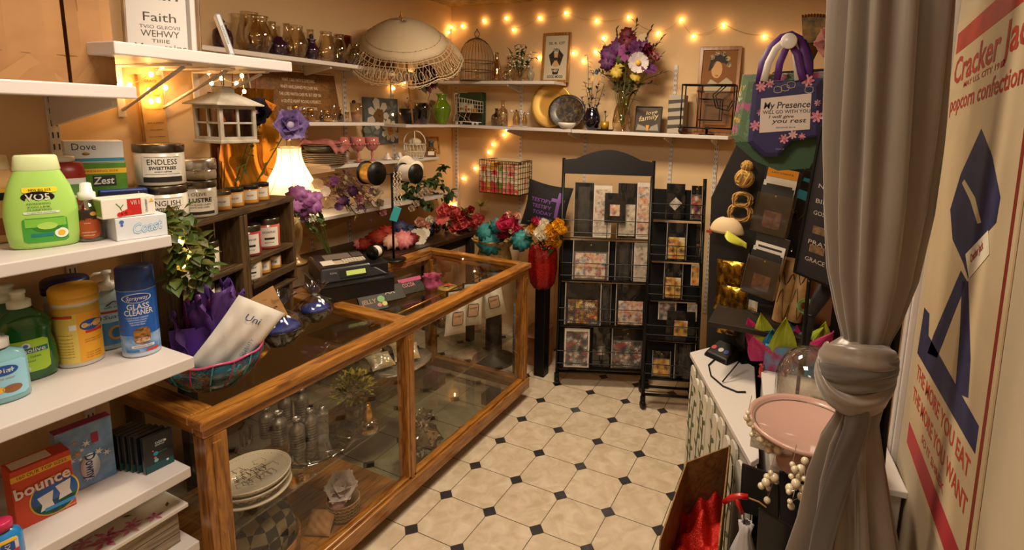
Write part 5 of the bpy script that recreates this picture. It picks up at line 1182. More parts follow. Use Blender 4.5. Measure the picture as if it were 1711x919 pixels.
vine('ivy_garland','green ivy garland with tiny lights hanging over the near end of the candle rack','garland',iv,.042,62,mat('#33471a',.5,n=(20,'#4f6322'),trl=.15),iv[0][0],mt2=mat('#22350f',.5,n=(20,'#6b6424'),trl=.15))
# -- lantern --
LWm=mat('#b5ab9a',.6,n=(14,'#8f8470'));lp=ox(380,245,-1.60)
t=thing('hanging_lantern','weathered white lantern house with panes hanging from the small shelf','lantern',(-1.60,lp.y,1.622),facing(lp)+.62,scale=.88)
Wl,Hl=.125,.115
for sx in(-1,1):
 for sy in(-1,1):B().box((sx*Wl*.46,sy*Wl*.46,Hl/2),(.012,.012,Hl)).build('corner_post',LWm,t,bev=.001)
B().box((0,0,-.004),(Wl*1.08,Wl*1.08,.010)).build('base_board',LWm,t,bev=.002)
PANE=mat('#8f7448',.2,n=(20,'#b9965a'))
for k in range(4):
 R=Matrix.Rotation(k*PI/2,4,'Z');b=B();b.T=R
 b.box((0,-Wl*.46,Hl-.006),(Wl*.9,.010,.012));b.box((0,-Wl*.46,.006),(Wl*.9,.010,.012));b.box((0,-Wl*.46,Hl*.5),(Wl*.9,.008,.006));b.box((0,-Wl*.46,Hl*.5),(.007,.008,Hl))
 o=b.build('window_frame',LWm,t)
 b=B();b.T=R;b.box((0,-Wl*.44,Hl*.5),(Wl*.86,.002,Hl*.9));b.build('pane',glass('#c9b48c',1,.1,.4,.3),o)
b=B();rf=[(Wl*.66,Hl),(Wl*.66,Hl+.004),(Wl*.18,Hl+.042),(Wl*.18,Hl+.060),(0,Hl+.062)]
b.T=Matrix.Rotation(PI/4,4,'Z');b.lathe([(a*1.414,z)for a,z in rf],4,smooth=False);b.build('roof',LWm,t)
b=B();b.tube([(0,0,Hl+.06),(.003,0,Hl+.075),(0,0,Hl+.10)],.0015,4);zt_l=(1.831-1.622)/.88;b.tube([(-.004,0,Hl+.066),(-.004,0,zt_l)],.0009,4);b.tube([(.004,0,Hl+.066),(.004,0,zt_l)],.0009,4);b.build('hanging_string',mat('#8a7a60',.7),t)
B().lathe([(0,.002),(.02,.002),(.02,.05),(0,.052)],16).build('candle_stub',mat('#c9a86a',.5),t)
# -- table lamp --
ls=ox(487,318,-2.585);LR=size(92,ls)/2;zb_,zt_=ox(480,322,-2.585).z,ox(470,247,-2.585).z
tl=thing('table_lamp','glowing table lamp with a pleated cream bell shade behind the crate','lamp',(-2.585,ls.y,TBZ+.001))
def shade_m():
 mt,nt,b=_new('m_shade');nt.nodes.remove(b)
 tr=nt.nodes.new('ShaderNodeBsdfTranslucent');tr.inputs[0].default_value=lin('#fff0d4');df=nt.nodes.new('ShaderNodeBsdfDiffuse');df.inputs[0].default_value=lin('#f2e2c4')
 mx=nt.nodes.new('ShaderNodeMixShader');mx.inputs[0].default_value=.62
 nt.links.new(df.outputs[0],mx.inputs[1]);nt.links.new(tr.outputs[0],mx.inputs[2]);nt.links.new(mx.outputs[0],nt.nodes['Material Output'].inputs[0]);return mt
Z0_,Z1_=zb_-TBZ,zt_-TBZ
prof=[(LR*(.38+.62*(1-v)**1.9+.02*math.sin(v*6)),Z0_+(Z1_-Z0_)*v)for v in[i/12 for i in range(13)]]
B().lathe(prof,40).build('lamp_shade',shade_m(),tl)
b=B()
for k in range(8):
 a=2*PI*k/8+.2;b.tube([((r_+.0015)*math.cos(a),(r_+.0015)*math.sin(a),z)for r_,z in prof],.0014,4)
for r_,z in(prof[0],prof[-1]):b.tube([(r_*math.cos(2*PI*i/40),r_*math.sin(2*PI*i/40),z)for i in range(40)],.003,5,True)
b.build('shade_trim',mat('#c9a878',.6),tl)
B().lathe([(0,0),(.06,0),(.062,.012),(.03,.03),(.018,.06),(.04,.12),(.045,.2),(.02,.28),(.010,.30),(.010,Z0_+.05)],24).build('base',mat('#a58a5a',.3,.3),tl)
B().ball((0,0,Z0_+.085),.024,14,10,(1,1,1.3)).build('bulb',glow('#ffd9a0',12),tl)
b=B().lathe([(.004,Z1_-.005),(.016,Z1_+.004),(.012,Z1_+.02),(.016,Z1_+.045),(.013,Z1_+.047),(0,Z1_+.03)],14);b.build('finial',GC,tl)
lamp('table_lamp_bulb',(-2.585,ls.y,TBZ+Z0_+.085),15,(1,.76,.46),kind='POINT',rad=.03)
def spray(name,label,heads,base,group,xpl):
 return bunch(name,label,'flower',base,heads,('x',xpl),8,GRN,group,lsz=.03)
OR=petal_mat('#d9821c','#e8a83a');VIO=petal_mat('#7a62a8','#a893c9');DKV=petal_mat('#14101f','#2a2038')
gf='large artificial blooms over the lampshade'
fp=ox(455,250,-1.93)
for lab,hd,xq in(('large lavender poppy bloom above the lampshade',(483,208,26,VIO,'poppy',mat('#e0d0da',.5)),-1.98),('orange ruffled bloom before the verse sign',(440,183,17,OR,'poppy',mat('#7a3a10',.5)),-2.14),('nearly black velvety bloom hanging beside the lantern',(427,192,27,DKV,'poppy',mat('#b08aa8',.5)),-1.84)):
 spray('artificial_bloom',lab,[hd],Vector((-2.12+.015*(hd[0]>450),1.30-.012*(hd[0]<435),CTOP+.30)),gf,xq)
for i,(lab,px_)in enumerate((('tall clear glass vase of twigs behind the candle crate',432),)):
 p=rkp(.29,.10-.028,HT+.0005)+Vector((-.05,-.02,0));p.z=CTOP+.001;t=thing('glass_vase',lab,'vase',Vector((-2.12,1.30,CTOP+.001)));B().lathe([(0,.001),(.04,.001),(.045,.1),(.03,.42),(.034,.46)],20).build('glass_body',GC,t)
 b=B()
 for k in range(7):q=Vector((U(-.05,.05),U(-.06,.06),U(.6,.72)));b.tube([(0,0,.01),(q.x*.3,q.y*.3,.44),q],.0018,4)
 b.build('twigs',mat('#5a3f22',.7),t)
t=thing('gold_gift_bag','shiny gold paper gift bag hanging behind the lantern','gift bag',ox(415,340,-2.70),PI/2,scale=1.5)
GOLDF=mat('#b07a22',.22,.85,n=(8,'#8a5514'));b=B();b.grid(lambda u,v:((u-.5)*.22*(1-.1*v),-.02-.014*math.sin(u*11+v*4)-.01*math.sin(v*13),v*.40),16,16);b.build('bag_front',GOLDF,t);b=B();b.grid(lambda u,v:((u-.5)*.22,0,v*.38),2,2);b.build('bag_back',GOLDF,t)
b=B();b.tube([(-.04,-.02,.39),(-.04,-.025,.46),(0,-.03,.49),(.04,-.025,.46),(.04,-.02,.39)],.002,5);b.build('cord_handle',mat('#8a3a22',.6),t)
p=ox(258,215,NW);WP=mat('#a8793a',.6,n=(5,'#c39a58'))
t=thing('parchment_scroll','long narrow tan parchment board hanging on the near wall','sign',(NW+.001,p.y,ox(258,295,NW).z),PI/2,rot=(0,-.03,PI/2))
hh=ox(258,126,NW).z-ox(258,295,NW).z;ww=size(40,p)
B().span((-ww/2,-.010,0),(ww/2,0,hh)).build('board',WP,t,bev=.002);B().span((-ww/2,-.014,0),(-ww/2+.008,-.0102,hh)).build('edge_strip',wood('#9a6a2c','#6b4416','z'),t)
for i in range(12):text(('GRACE' if i==0 else 'love is patient'),.012 if i==0 else .007,INK,t,(.004,-.0106,hh*.94-i*hh*.068-(.02 if i>4 else 0)),width=ww*(.6 if i%3 else .45))
# -- cash register --
zc=CTOP+.0006
REG=mat('#121112',.35,n=(40,'#181617'));a,c=oz(537,510,zc),oz(660,487,zc);mid=(a+c)/2;u=c-a;W_=u.length;ra=math.atan2(u.y,u.x)
rg=thing('cash_register','black electronic cash register with a green customer display','cash register',mid,ra)
B().span((-W_/2,0,0),(W_/2,.30,.072)).build('cash_drawer',REG,rg,bev=.006)
B().span((-W_/2-.006,-.008,.0722),(W_/2+.006,.305,.082)).build('drawer_rim',REG,rg,bev=.004)
b=B();b.add([(-W_*.47,.03,.082),(W_*.47,.03,.082),(W_*.47,.27,.082),(-W_*.47,.27,.082),(-W_*.45,.06,.145),(W_*.20,.06,.145),(W_*.20,.26,.165),(-W_*.45,.26,.165)],[(3,2,1,0),(4,5,6,7),(0,1,5,4),(1,2,6,5),(2,3,7,6),(3,0,4,7)]);b.build('housing',REG,rg,bev=.008)
B().span((W_*.205,.05,.082),(W_*.47,.25,.14)).build('printer_housing',REG,rg,bev=.006)
tl_=math.atan2(.03,.063)
d=B();d.T=RT((-W_*.03,.0445,.113),(-tl_,0,0));d.box((0,-.002,0),(W_*.36,.004,.036));d.build('display_bezel',BLACK,rg)
d=B();d.T=RT((-W_*.0,.0438,.114),(-tl_,0,0));d.box((0,-.004,0),(W_*.26,.002,.022));d.build('display',mat('#a9b85a',.4,emit=.25),rg)
text('ROYAL',.012,mat('#8a8a8a',.5),rg,(-W_*.30,.0372,.125),rot=(PI/2-tl_,0,0),width=.03)
for x,y_,w_,d_,c_ in((-.10,.13,.055,.06,'#d8d2c8'),(-.045,.12,.06,.05,'#b9aa98'),(.02,.13,.07,.05,'#c9b8a4'),(-.04,.20,.12,.07,'#6f655c'),(.05,.20,.05,.06,'#4a4440')):
 b=B();b.T=RT((x,y_,.1535+(y_-.16)*.1+.0),(.0998,0,0));b.box((0,0,.001),(w_,d_,.003));b.build('keypad',mat(c_,.5),rg,bev=.001)
b=B()
for i in range(8):
 for j in range(3):b.T=RT((-.03+.013*i,.112+.014*j,.152+.0014*j),(.1,0,0));b.box((0,0,0),(.010,.010,.006))
b.build('key_rows',mat('#c9bfae',.5),rg)
def spool(label,loc,rot,r,L,thread,flange=BLACK,group='ribbon and cord spools on the counter'):
 t=thing('ribbon_spool',label,'spool',loc,0,group,rot=rot)
 for s in(-1,1):B().lathe([(.006,s*L/2-.002),(r,s*L/2-.002),(r,s*L/2+.002),(.006,s*L/2+.002)],30).build('flange',flange,t)
 prof=[(.006,-L/2+.003),(r*.78,-L/2+.003)]+[(r*(.82+.03*(i%2)),-L/2+.003+(L-.006)*i/12)for i in range(13)]+[(.006,L/2-.003)]
 B().lathe(prof,26).build('wound_cord',thread,t);return t
import mathutils
dirx=Vector((ru.x,ru.y,0))
q=rg.location+Vector((math.cos(ra)*W_*.36-math.sin(ra)*.13,math.sin(ra)*W_*.36+math.cos(ra)*.13,.1405+.035))
spool('black spool with white thread lying on the register printer',q,(PI/2,.0,ra-.9),.034,.045,mat('#d8cfc4',.6))
pb=oz(658,434,zc);pole=thing('ribbon_stand','thin black counter stand with a cross arm holding big ribbon spools','stand',(pb.x,pb.y,zc))
PT=ox(657,290,pb.x).z-zc
B().lathe([(0,0),(.07,0),(.07,.006),(.02,.012),(0,.012)],24).build('base_plate',BLACK,pole);B().tube([(0,0,.01),(0,0,PT)],.0065,10).build('pole',BLACK,pole)
wd=(oy(725,290,pb.y-.0)-ox(610,290,pb.x));s1=ox(636,292,pb.x+.02);s2=ox(698,288,pb.x+.02)
adir=(s2-s1).normalized();mm=(s1+s2)/2
tp_=Vector((pb.x,pb.y,zc+PT))
B().tube([tp_-Vector(pole.location)-adir*.05,tp_-Vector(pole.location)+adir*.05],.0045,8).build('cross_arm',BLACK,pole)
vx=Vector((AX[0].x,AX[0].y,0)).normalized();fwd=Vector((AX[2].x,AX[2].y,0)).normalized()
def srot(d):return d.to_track_quat('Z','Y').to_euler()
d1=(vx*.9-fwd*.45).normalized()
spool('large black spool wound with golden ribbon on the stand',tp_-vx*.115-d1*.0,srot(d1),.068,.085,mat('#c9912a',.25,.3,n=(50,'#e0b04a')))
spool('black spool wound with white cord at the stand arm end',tp_+vx*.115-d1*.02+Vector((0,0,.005)),srot(d1),.058,.10,mat('#d9d0c2',.6))
spool('wide roll of white lace ribbon behind the white cord spool',tp_+vx*.075+fwd*.10+Vector((0,0,.03)),srot((vx*.8-fwd*.6-Vector((0,0,.25))).normalized()),.056,.10,mat('#d8cbb8',.7),mat('#cfc2ae',.7))
nk=tp_+vx*.045-fwd*.04
t=thing('bead_necklace','strands of pale beads hanging from the ribbon stand','necklace',nk)
BEADM=mat('#d8cbb4',.25,coat=.4)
for k in range(3):
 b=B();x=(-.018,.0,.018)[k]
 for i in range(24):b.ball(vx*(x+.004*math.sin(i*1.7))+Vector((0,0,-.008*i+.012)),.0042,6,4)
 b.build('bead_strand',BEADM,t)
t2=thing('gift_tag','turquoise tag hanging below the bead strands','tag',nk+Vector((0,0,-.185)),ra-.2,rot=(0,.35,ra-.2));B().span((-.022,-.003,-.085),(.022,.003,0)).build('tag_body',mat('#2f9aa0',.45),t2,bev=.003);b=B();b.tube([(.012*math.cos(i*PI/6),0,.008+.012*math.sin(i*PI/6))for i in range(12)],.0015,4,True);b.build('tag_ring',BRASS,t2)
# -- bowl with shopping --
bp=oz(352,652,zc);BR=size(150,bp)/2
BOWLM=blots('#1d4a5c',['#2a7a9a','#14303c','#5a3a52','#1a5a72','#3f95a8','#7a5a3a'],38,.15,.6)
t=thing('art_glass_bowl','teal mosaic glass bowl with a pink rim at the showcase corner','bowl',(bp.x-.03,bp.y+.03,zc))
pr=[(0,.001),(BR*.42,.001),(BR*.5,.006),(BR*.82,.045),(BR*.97,.085),(BR,.115)]
B().lathe(pr+[(r_-.004,z)for r_,z in reversed(pr[2:])]+[(0,.008)],40).build('bowl_body',BOWLM,t)
b=B();b.tube([(BR*math.cos(2*PI*i/48),BR*math.sin(2*PI*i/48),.115+.002*math.sin(i*1.3))for i in range(48)],.0035,6,True);b.build('rim',mat('#c04a78',.25,coat=.4),t)
for k in range(16):
 a_=2*PI*k/16+.1;b=B();b.tube([((interp(pr,z)+.0012)*math.cos(a_+z*1.4),(interp(pr,z)+.0012)*math.sin(a_+z*1.4),z)for z in(.01,.03,.055,.085,.113)],.0018,4);b.build('glass_seam',mat('#a8366a' if k%2 else '#3fa0a8',.25),t)
bowl=t;bc=Vector(t.location)
def pouch(name,label,cat,loc,rz,tilt,w,h,th,mt,group=None,crim=True,roll=0):
 """soft pillow packet standing on its lower edge"""
 t=thing(name,label,cat,loc,rz,group,rot=(-tilt,roll,rz))
 def f(s):
  def g(u,v):
   e=(1-abs(2*u-1)**2.6)*(1-abs(2*v-1)**2.6)
   return((u-.5)*w*(1-.05*math.sin(v*PI)),s*(th/2*e**.6+.0015)*(1+.22*math.sin(u*17+v*9)*math.sin(v*13)),v*h)
  return g
 b=B();b.grid(f(-1),18,22);b.grid(f(1),18,22);b.build('packet',mt,t);return t
PLW=mat('#d8d2c8',.3,coat=.3,n=(12,'#e8e2d8'))
pk=pouch('wrapped_package','crinkled white plastic wrapped package leaning in the mosaic bowl','package',bc+Vector((.02,-.02,.045)),facing(bc)+.1,-.12,.15,.25,.05,PLW,roll=.62)
S_=flat(-.0255)
for i,(s,sz,c_,x,z,w_)in enumerate((('Uni',.03,'#2f3f7a',-.005,.205,.045),('QUALITY',.014,'#5f7a9a',.03,.12,.06),('clean',.012,'#6f88a8',.035,.09,.06),('OP',.016,'#c23a2a',.04,.05,.03))):stext(s,sz,mat(c_,.5),pk,x,z,lambda x_,z_:-.0285,w_,rot=PI/2 if i in(1,2)else 0)
pc_=oz(330,560,1.0)
PUR=mat('#4a2378',.6,n=(16,'#6b3f9a'),trl=.3)
t=thing('purple_gift_bag','purple gift bag bursting with purple tissue paper behind the white package','gift bag',(bc.x-.045,bc.y+.02,zc+.012),.9,scale=1.12)
b=B();b.add([(-.075,-.04,0),(.075,-.04,0),(.075,.04,0),(-.075,.04,0),(-.08,-.045,.16),(.08,-.045,.16),(.08,.045,.16),(-.08,.045,.16)],[(3,2,1,0),(0,1,5,4),(1,2,6,5),(2,3,7,6),(3,0,4,7)]);b.build('bag_body',mat('#4f2a8a',.5),t)
for i in range(7):
 a_=2*PI*i/7;b=B();k=i*1.3
 b.grid(lambda u,v:((.05*math.cos(a_))+(u-.5)*.11*math.cos(a_+1.2)*(1-.5*v)+.03*v*math.cos(a_)+.008*math.sin(u*14+v*9+k),(.03*math.sin(a_))+(u-.5)*.11*math.sin(a_+1.2)*(1-.5*v)+.03*v*math.sin(a_)+.008*math.sin(u*11+k),.10+v*(.13+.03*math.sin(k))+.01*math.sin(u*18+k)),8,8);b.build('tissue_sheet',PUR if i%2 else mat('#6a4590',.5,trl=.3),t,solid=.0008)
for i,(dx,c_)in enumerate(((-.04,'#6b2a5a'),(-.015,'#8a5ab0'),(.01,'#7a1f4a'))):B().lathe([(0,.12),(.008,.12),(.008,.25-.02*i),(.006,.26-.02*i),(0,.262-.02*i)],10,(dx,-.02+.01*i,0)).build('tube_item',mat(c_,.3,coat=.3),t)
KR=mat('#a97c46',.7,n=(10,'#b98d58'))
def kcard(label,c3,rz,tilt,pts,lines):
 t=thing('kraft_card',label,'card',c3,rz,'pointed kraft cards by the mosaic bowl',rot=(-tilt,0,rz));b=B();b.prism(pts,.0015);b.build('card',KR,t)
 for x,z,s in lines:text(s,.014,INK,t,(x,-.0006,z),width=.03,rot=(PI/2,-.5,0))
 return t
q=oz(325,520,.862+.15);kcard('pointed kraft card standing behind the purple tissue',(-1.84,1.12,.905),facing((-1.84,1.12))+.1,.1,[(-.055,0),(.065,0),(.02,.10),(-.02,.19)],((-.01,.12,'Vi'),(.01,.07,'ly'),(.03,.03,'xo')))
kcard('kraft card with black branch drawing leaning by the blue cellophane bowl',ox(440,525,-1.70)+Vector((0,0,-.005)),facing((-1.7,1.1)),.25,[(-.06,-.03),(.075,-.01),(.035,.10),(-.08,.04)],((-.02,.01,'grace'),(.03,.02,'Fa')))
CEL=glass('#e6e2da',.9,.14,.7,.35)
def wrapped(label,p,r,h,mt,knot):
 t=thing('wrapped_bowl',label,'gift bowl',p,U(0,3),'cellophane wrapped gift bowls on the showcase')
 B().lathe([(0,.001),(r*.45,.001),(r*.5,.008),(r*.95,h*.5),(r,h*.62),(r*.96,h*.62),(r*.46,.012),(0,.012)],28).build('bowl_body',mt,t)
 B().ball((0,0,h*.6),r*.85,16,8,(1,1,.35)).build('filling',mat('#1d2f8a',.5,n=(30,'#3a4fb0')),t)
 b=B();k0=rnd.random()*6
 b.lathe([(r*.5,.003),(r*1.05,h*.55),(r*.95,h*.85),(r*.35,h*1.15),(r*.12,h*1.25),(r*.5,h*1.6),(r*.75,h*1.75)],60,wob=lambda a,i:1+.12*math.sin(9*a+i*2.1+k0)+.08*math.sin(14*a+i*3));b.build('cellophane',CEL,t)
 b=B();b.tube([(r*.14*math.cos(i*PI/6),r*.14*math.sin(i*PI/6),h*1.25)for i in range(12)],.003,5,True);b.build('tie',mat(knot,.4,.4),t);return t
wrapped('cellophane wrapped dark bowl of blue tissue beside the white package',(-1.725,1.235,zc),.082,.11,mat('#1a1712',.2,coat=.4),'#c9a23a')
wrapped('cellophane wrapped glass bowl near the cash register',(-1.80,1.45,zc),.066,.09,GSMK,'#8a8a8a')
# -- dried arrangement and greenery on the side wall --
LIL=petal_mat('#9a4f9c','#c78ac9');PLUM=petal_mat('#43204a','#6b3a6b');IVO=petal_mat('#cdbfa8','#e0d4bf');PNKP=petal_mat('#c98a8a','#e0b0a4')
bunch('lilac_bunch','bunch of purple lilac blooms below the lampshade','flowers',(-2.46,2.11,TBZ+.002),[(497,325,13,LIL,'puff'),(510,335,15,LIL,'puff'),(522,345,13,LIL,'puff'),(505,352,12,LIL,'puff'),(492,345,11,LIL,'puff'),(528,330,9,LIL,'puff'),(512,365,8,petal_mat('#c9a0b8'),'rose')],('x',-2.41),24,GRN,lsz=.07)
t=thing('cloth_pennant','triangular beige cloth with beaded edge stretched under the lilac bunch','cloth',ox(545,372,-2.66),PI/2)
q=[ox(x,y,-2.7)-Vector(t.location)for x,y in((496,388),(515,398),(600,360),(552,345))]
b=B();b.T=Matrix.Rotation(-PI/2,4,'Z');b.add(q,[(0,1,2,3)]);b.build('cloth',mat('#a8895c',.8,n=(12,'#b89a6c')),t,solid=.002)
b=B();b.T=Matrix.Rotation(-PI/2,4,'Z')
for i in range(26):b.ball(q[1]+(q[2]-q[1])*(i/25),.0045,6,4)
b.build('bead_trim',mat('#c9a25a',.3,coat=.4),t)
TW=mat('#6b4a38',.7)
t=thing('dried_branch_arrangement','dried plum coloured branches and pale flowers along the lowest side shelf','dried flowers',ox(600,352,-2.58))
base=Vector(t.location);b=B();fl1,fl2=B(),B()
for k in range(26):
 x0,y0=U(535,570),U(290,330);x1,y1=U(585,650),U(318,372);p0,p1=ox(x0,y0,-2.62+U(0,.1)),ox(x1,y1,-2.56+U(-.05,.12));m_=(p0+p1)/2+Vector((U(-.02,.06),0,U(-.02,.07)))
 P=[p0-base,(p0+m_)/2-base+Vector((0,0,.012)),m_-base,p1-base];b.tube(P,.0022,4)
 for j in range(7):
  i=rnd.randrange(3);u=rnd.random();p=P[i]+(P[i+1]-P[i])*u;leaf(fl1 if k%3 else fl2,p,(U(-1,1),U(-1,1),U(-1,1)),U(.02,.045),U(.012,.022))
b.build('branches',TW,t);fl1.build('dried_leaves',mat('#5b2f5a',.7,n=(30,'#8a5a80')),t);fl2.build('dried_leaves',mat('#8a7a4a',.7),t)
for x,y,r,m_,kd in((600,333,10,PNKP,'rose'),(612,342,9,IVO,'rose'),(628,322,11,IVO,'poppy'),(634,340,9,IVO,'rose'),(558,302,9,LIL,'rose'),(542,320,10,IVO,'daisy'),(575,335,9,PLUM,'puff'),(604,348,8,PLUM,'puff'),(566,345,8,PLUM,'daisy'),(530,308,10,petal_mat('#b89a70'),'daisy'),(640,355,8,PNKP,'rose'),(590,320,9,PLUM,'puff')):
 p=ox(x,y,-2.50+U(-.05,.05));bloom(kd,t,p-base,(EYEP-p)+Vector((U(-1,1),U(-1,1),U(0,1))),size(r,p),m_)
gv_=[[ox(660,335,-2.6),ox(690,315,-2.55),ox(715,305,-2.5),ox(735,300,-2.5),ox(748,318,-2.5)],[ox(680,330,-2.6),ox(705,335,-2.45),ox(722,345,-2.45)],[ox(700,320,-2.6),ox(735,285,-2.55),ox(742,278,-2.55)],[ox(720,320,-2.6),ox(745,330,-2.5),ox(755,320,-2.5)],[ox(670,310,-2.6),ox(700,300,-2.5),ox(740,310,-2.5)]]
t=vine('ivy_plant','trailing dark green ivy plant with white blossoms on the lowest side shelf','plant',gv_,.055,34,DGRN,ox(700,345,-2.6),mt2=mat('#2f4a22',.5,trl=.15))
for x,y in((703,325),(696,340),(688,348),(712,318)):
 p=ox(x,y,-2.42);bloom('rose',t,p-Vector(t.location),EYEP-p,size(7,p),IVO)
 # -- flower bunches --
RED,ORG,CORAL,MAG,TEAL,YEL,CRM,NAVY,PEACH,DRED,PNK=(petal_mat(a,c_)for a,c_ in(('#8c1f14','#b8381c'),('#b8501a','#d97a2a'),('#c9444a','#e07a72'),('#b81f4a','#d84a6a'),('#1f6a70','#3f9a98'),('#e0a01c','#f2c63a'),('#e6dfcc','#f6efdc'),('#1f2347','#3a3f70'),('#d9a08a','#e8bfa8'),('#6b0f18','#8c1f2a'),('#d9707a','#eba0a0')))
tz=TBZ+.002;YC=mat('#c9a23a',.5)
bunch('red_flower_bunch','bunch of rust red and orange flowers behind the register','flowers',(-2.58,2.62,tz),[(632,398,13,RED,'puff'),(645,393,14,RED,'puff'),(657,402,12,ORG,'puff'),(648,408,11,ORG,'puff'),(622,410,11,DRED,'puff'),(608,418,9,RED,'puff'),(600,425,8,PNK,'puff')],('x',-2.5),22)
bunch('pink_carnation_bunch','pink and cream carnations beside the black stand pole','flowers',(-2.44,2.66,tz),[(673,402,14,PNK,'puff'),(655,417,12,PEACH,'puff'),(668,424,9,CRM,'puff'),(686,416,11,DRED,'puff'),(698,406,13,CRM,'daisy',YC),(708,414,9,CRM,'daisy',YC)],('x',-2.36),20)
bunch('blue_mixed_bunch','navy blue, peach and dark red mixed flowers in front of the ivy','flowers',(-2.54,2.85,tz),[(668,381,11,NAVY,'puff'),(682,388,11,NAVY,'puff'),(672,392,9,NAVY,'puff'),(694,393,9,NAVY,'puff'),(702,373,9,PEACH,'rose'),(711,378,9,PEACH,'rose'),(720,372,9,CRM,'rose'),(730,384,10,CRM,'rose'),(710,390,9,DRED,'rose'),(724,395,11,DRED,'rose'),(735,392,9,MAG,'rose'),(715,402,9,NAVY,'puff')],('x',-2.42),30)
bunch('coral_rose_bunch','large bunch of coral pink roses at the back corner of the showcase','flowers',(-2.42,3.08,tz),[(745,356,13,CORAL,'rose'),(757,362,14,CORAL,'rose'),(768,372,15,CORAL,'rose'),(783,378,14,CORAL,'rose'),(776,388,14,CORAL,'rose'),(792,388,12,CORAL,'rose'),(800,376,12,CORAL,'rose'),(762,381,11,CORAL,'rose'),(785,397,11,PNK,'lily'),(773,362,9,RED,'rose'),(787,352,7,RED,'rose'),(799,364,7,RED,'rose'),(740,366,9,CORAL,'lily')],('x',-2.3),34,DGRN,lsz=.08)
vine('spiky_succulent','yellow green spiky leaf sprig rising over the coral roses','plant',[[ox(800,372,-2.3),ox(803,345,-2.3),ox(805,335,-2.3)]],.01,1,GRN,ox(800,372,-2.3))
t=bpy.data.objects['spiky_succulent'];b=B();p=ox(804,345,-2.3)-Vector(t.location)
for k in range(12):a_=2*PI*k/12;leaf(b,p,(math.cos(a_),math.sin(a_),.25+.6*(k%3)),.075,.024)
b.build('leaf_rosette',mat('#8a7f2c',.5,trl=.2),t)
t=thing('flower_pedestal','dark pedestal behind the showcase holding the teal flower bunch','stand',(-1.93,2.98,0));B().lathe([(0,0),(.15,0),(.15,.02),(.06,.05),(.05,.60),(.15,.66),(.15,.68),(0,.68)],28).build('column',mat('#231509',.5),t)
sk=thing('burlap_sack','tan burlap wrap around the teal flower stems','sack',(-1.93,2.98,.681));B().lathe([(0,0),(.10,0),(.12,.06),(.10,.14),(.14,.20),(.15,.215),(.13,.19),(.08,.13),(0,.12)],26,wob=lambda a,i:1+.06*math.sin(7*a+i)).build('sack_body',mat('#8a6a3a',.85,n=(40,'#a5854f'),bump=.3),sk)
bunch('teal_rose_bunch','teal carnations around magenta roses below the wire basket','flowers',(-1.93,2.98,.81),[(820,407,17,TEAL,'puff'),(812,388,13,TEAL,'puff'),(832,378,11,TEAL,'puff'),(873,402,15,TEAL,'puff'),(824,394,12,TEAL,'puff'),(846,382,16,MAG,'rose'),(845,367,10,MAG,'rose'),(856,373,11,MAG,'rose'),(866,386,10,MAG,'rose'),(838,392,11,MAG,'rose'),(852,361,8,PEACH,'rose'),(862,362,7,PEACH,'rose')],('y',2.92),30,DGRN)
SEQ=mat('#6b0508',.2,.35,n=(160,'#b81410'),bump=1.0)
rp_=oy(906,480,2.93);pd=thing('flower_pedestal','plain black pedestal under the red sequin vase','stand',(rp_.x,2.93,0));hz=rp_.z;B().box((-.01,.03,hz/2),(.075,.075,hz)).build('column',BLACK,pd,bev=.004)
t=thing('sequin_vase','shiny red sequin gathered vase holding yellow roses','vase',(rp_.x,2.93,hz+.0006));hv=oy(912,413,2.93).z-hz;B().lathe([(0,0),(.055,.0),(.08,.04),(.094,hv*.5),(.092,hv*.8),(.085,hv),(.075,hv),(.09,hv*.7),(0,hv*.6)],40,wob=lambda a,i:1+.07*math.sin(8*a+.4*i)*(i>0)).build('sequin_body',SEQ,t)
bunch('yellow_rose_bunch','white and golden yellow roses in the red sequin vase','flowers',(rp_.x,2.93,hz+.17),[(905,393,14,CRM,'rose'),(923,399,14,YEL,'rose'),(919,388,12,YEL,'rose'),(896,384,12,YEL,'rose'),(909,376,9,CRM,'rose'),(934,377,11,YEL,'rose'),(882,390,9,CRM,'rose'),(940,388,9,YEL,'rose'),(892,372,8,MAG,'rose'),(930,410,9,YEL,'rose')],('y',2.87),30,GRN)
# -- wall basket, cushion, bags --
p=oy(833,325,3.40);WBY0,WBY1=3.38,3.585;x0,x1=oy(801,300,3.38).x,oy(866,300,3.38).x;z0,z1=oy(833,324,3.38).z,oy(833,269,3.38).z
t=thing('wire_wall_basket','black wire basket of bright paper packs hanging on the end wall','basket',(x0,WBY0,z0));Wb,Db,Hb=x1-x0,WBY1-WBY0,z1-z0
for nm,O,A,n_ in(('front_grid',(0,0),'x',11),('back_grid',(0,Db),'x',11),('side_grid',(0,0),'y',7),('side_grid',(Wb,0),'y',7)):
 b=B();L=Wb if A=='x' else Db
 P=lambda s,z:(O[0]+(s if A=='x' else 0),O[1]+(s if A=='y' else 0),z)
 for i in range(n_):b.tube([P(L*i/(n_-1),0),P(L*i/(n_-1),Hb)],.0018,4)
 for j in range(7):b.tube([P(0,Hb*j/6),P(L,Hb*j/6)],.0018 if j<6 else .003,4)
 b.build(nm,WIREB,t)
b=B()
for i in range(11):b.tube([(Wb*i/10,0,0),(Wb*i/10,Db,0)],.0018,4)
for j in range(5):b.tube([(0,Db*j/4,0),(Wb,Db*j/4,0)],.0018,4)
b.build('bottom_grid',WIREB,t)
gpp='paper packs in the wall basket'
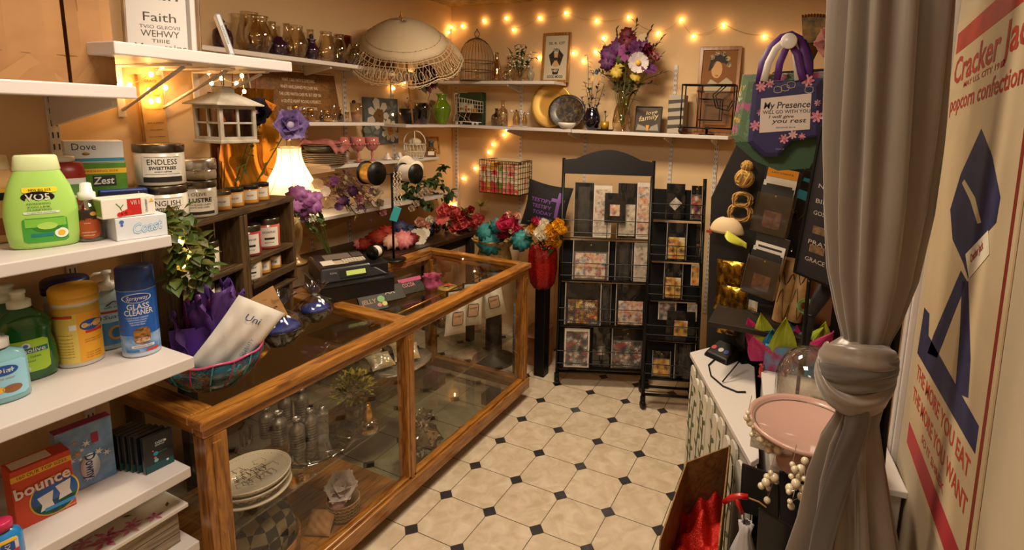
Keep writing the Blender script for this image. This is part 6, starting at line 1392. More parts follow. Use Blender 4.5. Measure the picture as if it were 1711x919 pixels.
for i,(c_,lab)in enumerate((('#d8503f','coral red paper pack at the near end of the wall basket'),('#d9a84a','golden paper pack in the wall basket'),('#c8404a','rose red paper pack beside the gold one'),('#6f8a3a','green edged paper pack in the middle of the wall basket'),('#e0a08a','peach paper pack in the wall basket'),('#d8686a','pink paper pack past the middle of the wall basket'),('#d9c49a','cream paper pack at the far end of the wall basket'))):
 o=thing('paper_pack',lab,'paper pack',(x0+Wb*(i+.5)/7,WBY0+.012,z0+.004),0,gpp);hh=Hb*(.80+.12*math.sin(i*2.2));B().span((-Wb/14*.92,0,0),(Wb/14*.92,.14,hh)).build('sheets',blots(c_,[c_,'#e0b090','#d8403a','#e8d8b8'],22,.6,.5),o,bev=.001);B().span((-Wb/14*.8,-.0008,hh*.55),(Wb/14*.8,-.0001,hh*.8)).build('label',mat('#d9c8a8',.6),o)
o=thing('paper_stack','loose cream papers laid over the packs in the wall basket','paper',(x0+Wb*.62,WBY0+.10,z0+Hb*.93+.012),.2);B().box((0,0,.010),(Wb*.6,.12,.016)).build('sheets',mat('#c9b491',.7),o,bev=.002)
PLW_=mat('#100e10',.8,bump=.2,n=(60,'#191619'))
pp=oy(902,384,3.30);t=thing('throw_pillow','black square pillow with purple cross and testify lettering','pillow',(pp.x,3.33,pp.z),-.05,rot=(-.16,.14,.12))
def pil(s):
 def f(u,v):
  e=(1-abs(2*u-1)**2.2)*(1-abs(2*v-1)**2.2);k=1-.10*(1-(2*u-1)**2)*abs(2*v-1)**3*0;x,z=(u-.5)*.34,v*.34
  x*=1-.09*math.sin(v*PI);z=.17+(z-.17)*(1-.09*math.sin(u*PI));return(x,s*(.005+.055*e**.75),z)
 return f
b=B();b.grid(pil(-1),20,20);b.grid(pil(1),20,20);b.build('cushion',PLW_,t)
Sp=lambda x,z:-(.0085+.055*max(0,(1-abs(2*x/.31)**2.2)*(1-abs(2*(z-.17)/.31)**2.2))**.75)
PV=mat('#7a4a9c',.6)
for i,(s,w_)in enumerate((('TESTIFY',.165),('TESTIFY',.15),('TODAY',.15),('AMEN',.12))):stext(s,.036,PV,t,-.03+.012*i,.205-.043*i,Sp,w_,.02)
slabel(PV,t,.085,.108,.10,.285,Sp,'cross_print',3,10);slabel(PV,t,.045,.135,.215,.24,Sp,'cross_print',6,3)
st_=thing('cardboard_box','plain brown carton standing behind the flowers under the pillow','box',(pp.x-.03,3.44,0));hb_=pp.z-.004;B().box((0,0,hb_/2),(.30,.26,hb_)).build('carton',KRAFT,st_,bev=.003)
t=thing('kraft_shopping_bag','brown kraft paper bag standing on the floor behind the arched rack','paper bag',(-1.62,3.10,0),.15);B().box((0,0,.14),(.15,.10,.28)).build('bag_body',KRAFT,t,bev=.002);b=B();b.add([(-.075,-.051,.28),(.075,-.051,.28),(.085,-.10,.22),(-.06,-.11,.23)],[(0,1,2,3)]);b.build('top_flap',mat('#a5774a',.7),t,solid=.002)
b=B();b.tube([(-.03,0,.28),(-.03,0,.36),(.03,0,.36),(.03,0,.28)],.004,6);b.build('twist_handle',KRAFTD,t)
t=thing('grey_roll','grey speckled roll standing behind the showcase end','roll',(-1.66,2.83,0));B().lathe([(0,0),(.022,0),(.022,.52),(.008,.52),(.008,.5)],18).build('roll_body',mat('#6f6a66',.7,n=(90,'#3a3836')),t)
# -- plants on the end wall shelves --
PURP,WIN,LAVB,GYEL=petal_mat('#4a1f4f','#7a3f7a'),petal_mat('#4f0f1f','#7a1f35'),petal_mat('#c9bccb','#e0d8d0'),petal_mat('#b89a2a','#d9c05a')
def bottlev(t,r,h):pass
vb=vessel('glass_vase','tall clear bottle vase holding the big purple bouquet','vase',(1022,150,1054,222),'y',3.43,BS2-.002,GC,'tallv')
bq=Vector(vb.location)+Vector((0,0,.03))
SILK=mat('#2c331d',.6,n=(16,'#4a5228'),trl=.1)
bunch('flower_bouquet','large purple, wine and cream bouquet in the tall clear bottle vase','bouquet',bq,[(1020,92,14,PURP,'puff'),(1015,105,11,PURP,'puff'),(1035,80,13,PURP,'puff'),(1050,70,14,WIN,'puff'),(1048,58,10,WIN,'puff'),(1062,82,11,PURP,'lily'),(1048,88,11,petal_mat('#8a3f7a'),'lily'),(1066,105,15,LAVB,'daisy',YC),(1075,68,10,petal_mat('#c9b48c'),'daisy'),(1080,85,10,WIN,'rose'),(1090,98,10,petal_mat('#a86a6a'),'rose'),(1084,115,10,PURP,'lily'),(1036,112,9,GYEL,'puff'),(1030,122,9,GYEL,'puff'),(1062,130,8,GYEL,'puff'),(1038,98,9,petal_mat('#4a5a2a'),'puff'),(1078,78,8,PURP,'puff')],('y',3.36),70,SILK,'plants on the end wall shelves',lsz=.07)
t=bpy.data.objects['flower_bouquet'];b=B();b2=B()
for px,py in((1030,50),(1064,38),(1088,48),(1108,62),(1106,92),(1117,118),(1098,138),(1002,88),(1000,118),(1026,140),(1040,60),(1095,75),(1010,72)):
 p=oy(px,py,3.36+U(-.05,.06))-Vector(t.location);o0=Vector((0,0,.22));P=[o0,o0*.5+p*.5+Vector((0,0,.02)),p];b.tube(P,.002,4)
 for k in range(9):u=.5+.5*k/8;q=P[1]*(2-2*u)+p*(2*u-1);leaf(b2,q,(p-o0)+Vector((U(-.2,.2),U(-.1,.1),U(-.2,.2))),.035,.016)
b.build('twigs',mat('#3a3020',.7),t);b2.build('sprig_leaves',mat('#332b22',.7,n=(30,'#4f4a2c')),t)
def sprigs(name,label,base,tips,lm,sm,dots=None,y=3.42,lsz=.04,n=9):
 base=Vector(base);t=thing(name,label,'plant',base,0,'plants on the end wall shelves');b,c,d=B(),B(),B()
 for px,py in tips:
  p=oy(px,py,y+U(-.04,.04))-base;m_=p*.55+Vector((U(-.02,.02),0,.015));b.tube([(0,0,0),m_,p],.0018,4)
  for k in range(n):
   u=.35+.65*k/(n-1);q=(m_*(u/.55)if u<.55 else m_+(p-m_)*((u-.55)/.45));leaf(c,q,(U(-1,1),U(-.8,.4),U(-.2,1)),lsz*U(.7,1.2),lsz*.5)
   if dots and k%2:d.ball(q+Vector((U(-.02,.02),-.01,U(-.01,.02))),U(.005,.009),7,5)
 b.m=1;b.v,n0=b.v+d.v,len(b.v);b.f+=[[i+n0 for i in f]for f in d.f];b.fm+=[1]*len(d.f);b.fs+=[True]*len(d.f);b.build('stems',[sm,dots or sm],t);c.build('foliage',lm,t)
 return t
pv=vessel('glass_vase','small clear vase holding the leafy white budded sprig','vase',(862,112,874,136),'y',3.43,BS1,GC,'cup')
sprigs('leafy_sprig','bushy green sprig with white buds on the upper shelf',Vector(pv.location)+Vector((0,0,.02)),[(852,86),(860,78),(870,74),(880,78),(888,88),(893,96),(856,98),(874,92),(866,88),(884,102),(848,94)],DGRN,STEMM,mat('#d9d0b4',.5),lsz=.042)
dvz=vessel('dark_vase','squat dark navy vase holding blue twig branches','vase',(974,181,1003,221),'y',3.43,BS2-.002,mat('#0d0b1c',.12,coat=.6),'round',part='body')
t=sprigs('twig_branches','blue grey twig branches hung with tiny tags in the dark navy vase',Vector(dvz.location)+Vector((0,0,.05)),[(982,92),(992,118),(1005,120),(978,140),(1010,140),(972,165),(1003,165),(985,150)],mat('#1f2838',.6,n=(20,'#35405a')),mat('#2a2620',.6),lsz=.038,n=8)
for px,py,c_ in((990,131,'#c9a86a'),(997,120,'#3f5a72'),(1002,130,'#b9905a')):
 p=oy(px,py,3.38)-Vector(t.location);b=B();b.T=RT(p,(0,.4,0));b.box((0,0,0),(.028,.003,.034));b.build('hanging_tag',mat(c_,.6),t,bev=.001)
sprigs('planter_sprig','thin twig sprig standing in the black corner planter',Vector((ox(684,190,-2.62).x,ox(684,190,-2.62).y,BS2+.03)),[],DGRN,STEMM)if False else None
wp=ox(711,128,-2.47);hv=vine('dried_wreath','dark dried flower wreath hanging from the corner under the parasol','wreath',[[wp+Vector((0,.085*math.cos(a*PI/6),.065*math.sin(a*PI/6)))for a in range(13)]],.05,150,mat('#33301a',.6,n=(16,'#4f4a24')),wp,.012,mt2=mat('#3f1520',.6,n=(20,'#6b2a35')))
b=B();b.tube([(0,0,.05),(-.03,.02,(LS1-wp.z))],.0015,4);b.tube([(0,.01,-.06),(.01,.03,-.12),(0,.02,-.16)],.002,4);b.build('hanging_stem',TW,hv)
for i in range(7):
 a=i*.9;q=Vector((.03,.07*math.cos(a),.055*math.sin(a)));bloom('rose',hv,q,(1,-.8,.2),.022,WIN)
p=oy(1128,226,3.46);t=thing('striped_parcel','upright parcel wrapped in grey and cream striped paper beside the dark canvas','parcel',(p.x,3.45,BS2-.0015),-.05);h_=oy(1128,158,3.46).z-BS2;B().span((-.055,0,0),(.05,.09,h_)).build('parcel_body',mat('#a59a88',.6),t,bev=.004)
for i,z in enumerate((.12,.34,.55,.76)):b=B();b.add([(-.0555,-.001,h_*z),(.0505,-.001,h_*(z+.05)),(.0505,-.001,h_*(z+.13)),(-.0555,-.001,h_*(z+.10))],[(0,1,2,3)]);b.build('stripe_band',mat('#3f3a36',.6),t)
lp_=oy(1180,228,3.44);t=thing('wire_lantern','black square wire frame candle stand before the amber portrait','lantern',(lp_.x,3.44,BS2-.0015));Hh=oy(1180,142,3.44).z-BS2;Wh=size(84,lp_)/2
def bar(nm,pts,r=.005):b=B();b.tube(pts,r,6);return b.build(nm,WIREB,t)
for y in(-.05,.05):
 for s in(-1,1):bar('corner_bar',[(s*Wh,y,Hh*.14),(s*Wh,y,Hh)])
 bar('top_bar',[(-Wh,y,Hh),(Wh,y,Hh)]);bar('lower_bar',[(-Wh,y,Hh*.14),(Wh,y,Hh*.14)])
 bar('inner_bar',[(-Wh*.35,y,Hh*.14),(-Wh*.35,y,Hh)],.004);bar('inner_bar',[(-Wh*.3,y,Hh*.3),(Wh*.5,y,Hh*.3),(Wh*.5,y,Hh*.72),(-Wh*.3,y,Hh*.72)],.004)
 bar('curl_bar',[(Wh*.6,y,Hh),(Wh*.2,y,Hh*.8),(Wh*.35,y,Hh*.55),(Wh*.75,y,Hh*.5),(Wh*.95,y,Hh*.7)],.0035)
for s in(-1,1):
 for z in(Hh*.14,Hh):bar('side_bar',[(s*Wh,-.05,z),(s*Wh,.05,z)])
bar('pedestal',[(0,0,.004),(0,0,Hh*.14),(0,-.05,Hh*.14),(0,.05,Hh*.14)],.009);B().lathe([(0,0),(.05,0),(.05,.006),(0,.008)],24).build('foot',WIREB,t)
for x,c_,hh in((-.06,'#b98a4a',.45),(-.02,'#3a6a62',.5),(.02,'#8a6a3a',.38)):pass
t=thing('small_figurine','tiny dark rosette figurine at the shelf front before the wire lantern','figurine',oy(1138,228,3.385).to_tuple()[:2]+(BS2-.0015,));B().ball((0,0,.022),.022,12,8).build('head',mat('#1c1412',.6),t);bloom('rose',t,(.022,-.008,.02),(0,-1,.2),.018,petal_mat('#5a2f22','#8a4a3a'));B().ball((-.012,0,.045),.012,10,6).build('ear',mat('#1c1412',.6),t)
q=ox(684,190,-2.62)
b_=thing('twig_sprig','dark leafless twig leaning out of the black corner planter','plant',(q.x,q.y,BS2+.012));b=B()
for k in range(6):b.tube([(0,0,0),(U(-.02,.02),U(-.02,.02),.08),(U(-.05,.05),U(-.05,.05),U(.12,.18))],.0016,4)
b.build('twigs',TW,b_);c=B()
for k in range(14):leaf(c,(U(-.04,.04),U(-.04,.04),U(.08,.17)),(U(-1,1),U(-1,1),U(0,1)),.025,.012)
c.build('foliage',DGRN,b_)
# -- poster --
PF=PXW-.004
pc=ox(1512,745,PF);PTL=math.radians(4.2)
ps=thing('vintage_poster','tall cream vintage popcorn poster with red bars and navy shapes by the curtain','poster',(PF,pc.y,pc.z),rot=(0,-PTL,-PI/2))
def pq(px,py):
 p=ox(px,py,PF);a,c=pc.y-p.y,p.z-pc.z
 return a*math.cos(PTL)+c*math.sin(PTL),-a*math.sin(PTL)+c*math.cos(PTL)
PWd,PHt=.66,pq(1600,42)[1]
B().span((0,0,0),(PWd,.003,PHt)).build('paper',mat('#b39e7c',.6,n=(4,'#c2ad8a')),ps)
PRD,PNV=mat('#a8321f',.6,n=(14,'#8c2818')),mat('#191a3a',.6,n=(16,'#26284c'))
def pbox(x0,x1,z0,z1,mt,nm):return dec(ps,x0,x1,z0,z1,mt,-.0006,nm)
xs=pq(1660,585)[0]
pbox(.025,xs-.02,PHt-.085,PHt-.03,PRD,'red_bar');pbox(.02,xs-.02,.022,.085,mat('#a83238',.6),'red_bar');pbox(xs,xs+.016,0,PHt-.05,mat('#7a2a1a',.6),'side_strip')
xm=xs*.5
text('Cracker Jack',.095,PRD,ps,(xm+.025,-.0006,PHt-.14),width=xs*.98,bold=.022);text('MAY U.S. CITY 1912',.02,PRD,ps,(xm,-.0006,PHt-.186),width=xs*.5,bold=.01)
text('popcorn confection',.058,PRD,ps,(xm,-.0006,PHt-.226),width=xs*.88,bold=.018)
text('THE MORE YOU EAT',.055,mat('#b03a22',.6),ps,(xm,-.0006,.245),width=xs*.88,bold=.02);text('THE MORE YOU WANT',.055,mat('#b03a22',.6),ps,(xm,-.0006,.175),width=xs*.92,bold=.02);text('SO IT SHRIEK',.03,mat('#b03a22',.6),ps,(xm,-.0006,.118),width=xs*.4,bold=.01)
def ppoly(nm,pts,mt,y=-.0006):
 b=B();b.prism([pq(*p)for p in pts],.0004);o=b.build(nm,mt,ps);o.location.y=y;return o
b=B();b.prism([(.012,.29),(xs-.02,.29),(xs-.02,.345),(.12,.375),(.10,.43),(.03,.43)],.0004);o=b.build('navy_base',PNV,ps);o.location.y=-.0006
ppoly('navy_shape',[(1640,215),(1658,260),(1672,330),(1665,372),(1640,400),(1618,465),(1610,440),(1592,400),(1588,350),(1606,290)],PNV)
ppoly('navy_shape',[(1606,452),(1560,560),(1550,590),(1566,598),(1596,520),(1616,470)],PNV);ppoly('navy_shape',[(1618,470),(1622,600),(1618,665),(1596,655),(1604,560),(1608,470)],PNV)
ppoly('cream_curve',[(1612,300),(1630,330),(1640,372),(1634,374),(1622,335),(1608,306)],mat('#b8a482',.6),-.0010)
ppoly('pack_print',[(1614,425),(1652,385),(1654,425),(1620,466)],mat('#d8ccb4',.6),-.0012);q=[pq(1614,425),pq(1654,412)]
a_=math.atan2(pq(1652,400)[1]-pq(1616,442)[1],pq(1652,400)[0]-pq(1616,442)[0])
m_=[(pq(1616,442)[i]+pq(1652,400)[i])/2 for i in(0,1)];text('Cracker Jack',.026,PRD,ps,(m_[0],-.0018,m_[1]),rot=(PI/2,-a_,0),width=.085,bold=.02)
# -- curtain --
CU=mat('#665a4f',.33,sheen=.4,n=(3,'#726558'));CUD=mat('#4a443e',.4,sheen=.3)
CYV=1.30
kz=oy(1430,612,CYV);cu=thing('knotted_curtain','long taupe satin curtain tied in a big knot at the doorway','curtain',(kz.x,CYV,0));kc=kz.z
def wz(px0,px1,py):a,c=oy(px0,py,CYV),oy(px1,py,CYV);return(a.x+c.x)/2-kz.x,(c.x-a.x)/2,(a.z+c.z)/2
KEY=[wz(1388,1592,-150),wz(1388,1590,0),wz(1378,1572,200),wz(1374,1556,350),wz(1378,1535,460),wz(1392,1510,530),wz(1402,1492,565),wz(1405,1480,600)]
KEY2=[wz(1405,1490,640),wz(1392,1472,700),wz(1368,1478,740),wz(1348,1488,800),wz(1335,1500,880),wz(1312,1505,960),wz(1290,1510,1150),wz(1285,1512,1500)]
def rows(K,n):
 out=[]
 for i in range(n+1):
  u=(len(K)-1)*i/n;k=min(int(u),len(K)-2);f=u-k;f2=f*f*(3-2*f)if 0 else f
  out.append([K[k][j]+(K[k+1][j]-K[k][j])*f2 for j in range(3)])
 return out
def drape(K,name,n,ph,amp,zlim,mt=CU,nf=11):
 R_=rows(K,n);b=B()
 def f(u,v):
  cx,hw,z=R_[int(round(v*n))];z=max(min(z,CZ-.004),.012);a=2*PI*u;gather=min(1,abs(z-kc)/.5)
  w_=math.sin(nf*a+ph+.8*math.sin(3*a)+.9*z);w_=math.copysign(abs(w_)**.7,w_)
  k=1+amp*(.35+.65*gather)*w_+.05*math.sin(5*a+z*5)
  hw*=.89;return(cx+hw*math.cos(a)*k,.62*hw*math.sin(a)*k,z)
 b.grid(f,144,n,True,True);return b.build(name,mt,cu)
drape(KEY,'upper_drape',28,.4,.20,None);drape(KEY2,'lower_drape',28,1.3,.25,None);
def seamp(K,frac,i):cx,hw,z=K[i];return(cx+hw*frac,-.62*hw*math.sqrt(max(0,1-frac*frac))*1.12,z)
b=B();b.tube([seamp(KEY2,.15,i)for i in(2,3,4,5)],.0016,4);b.build('hem_seam',mat('#6b5f52',.5),cu)
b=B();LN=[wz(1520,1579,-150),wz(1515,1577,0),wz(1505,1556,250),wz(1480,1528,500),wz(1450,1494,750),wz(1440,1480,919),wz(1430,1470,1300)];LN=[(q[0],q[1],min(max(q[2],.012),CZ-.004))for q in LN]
b.grid(lambda u,v:(LN[round(v*6)][0]+LN[round(v*6)][1]*(2*u-1),.12+.02*math.sin(u*12),LN[round(v*6)][2]),16,6);b.build('painted_shadow_strip',mat('#17110c',.8),cu,solid=.003)  # near-black sheet: its colour stands in for shade between curtain and trim
kr=.066
b=B();b.lathe([(.02,kc-kr*1.15),(kr*.8,kc-kr*.8),(kr*1.02,kc-.1*kr),(kr*.95,kc+kr*.5),(kr*.55,kc+kr*.95),(.02,kc+kr*1.05)],60,wob=lambda a,i:1+.05*math.sin(7*a+i));b.build('knot_core',CU,cu)
def wrap(name,pts,w,th,mt):
 """broad pleated band of cloth laid round the knot"""
 P=[Vector(p)for p in pts];n=30
 def pt(t):
  u=t*(len(P)-1);k=min(int(u),len(P)-2);f=u-k
  p0,p1,p2,p3=P[max(k-1,0)],P[k],P[k+1],P[min(k+2,len(P)-1)]
  return .5*((2*p1)+(p2-p0)*f+(2*p0-5*p1+4*p2-p3)*f*f+(3*p1-p0-3*p2+p3)*f**3)
 b=B()
 def f(u,v):
  c=pt(v);d=(pt(min(v+.02,1))-pt(max(v-.02,0))).normalized();o=Vector((c.x,c.y,(c.z-kc)*.6));o=o.normalized()if o.length else Vector((0,-1,0));s=d.cross(o).normalized()
  a=2*PI*u;k=1+.10*math.sin(5*a+v*5);e=.75+.25*math.sin(PI*v)
  return c+s*w*math.cos(a)*k*e+o*th*math.sin(a)*k*e
 b.grid(f,40,n,True,True);return b.build(name,mt,cu)
K_=kr
def kp(x,y,z):return(x*K_,y*K_,kc+z*K_)
wrap('knot_band',[kp(-.95,.5,.15),kp(-.95,-.35,.35),kp(-.35,-.95,.62),kp(.4,-.95,.72),kp(.95,-.3,.6),kp(.95,.5,.3)],.030,.016,CU)
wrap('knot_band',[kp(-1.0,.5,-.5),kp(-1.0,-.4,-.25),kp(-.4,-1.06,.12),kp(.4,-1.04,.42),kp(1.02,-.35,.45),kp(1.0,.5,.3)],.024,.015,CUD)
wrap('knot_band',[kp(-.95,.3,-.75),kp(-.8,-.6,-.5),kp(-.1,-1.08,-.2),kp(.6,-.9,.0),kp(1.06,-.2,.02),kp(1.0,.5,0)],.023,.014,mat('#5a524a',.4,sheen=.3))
wrap('knot_band',[kp(-1.0,.4,-.15),kp(-1.05,-.2,-.4),kp(-.7,-.75,-.85),kp(0,-.95,-1.0),kp(.7,-.7,-.75),kp(1.0,.0,-.35),kp(.95,.5,-.2)],.034,.017,CU)
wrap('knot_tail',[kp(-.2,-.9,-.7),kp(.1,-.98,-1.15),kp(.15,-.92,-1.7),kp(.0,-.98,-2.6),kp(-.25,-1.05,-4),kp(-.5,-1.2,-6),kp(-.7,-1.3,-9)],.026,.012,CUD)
# -- display panel with hanging goods --
BLKC=mat('#0d0b0b',.75,n=(9,'#17130f'));PY_=2.62
q=oy(1240,500,PY_)
dp=thing('display_stand','tall black cloth covered display panel behind the tote bags','display stand',(0,PY_,0))
def dpp(px,py):p=oy(px,py,PY_);return(p.x,max(p.z,0))
b=B();b.prism([(dpp(1188,560)[0],.02),(.20,.02),(.20,dpp(1330,110)[1]),(dpp(1292,120)),dpp(1262,150),dpp(1236,228),dpp(1188,330)],.03);b.build('panel_board',BLKC,dp,bev=.004)
for x in(dpp(1188,560)[0]+.04,.15):B().box((x,.115,.0105),(.04,.30,.021)).build('foot',BLACK,dp,bev=.002)
def panel_pt(px,py,off=.02):return oy(px,py,PY_-off)
HY=2.16
hk=oy(1319,71,HY)
t=thing('display_hook','white round knob hook holding the tote bag handles','hook',(hk.x,HY,hk.z))
B().tube([(0,-.034,0),(0,PY_-HY+.005,0)],.006,8).build('arm',STEEL,t);b=B();b.T=RT((0,-.034,0),(PI/2,0,0));b.lathe([(0,0),(.026,0),(.0285,.004),(.026,.008),(0,.010)],28);b.build('knob',mat('#d9d2c8',.3),t)
def tote(label,y,pts,mt,depth_,gm=None):
 """soft bag: front outline sighted on an upright plane, thick in the middle"""
 P=[oy(px,py,y)for px,py in pts];c=sum(P,Vector())/len(P);t=thing('tote_bag',label,'tote bag',(c.x,y,c.z),0,'tote bags hanging on the white knob')
 Q=[(p.x-c.x,p.z-c.z)for p in P];n=len(Q);b=B()
 vs=[(x,0,z)for x,z in Q]+[(x*1.0,depth_,z)for x,z in Q]+[(x*.85,-.008,z*.85)for x,z in Q]
 b.add(vs,[tuple(range(2*n,3*n)),tuple(reversed(range(n,2*n)))]+[(i,(i+1)%n,n+(i+1)%n,n+i)for i in range(n)]+[(2*n+i,2*n+(i+1)%n,(i+1)%n,i)for i in range(n)]);b.build('bag_body',mt,t,bev=.003)
 return t,c
NAVF=mat('#1d1744',.6,n=(12,'#241c52'));FLW=blots('#5f7a55',['#3f5a3a','#b8608a','#d9a04a','#d8c8b0','#6f8f6a','#2f4a2c'],26,.6,.42)
tb2,_=tote('pale green floral tote bag hanging behind the navy one',HY+.045,[(1241,124),(1340,122),(1384,118),(1388,225),(1352,280),(1300,284),(1262,268),(1221,228)],FLW,.03)
b=B();b.prism([(oy(x,y_,HY+.044).x-_.x,oy(x,y_,HY+.044).z-_.z)for x,y_ in((1226,238),(1388,228),(1352,281),(1300,285),(1262,269))],.001);o=b.build('green_base',mat('#2c4a30',.6),tb2);o.location.y=-.0095
tb1,c1_=tote('navy tote bag with red flowers and a pale scripture label',HY-.01,[(1258,138),(1375,130),(1373,228),(1322,236),(1300,262),(1276,262),(1249,238)],NAVF,.03)
def tq(px,py):p=oy(px,py,HY-.01);return p.x-c1_.x,p.z-c1_.z
for px,py,r,c_ in((1272,145,.020,'#b8566a'),(1287,140,.016,'#8c2a4a'),(1350,135,.022,'#a83a56'),(1262,210,.020,'#b04a66'),(1365,195,.022,'#b8566a'),(1310,232,.018,'#a82f4a'),(1325,225,.016,'#c9a08a'),(1270,188,.012,'#8c2a4a'),(1366,172,.012,'#6b3a4a'),(1340,228,.013,'#8c2a4a')):
 x,z=tq(px,py);b=B()
 for k in range(7):a=2*PI*k/7+px;b.add([(x,-.0092-k*.00005,z)]+[(x+r*t_*math.cos(a+d_),-.0092-k*.00005,z+r*t_*math.sin(a+d_))for t_,d_ in((.6,-.4),(1,-.15),(1,.15),(.6,.4))],[(0,1,2,3,4)])
 b.build('flower_print',mat(c_,.6,n=(90,'#d9a0a8')),tb1)
for px,py in((1300,150),(1312,147),(1322,142),(1352,150)):
 x,z=tq(px,py);b=B();b.tube([(x+.014*math.cos(i*PI/4)*(1+.3*(i%2)),-.0095,z+.012*math.sin(i*PI/4))for i in range(8)],.0012,3,True);b.build('leaf_outline',mat('#b9a88a',.6),tb1)
b=B();b.prism([tq(*p)for p in((1272,165),(1356,156),(1353,216),(1269,222))],.0006);o=b.build('label',mat('#d0c0b4',.6),tb1);o.location.y=-.0102
LR_=(PI/2,-.06,0)
for s,px,py,sz,w_,sh in(('My Presence',1314,176,.030,.135,.2),('WILL GO WITH YOU',1314,187,.016,.15,0),('I will give',1305,195,.014,.08,.2),('you rest',1318,202,.020,.11,.2),('EXODUS 33:14',1313,213,.007,.06,0)):
 x,z=tq(px,py);text(s,sz*1.15,mat('#1a1526',.6),tb1,(x,-.0106,z),rot=LR_,width=w_*1.2 if sz>.02 else w_*1.1,shear=sh,bold=.012)
x,z=tq(1303,249);text('GRACE',.009,mat('#8f86b0',.6),tb1,(x,-.0096,z),rot=LR_,width=.03)
def strap(parent,c,pts,w,mt,y0):
 b=B();P=[oy(px,py,y0+dy)-Vector(c)for px,py,dy in pts]
 vs=[]
 for i,p in enumerate(P):
  d=(P[min(i+1,len(P)-1)]-P[max(i-1,0)]);s=Vector((-d.z,0,d.x)).normalized()*w/2;vs+=[p-s,p+s]
 b.add(vs,[(2*i,2*i+1,2*i+3,2*i+2)for i in range(len(P)-1)],True);return b.build('handle',mt,parent,solid=.002)
PURS,WHS=mat('#4a1a66',.55),mat('#cfc6bc',.55)
cc=Vector(tb1.location)
strap(tb1,cc,[(1270,140,-.012),(1276,105,-.014),(1290,80,-.012),(1308,64,-.006),(1322,60,.0),(1334,66,-.004),(1342,85,-.012),(1348,110,-.012),(1350,136,-.012)],.036,PURS,HY)
strap(tb1,cc,[(1276,136,-.018),(1284,105,-.02),(1296,82,-.02),(1312,68,-.014),(1325,68,-.014),(1330,90,-.02),(1334,134,-.02)],.026,WHS,HY)
strap(tb1,cc,[(1298,134,-.024),(1303,105,-.024),(1312,84,-.022),(1322,76,-.018),(1332,90,-.024),(1338,120,-.024),(1342,134,-.024)],.026,PURS,HY)
strap(tb2,Vector(tb2.location),[(1352,124,-.01),(1352,95,-.01),(1342,72,-.008),(1322,63,.0)],.03,mat('#1f2a66',.55),HY+.04)
FAN=mat('#a8742c',.55,n=(12,'#8c5a1d'))
fp_=oy(1345,130,2.40);t=thing('paper_fan','pleated amber paper fan standing above the tote bags','fan',fp_)
b=B();n=22
tipa=oy(1340,38,2.40)-fp_;tipb=oy(1398,22,2.40)-fp_;aa,ab=math.atan2(tipa.z,tipa.x),math.atan2(tipb.z,tipb.x);R_=tipb.length*.95
vs=[(0,0,0)]+[(R_*k_*math.cos(aa+(ab-aa)*i/n),.008*(1 if i%2 else-1),R_*k_*math.sin(aa+(ab-aa)*i/n))for k_ in(.5,1)for i in range(n+1)]
b.add(vs,[(0,1+i,2+i)for i in range(n)]+[(1+i,2+i,n+3+i,n+2+i)for i in range(n)]);b.build('fan_leaf',FAN,t,solid=.001)
b=B();b.add([(R_*.99*k_*math.cos(aa+(ab-aa)*i/10),-.010,R_*.99*k_*math.sin(aa+(ab-aa)*i/10))for k_ in(.55,.95)for i in range(11)],[(i,i+1,i+12,i+11)for i in range(10)]);b.build('painted_panel',mat('#3f3a22',.6,n=(30,'#8c6a2a')),t)
t=thing('cardboard_sheet','brown cardboard sheet standing behind the tote bags near the curtain','cardboard',oy(1378,230,2.46));hz=oy(1378,230,2.46).z-(panel_pt(1310,537,.2).z-.001);B().span((-.035,0,-hz),(.10,.004,.26)).build('sheet',mat('#6b4220',.7),t)
t=thing('pink_tissue_bow','pale pink ruffled tissue bow tucked by the curtain top','bow',oy(1388,72,2.36))
rings(B(),[(5,.05,.06,.7,.4),(6,.07,.07,1.2,.3)],RT((0,0,0),(PI/2,0,0))).build('ruffle',petal_mat('#c9908a','#d9a8a0'),t)
def arm(t,p,h):q=t.matrix_basis.inverted();B().tube([q@Vector((p.x,p.y+.004,p.z+h)),q@Vector((p.x,PY_+.004,p.z+h))],.003,6).build('hook',STEEL,t)
arm(t,t.location,0)
RAF=mat('#a8803f',.8,bump=.6,n=(40,'#c9a25a'))
for px,py,r,lab in((1244,298,.042,'larger woven raffia ball under the tote bags'),(1248,278,.026,'small raffia bundle tucked above the woven ball')):
 p=panel_pt(px,py,.05);t=thing('raffia_ball',lab,'raffia ball',p,0,'raffia balls by the card holders');b=B()
 for k in range(16):R3=Euler((U(0,6),U(0,6),U(0,6))).to_matrix();b.tube([R3@Vector((r*math.cos(i*PI/9),r*math.sin(i*PI/9),r*.12*math.sin(i)))for i in range(18)],r*.11,4,True)
 b.ball((0,0,0),r*.92,14,8);b.build('fibre_ball',RAF,t);arm(t,p,r*.9)
for px,py,r,lab in((1240,334,.036,'upper coil of tan rope beside the clear card holder'),(1236,356,.044,'lower coil of tan rope above the lime cap')):
 p=panel_pt(px,py,.06);t=thing('rope_coil',lab,'rope',p,0,'coils of tan rope');b=B();b.tube([((r-.0025*(i//24)+.004*math.sin(i*.9))*1.25*math.cos(i*PI/12),.012*math.sin(i*.37),(r-.0025*(i//24))*math.sin(i*PI/12))for i in range(144)],.0042,5);b.build('rope',mat('#9a7030',.75,n=(60,'#b98f4a')),t);arm(t,p,r)
p=panel_pt(1215,388,.09);t=thing('sun_visor','cream cap with a lime brim hanging beside the card holders','cap',p,-.3)
b=B();b.grid(lambda u,v:(.085*math.cos(PI*u)*math.cos(v*1.3),-.05*math.sin(PI*u)*math.cos(v*1.3),.075*math.sin(v*1.3)),20,8);b.build('crown',mat('#c9b088',.7),t,solid=.002)
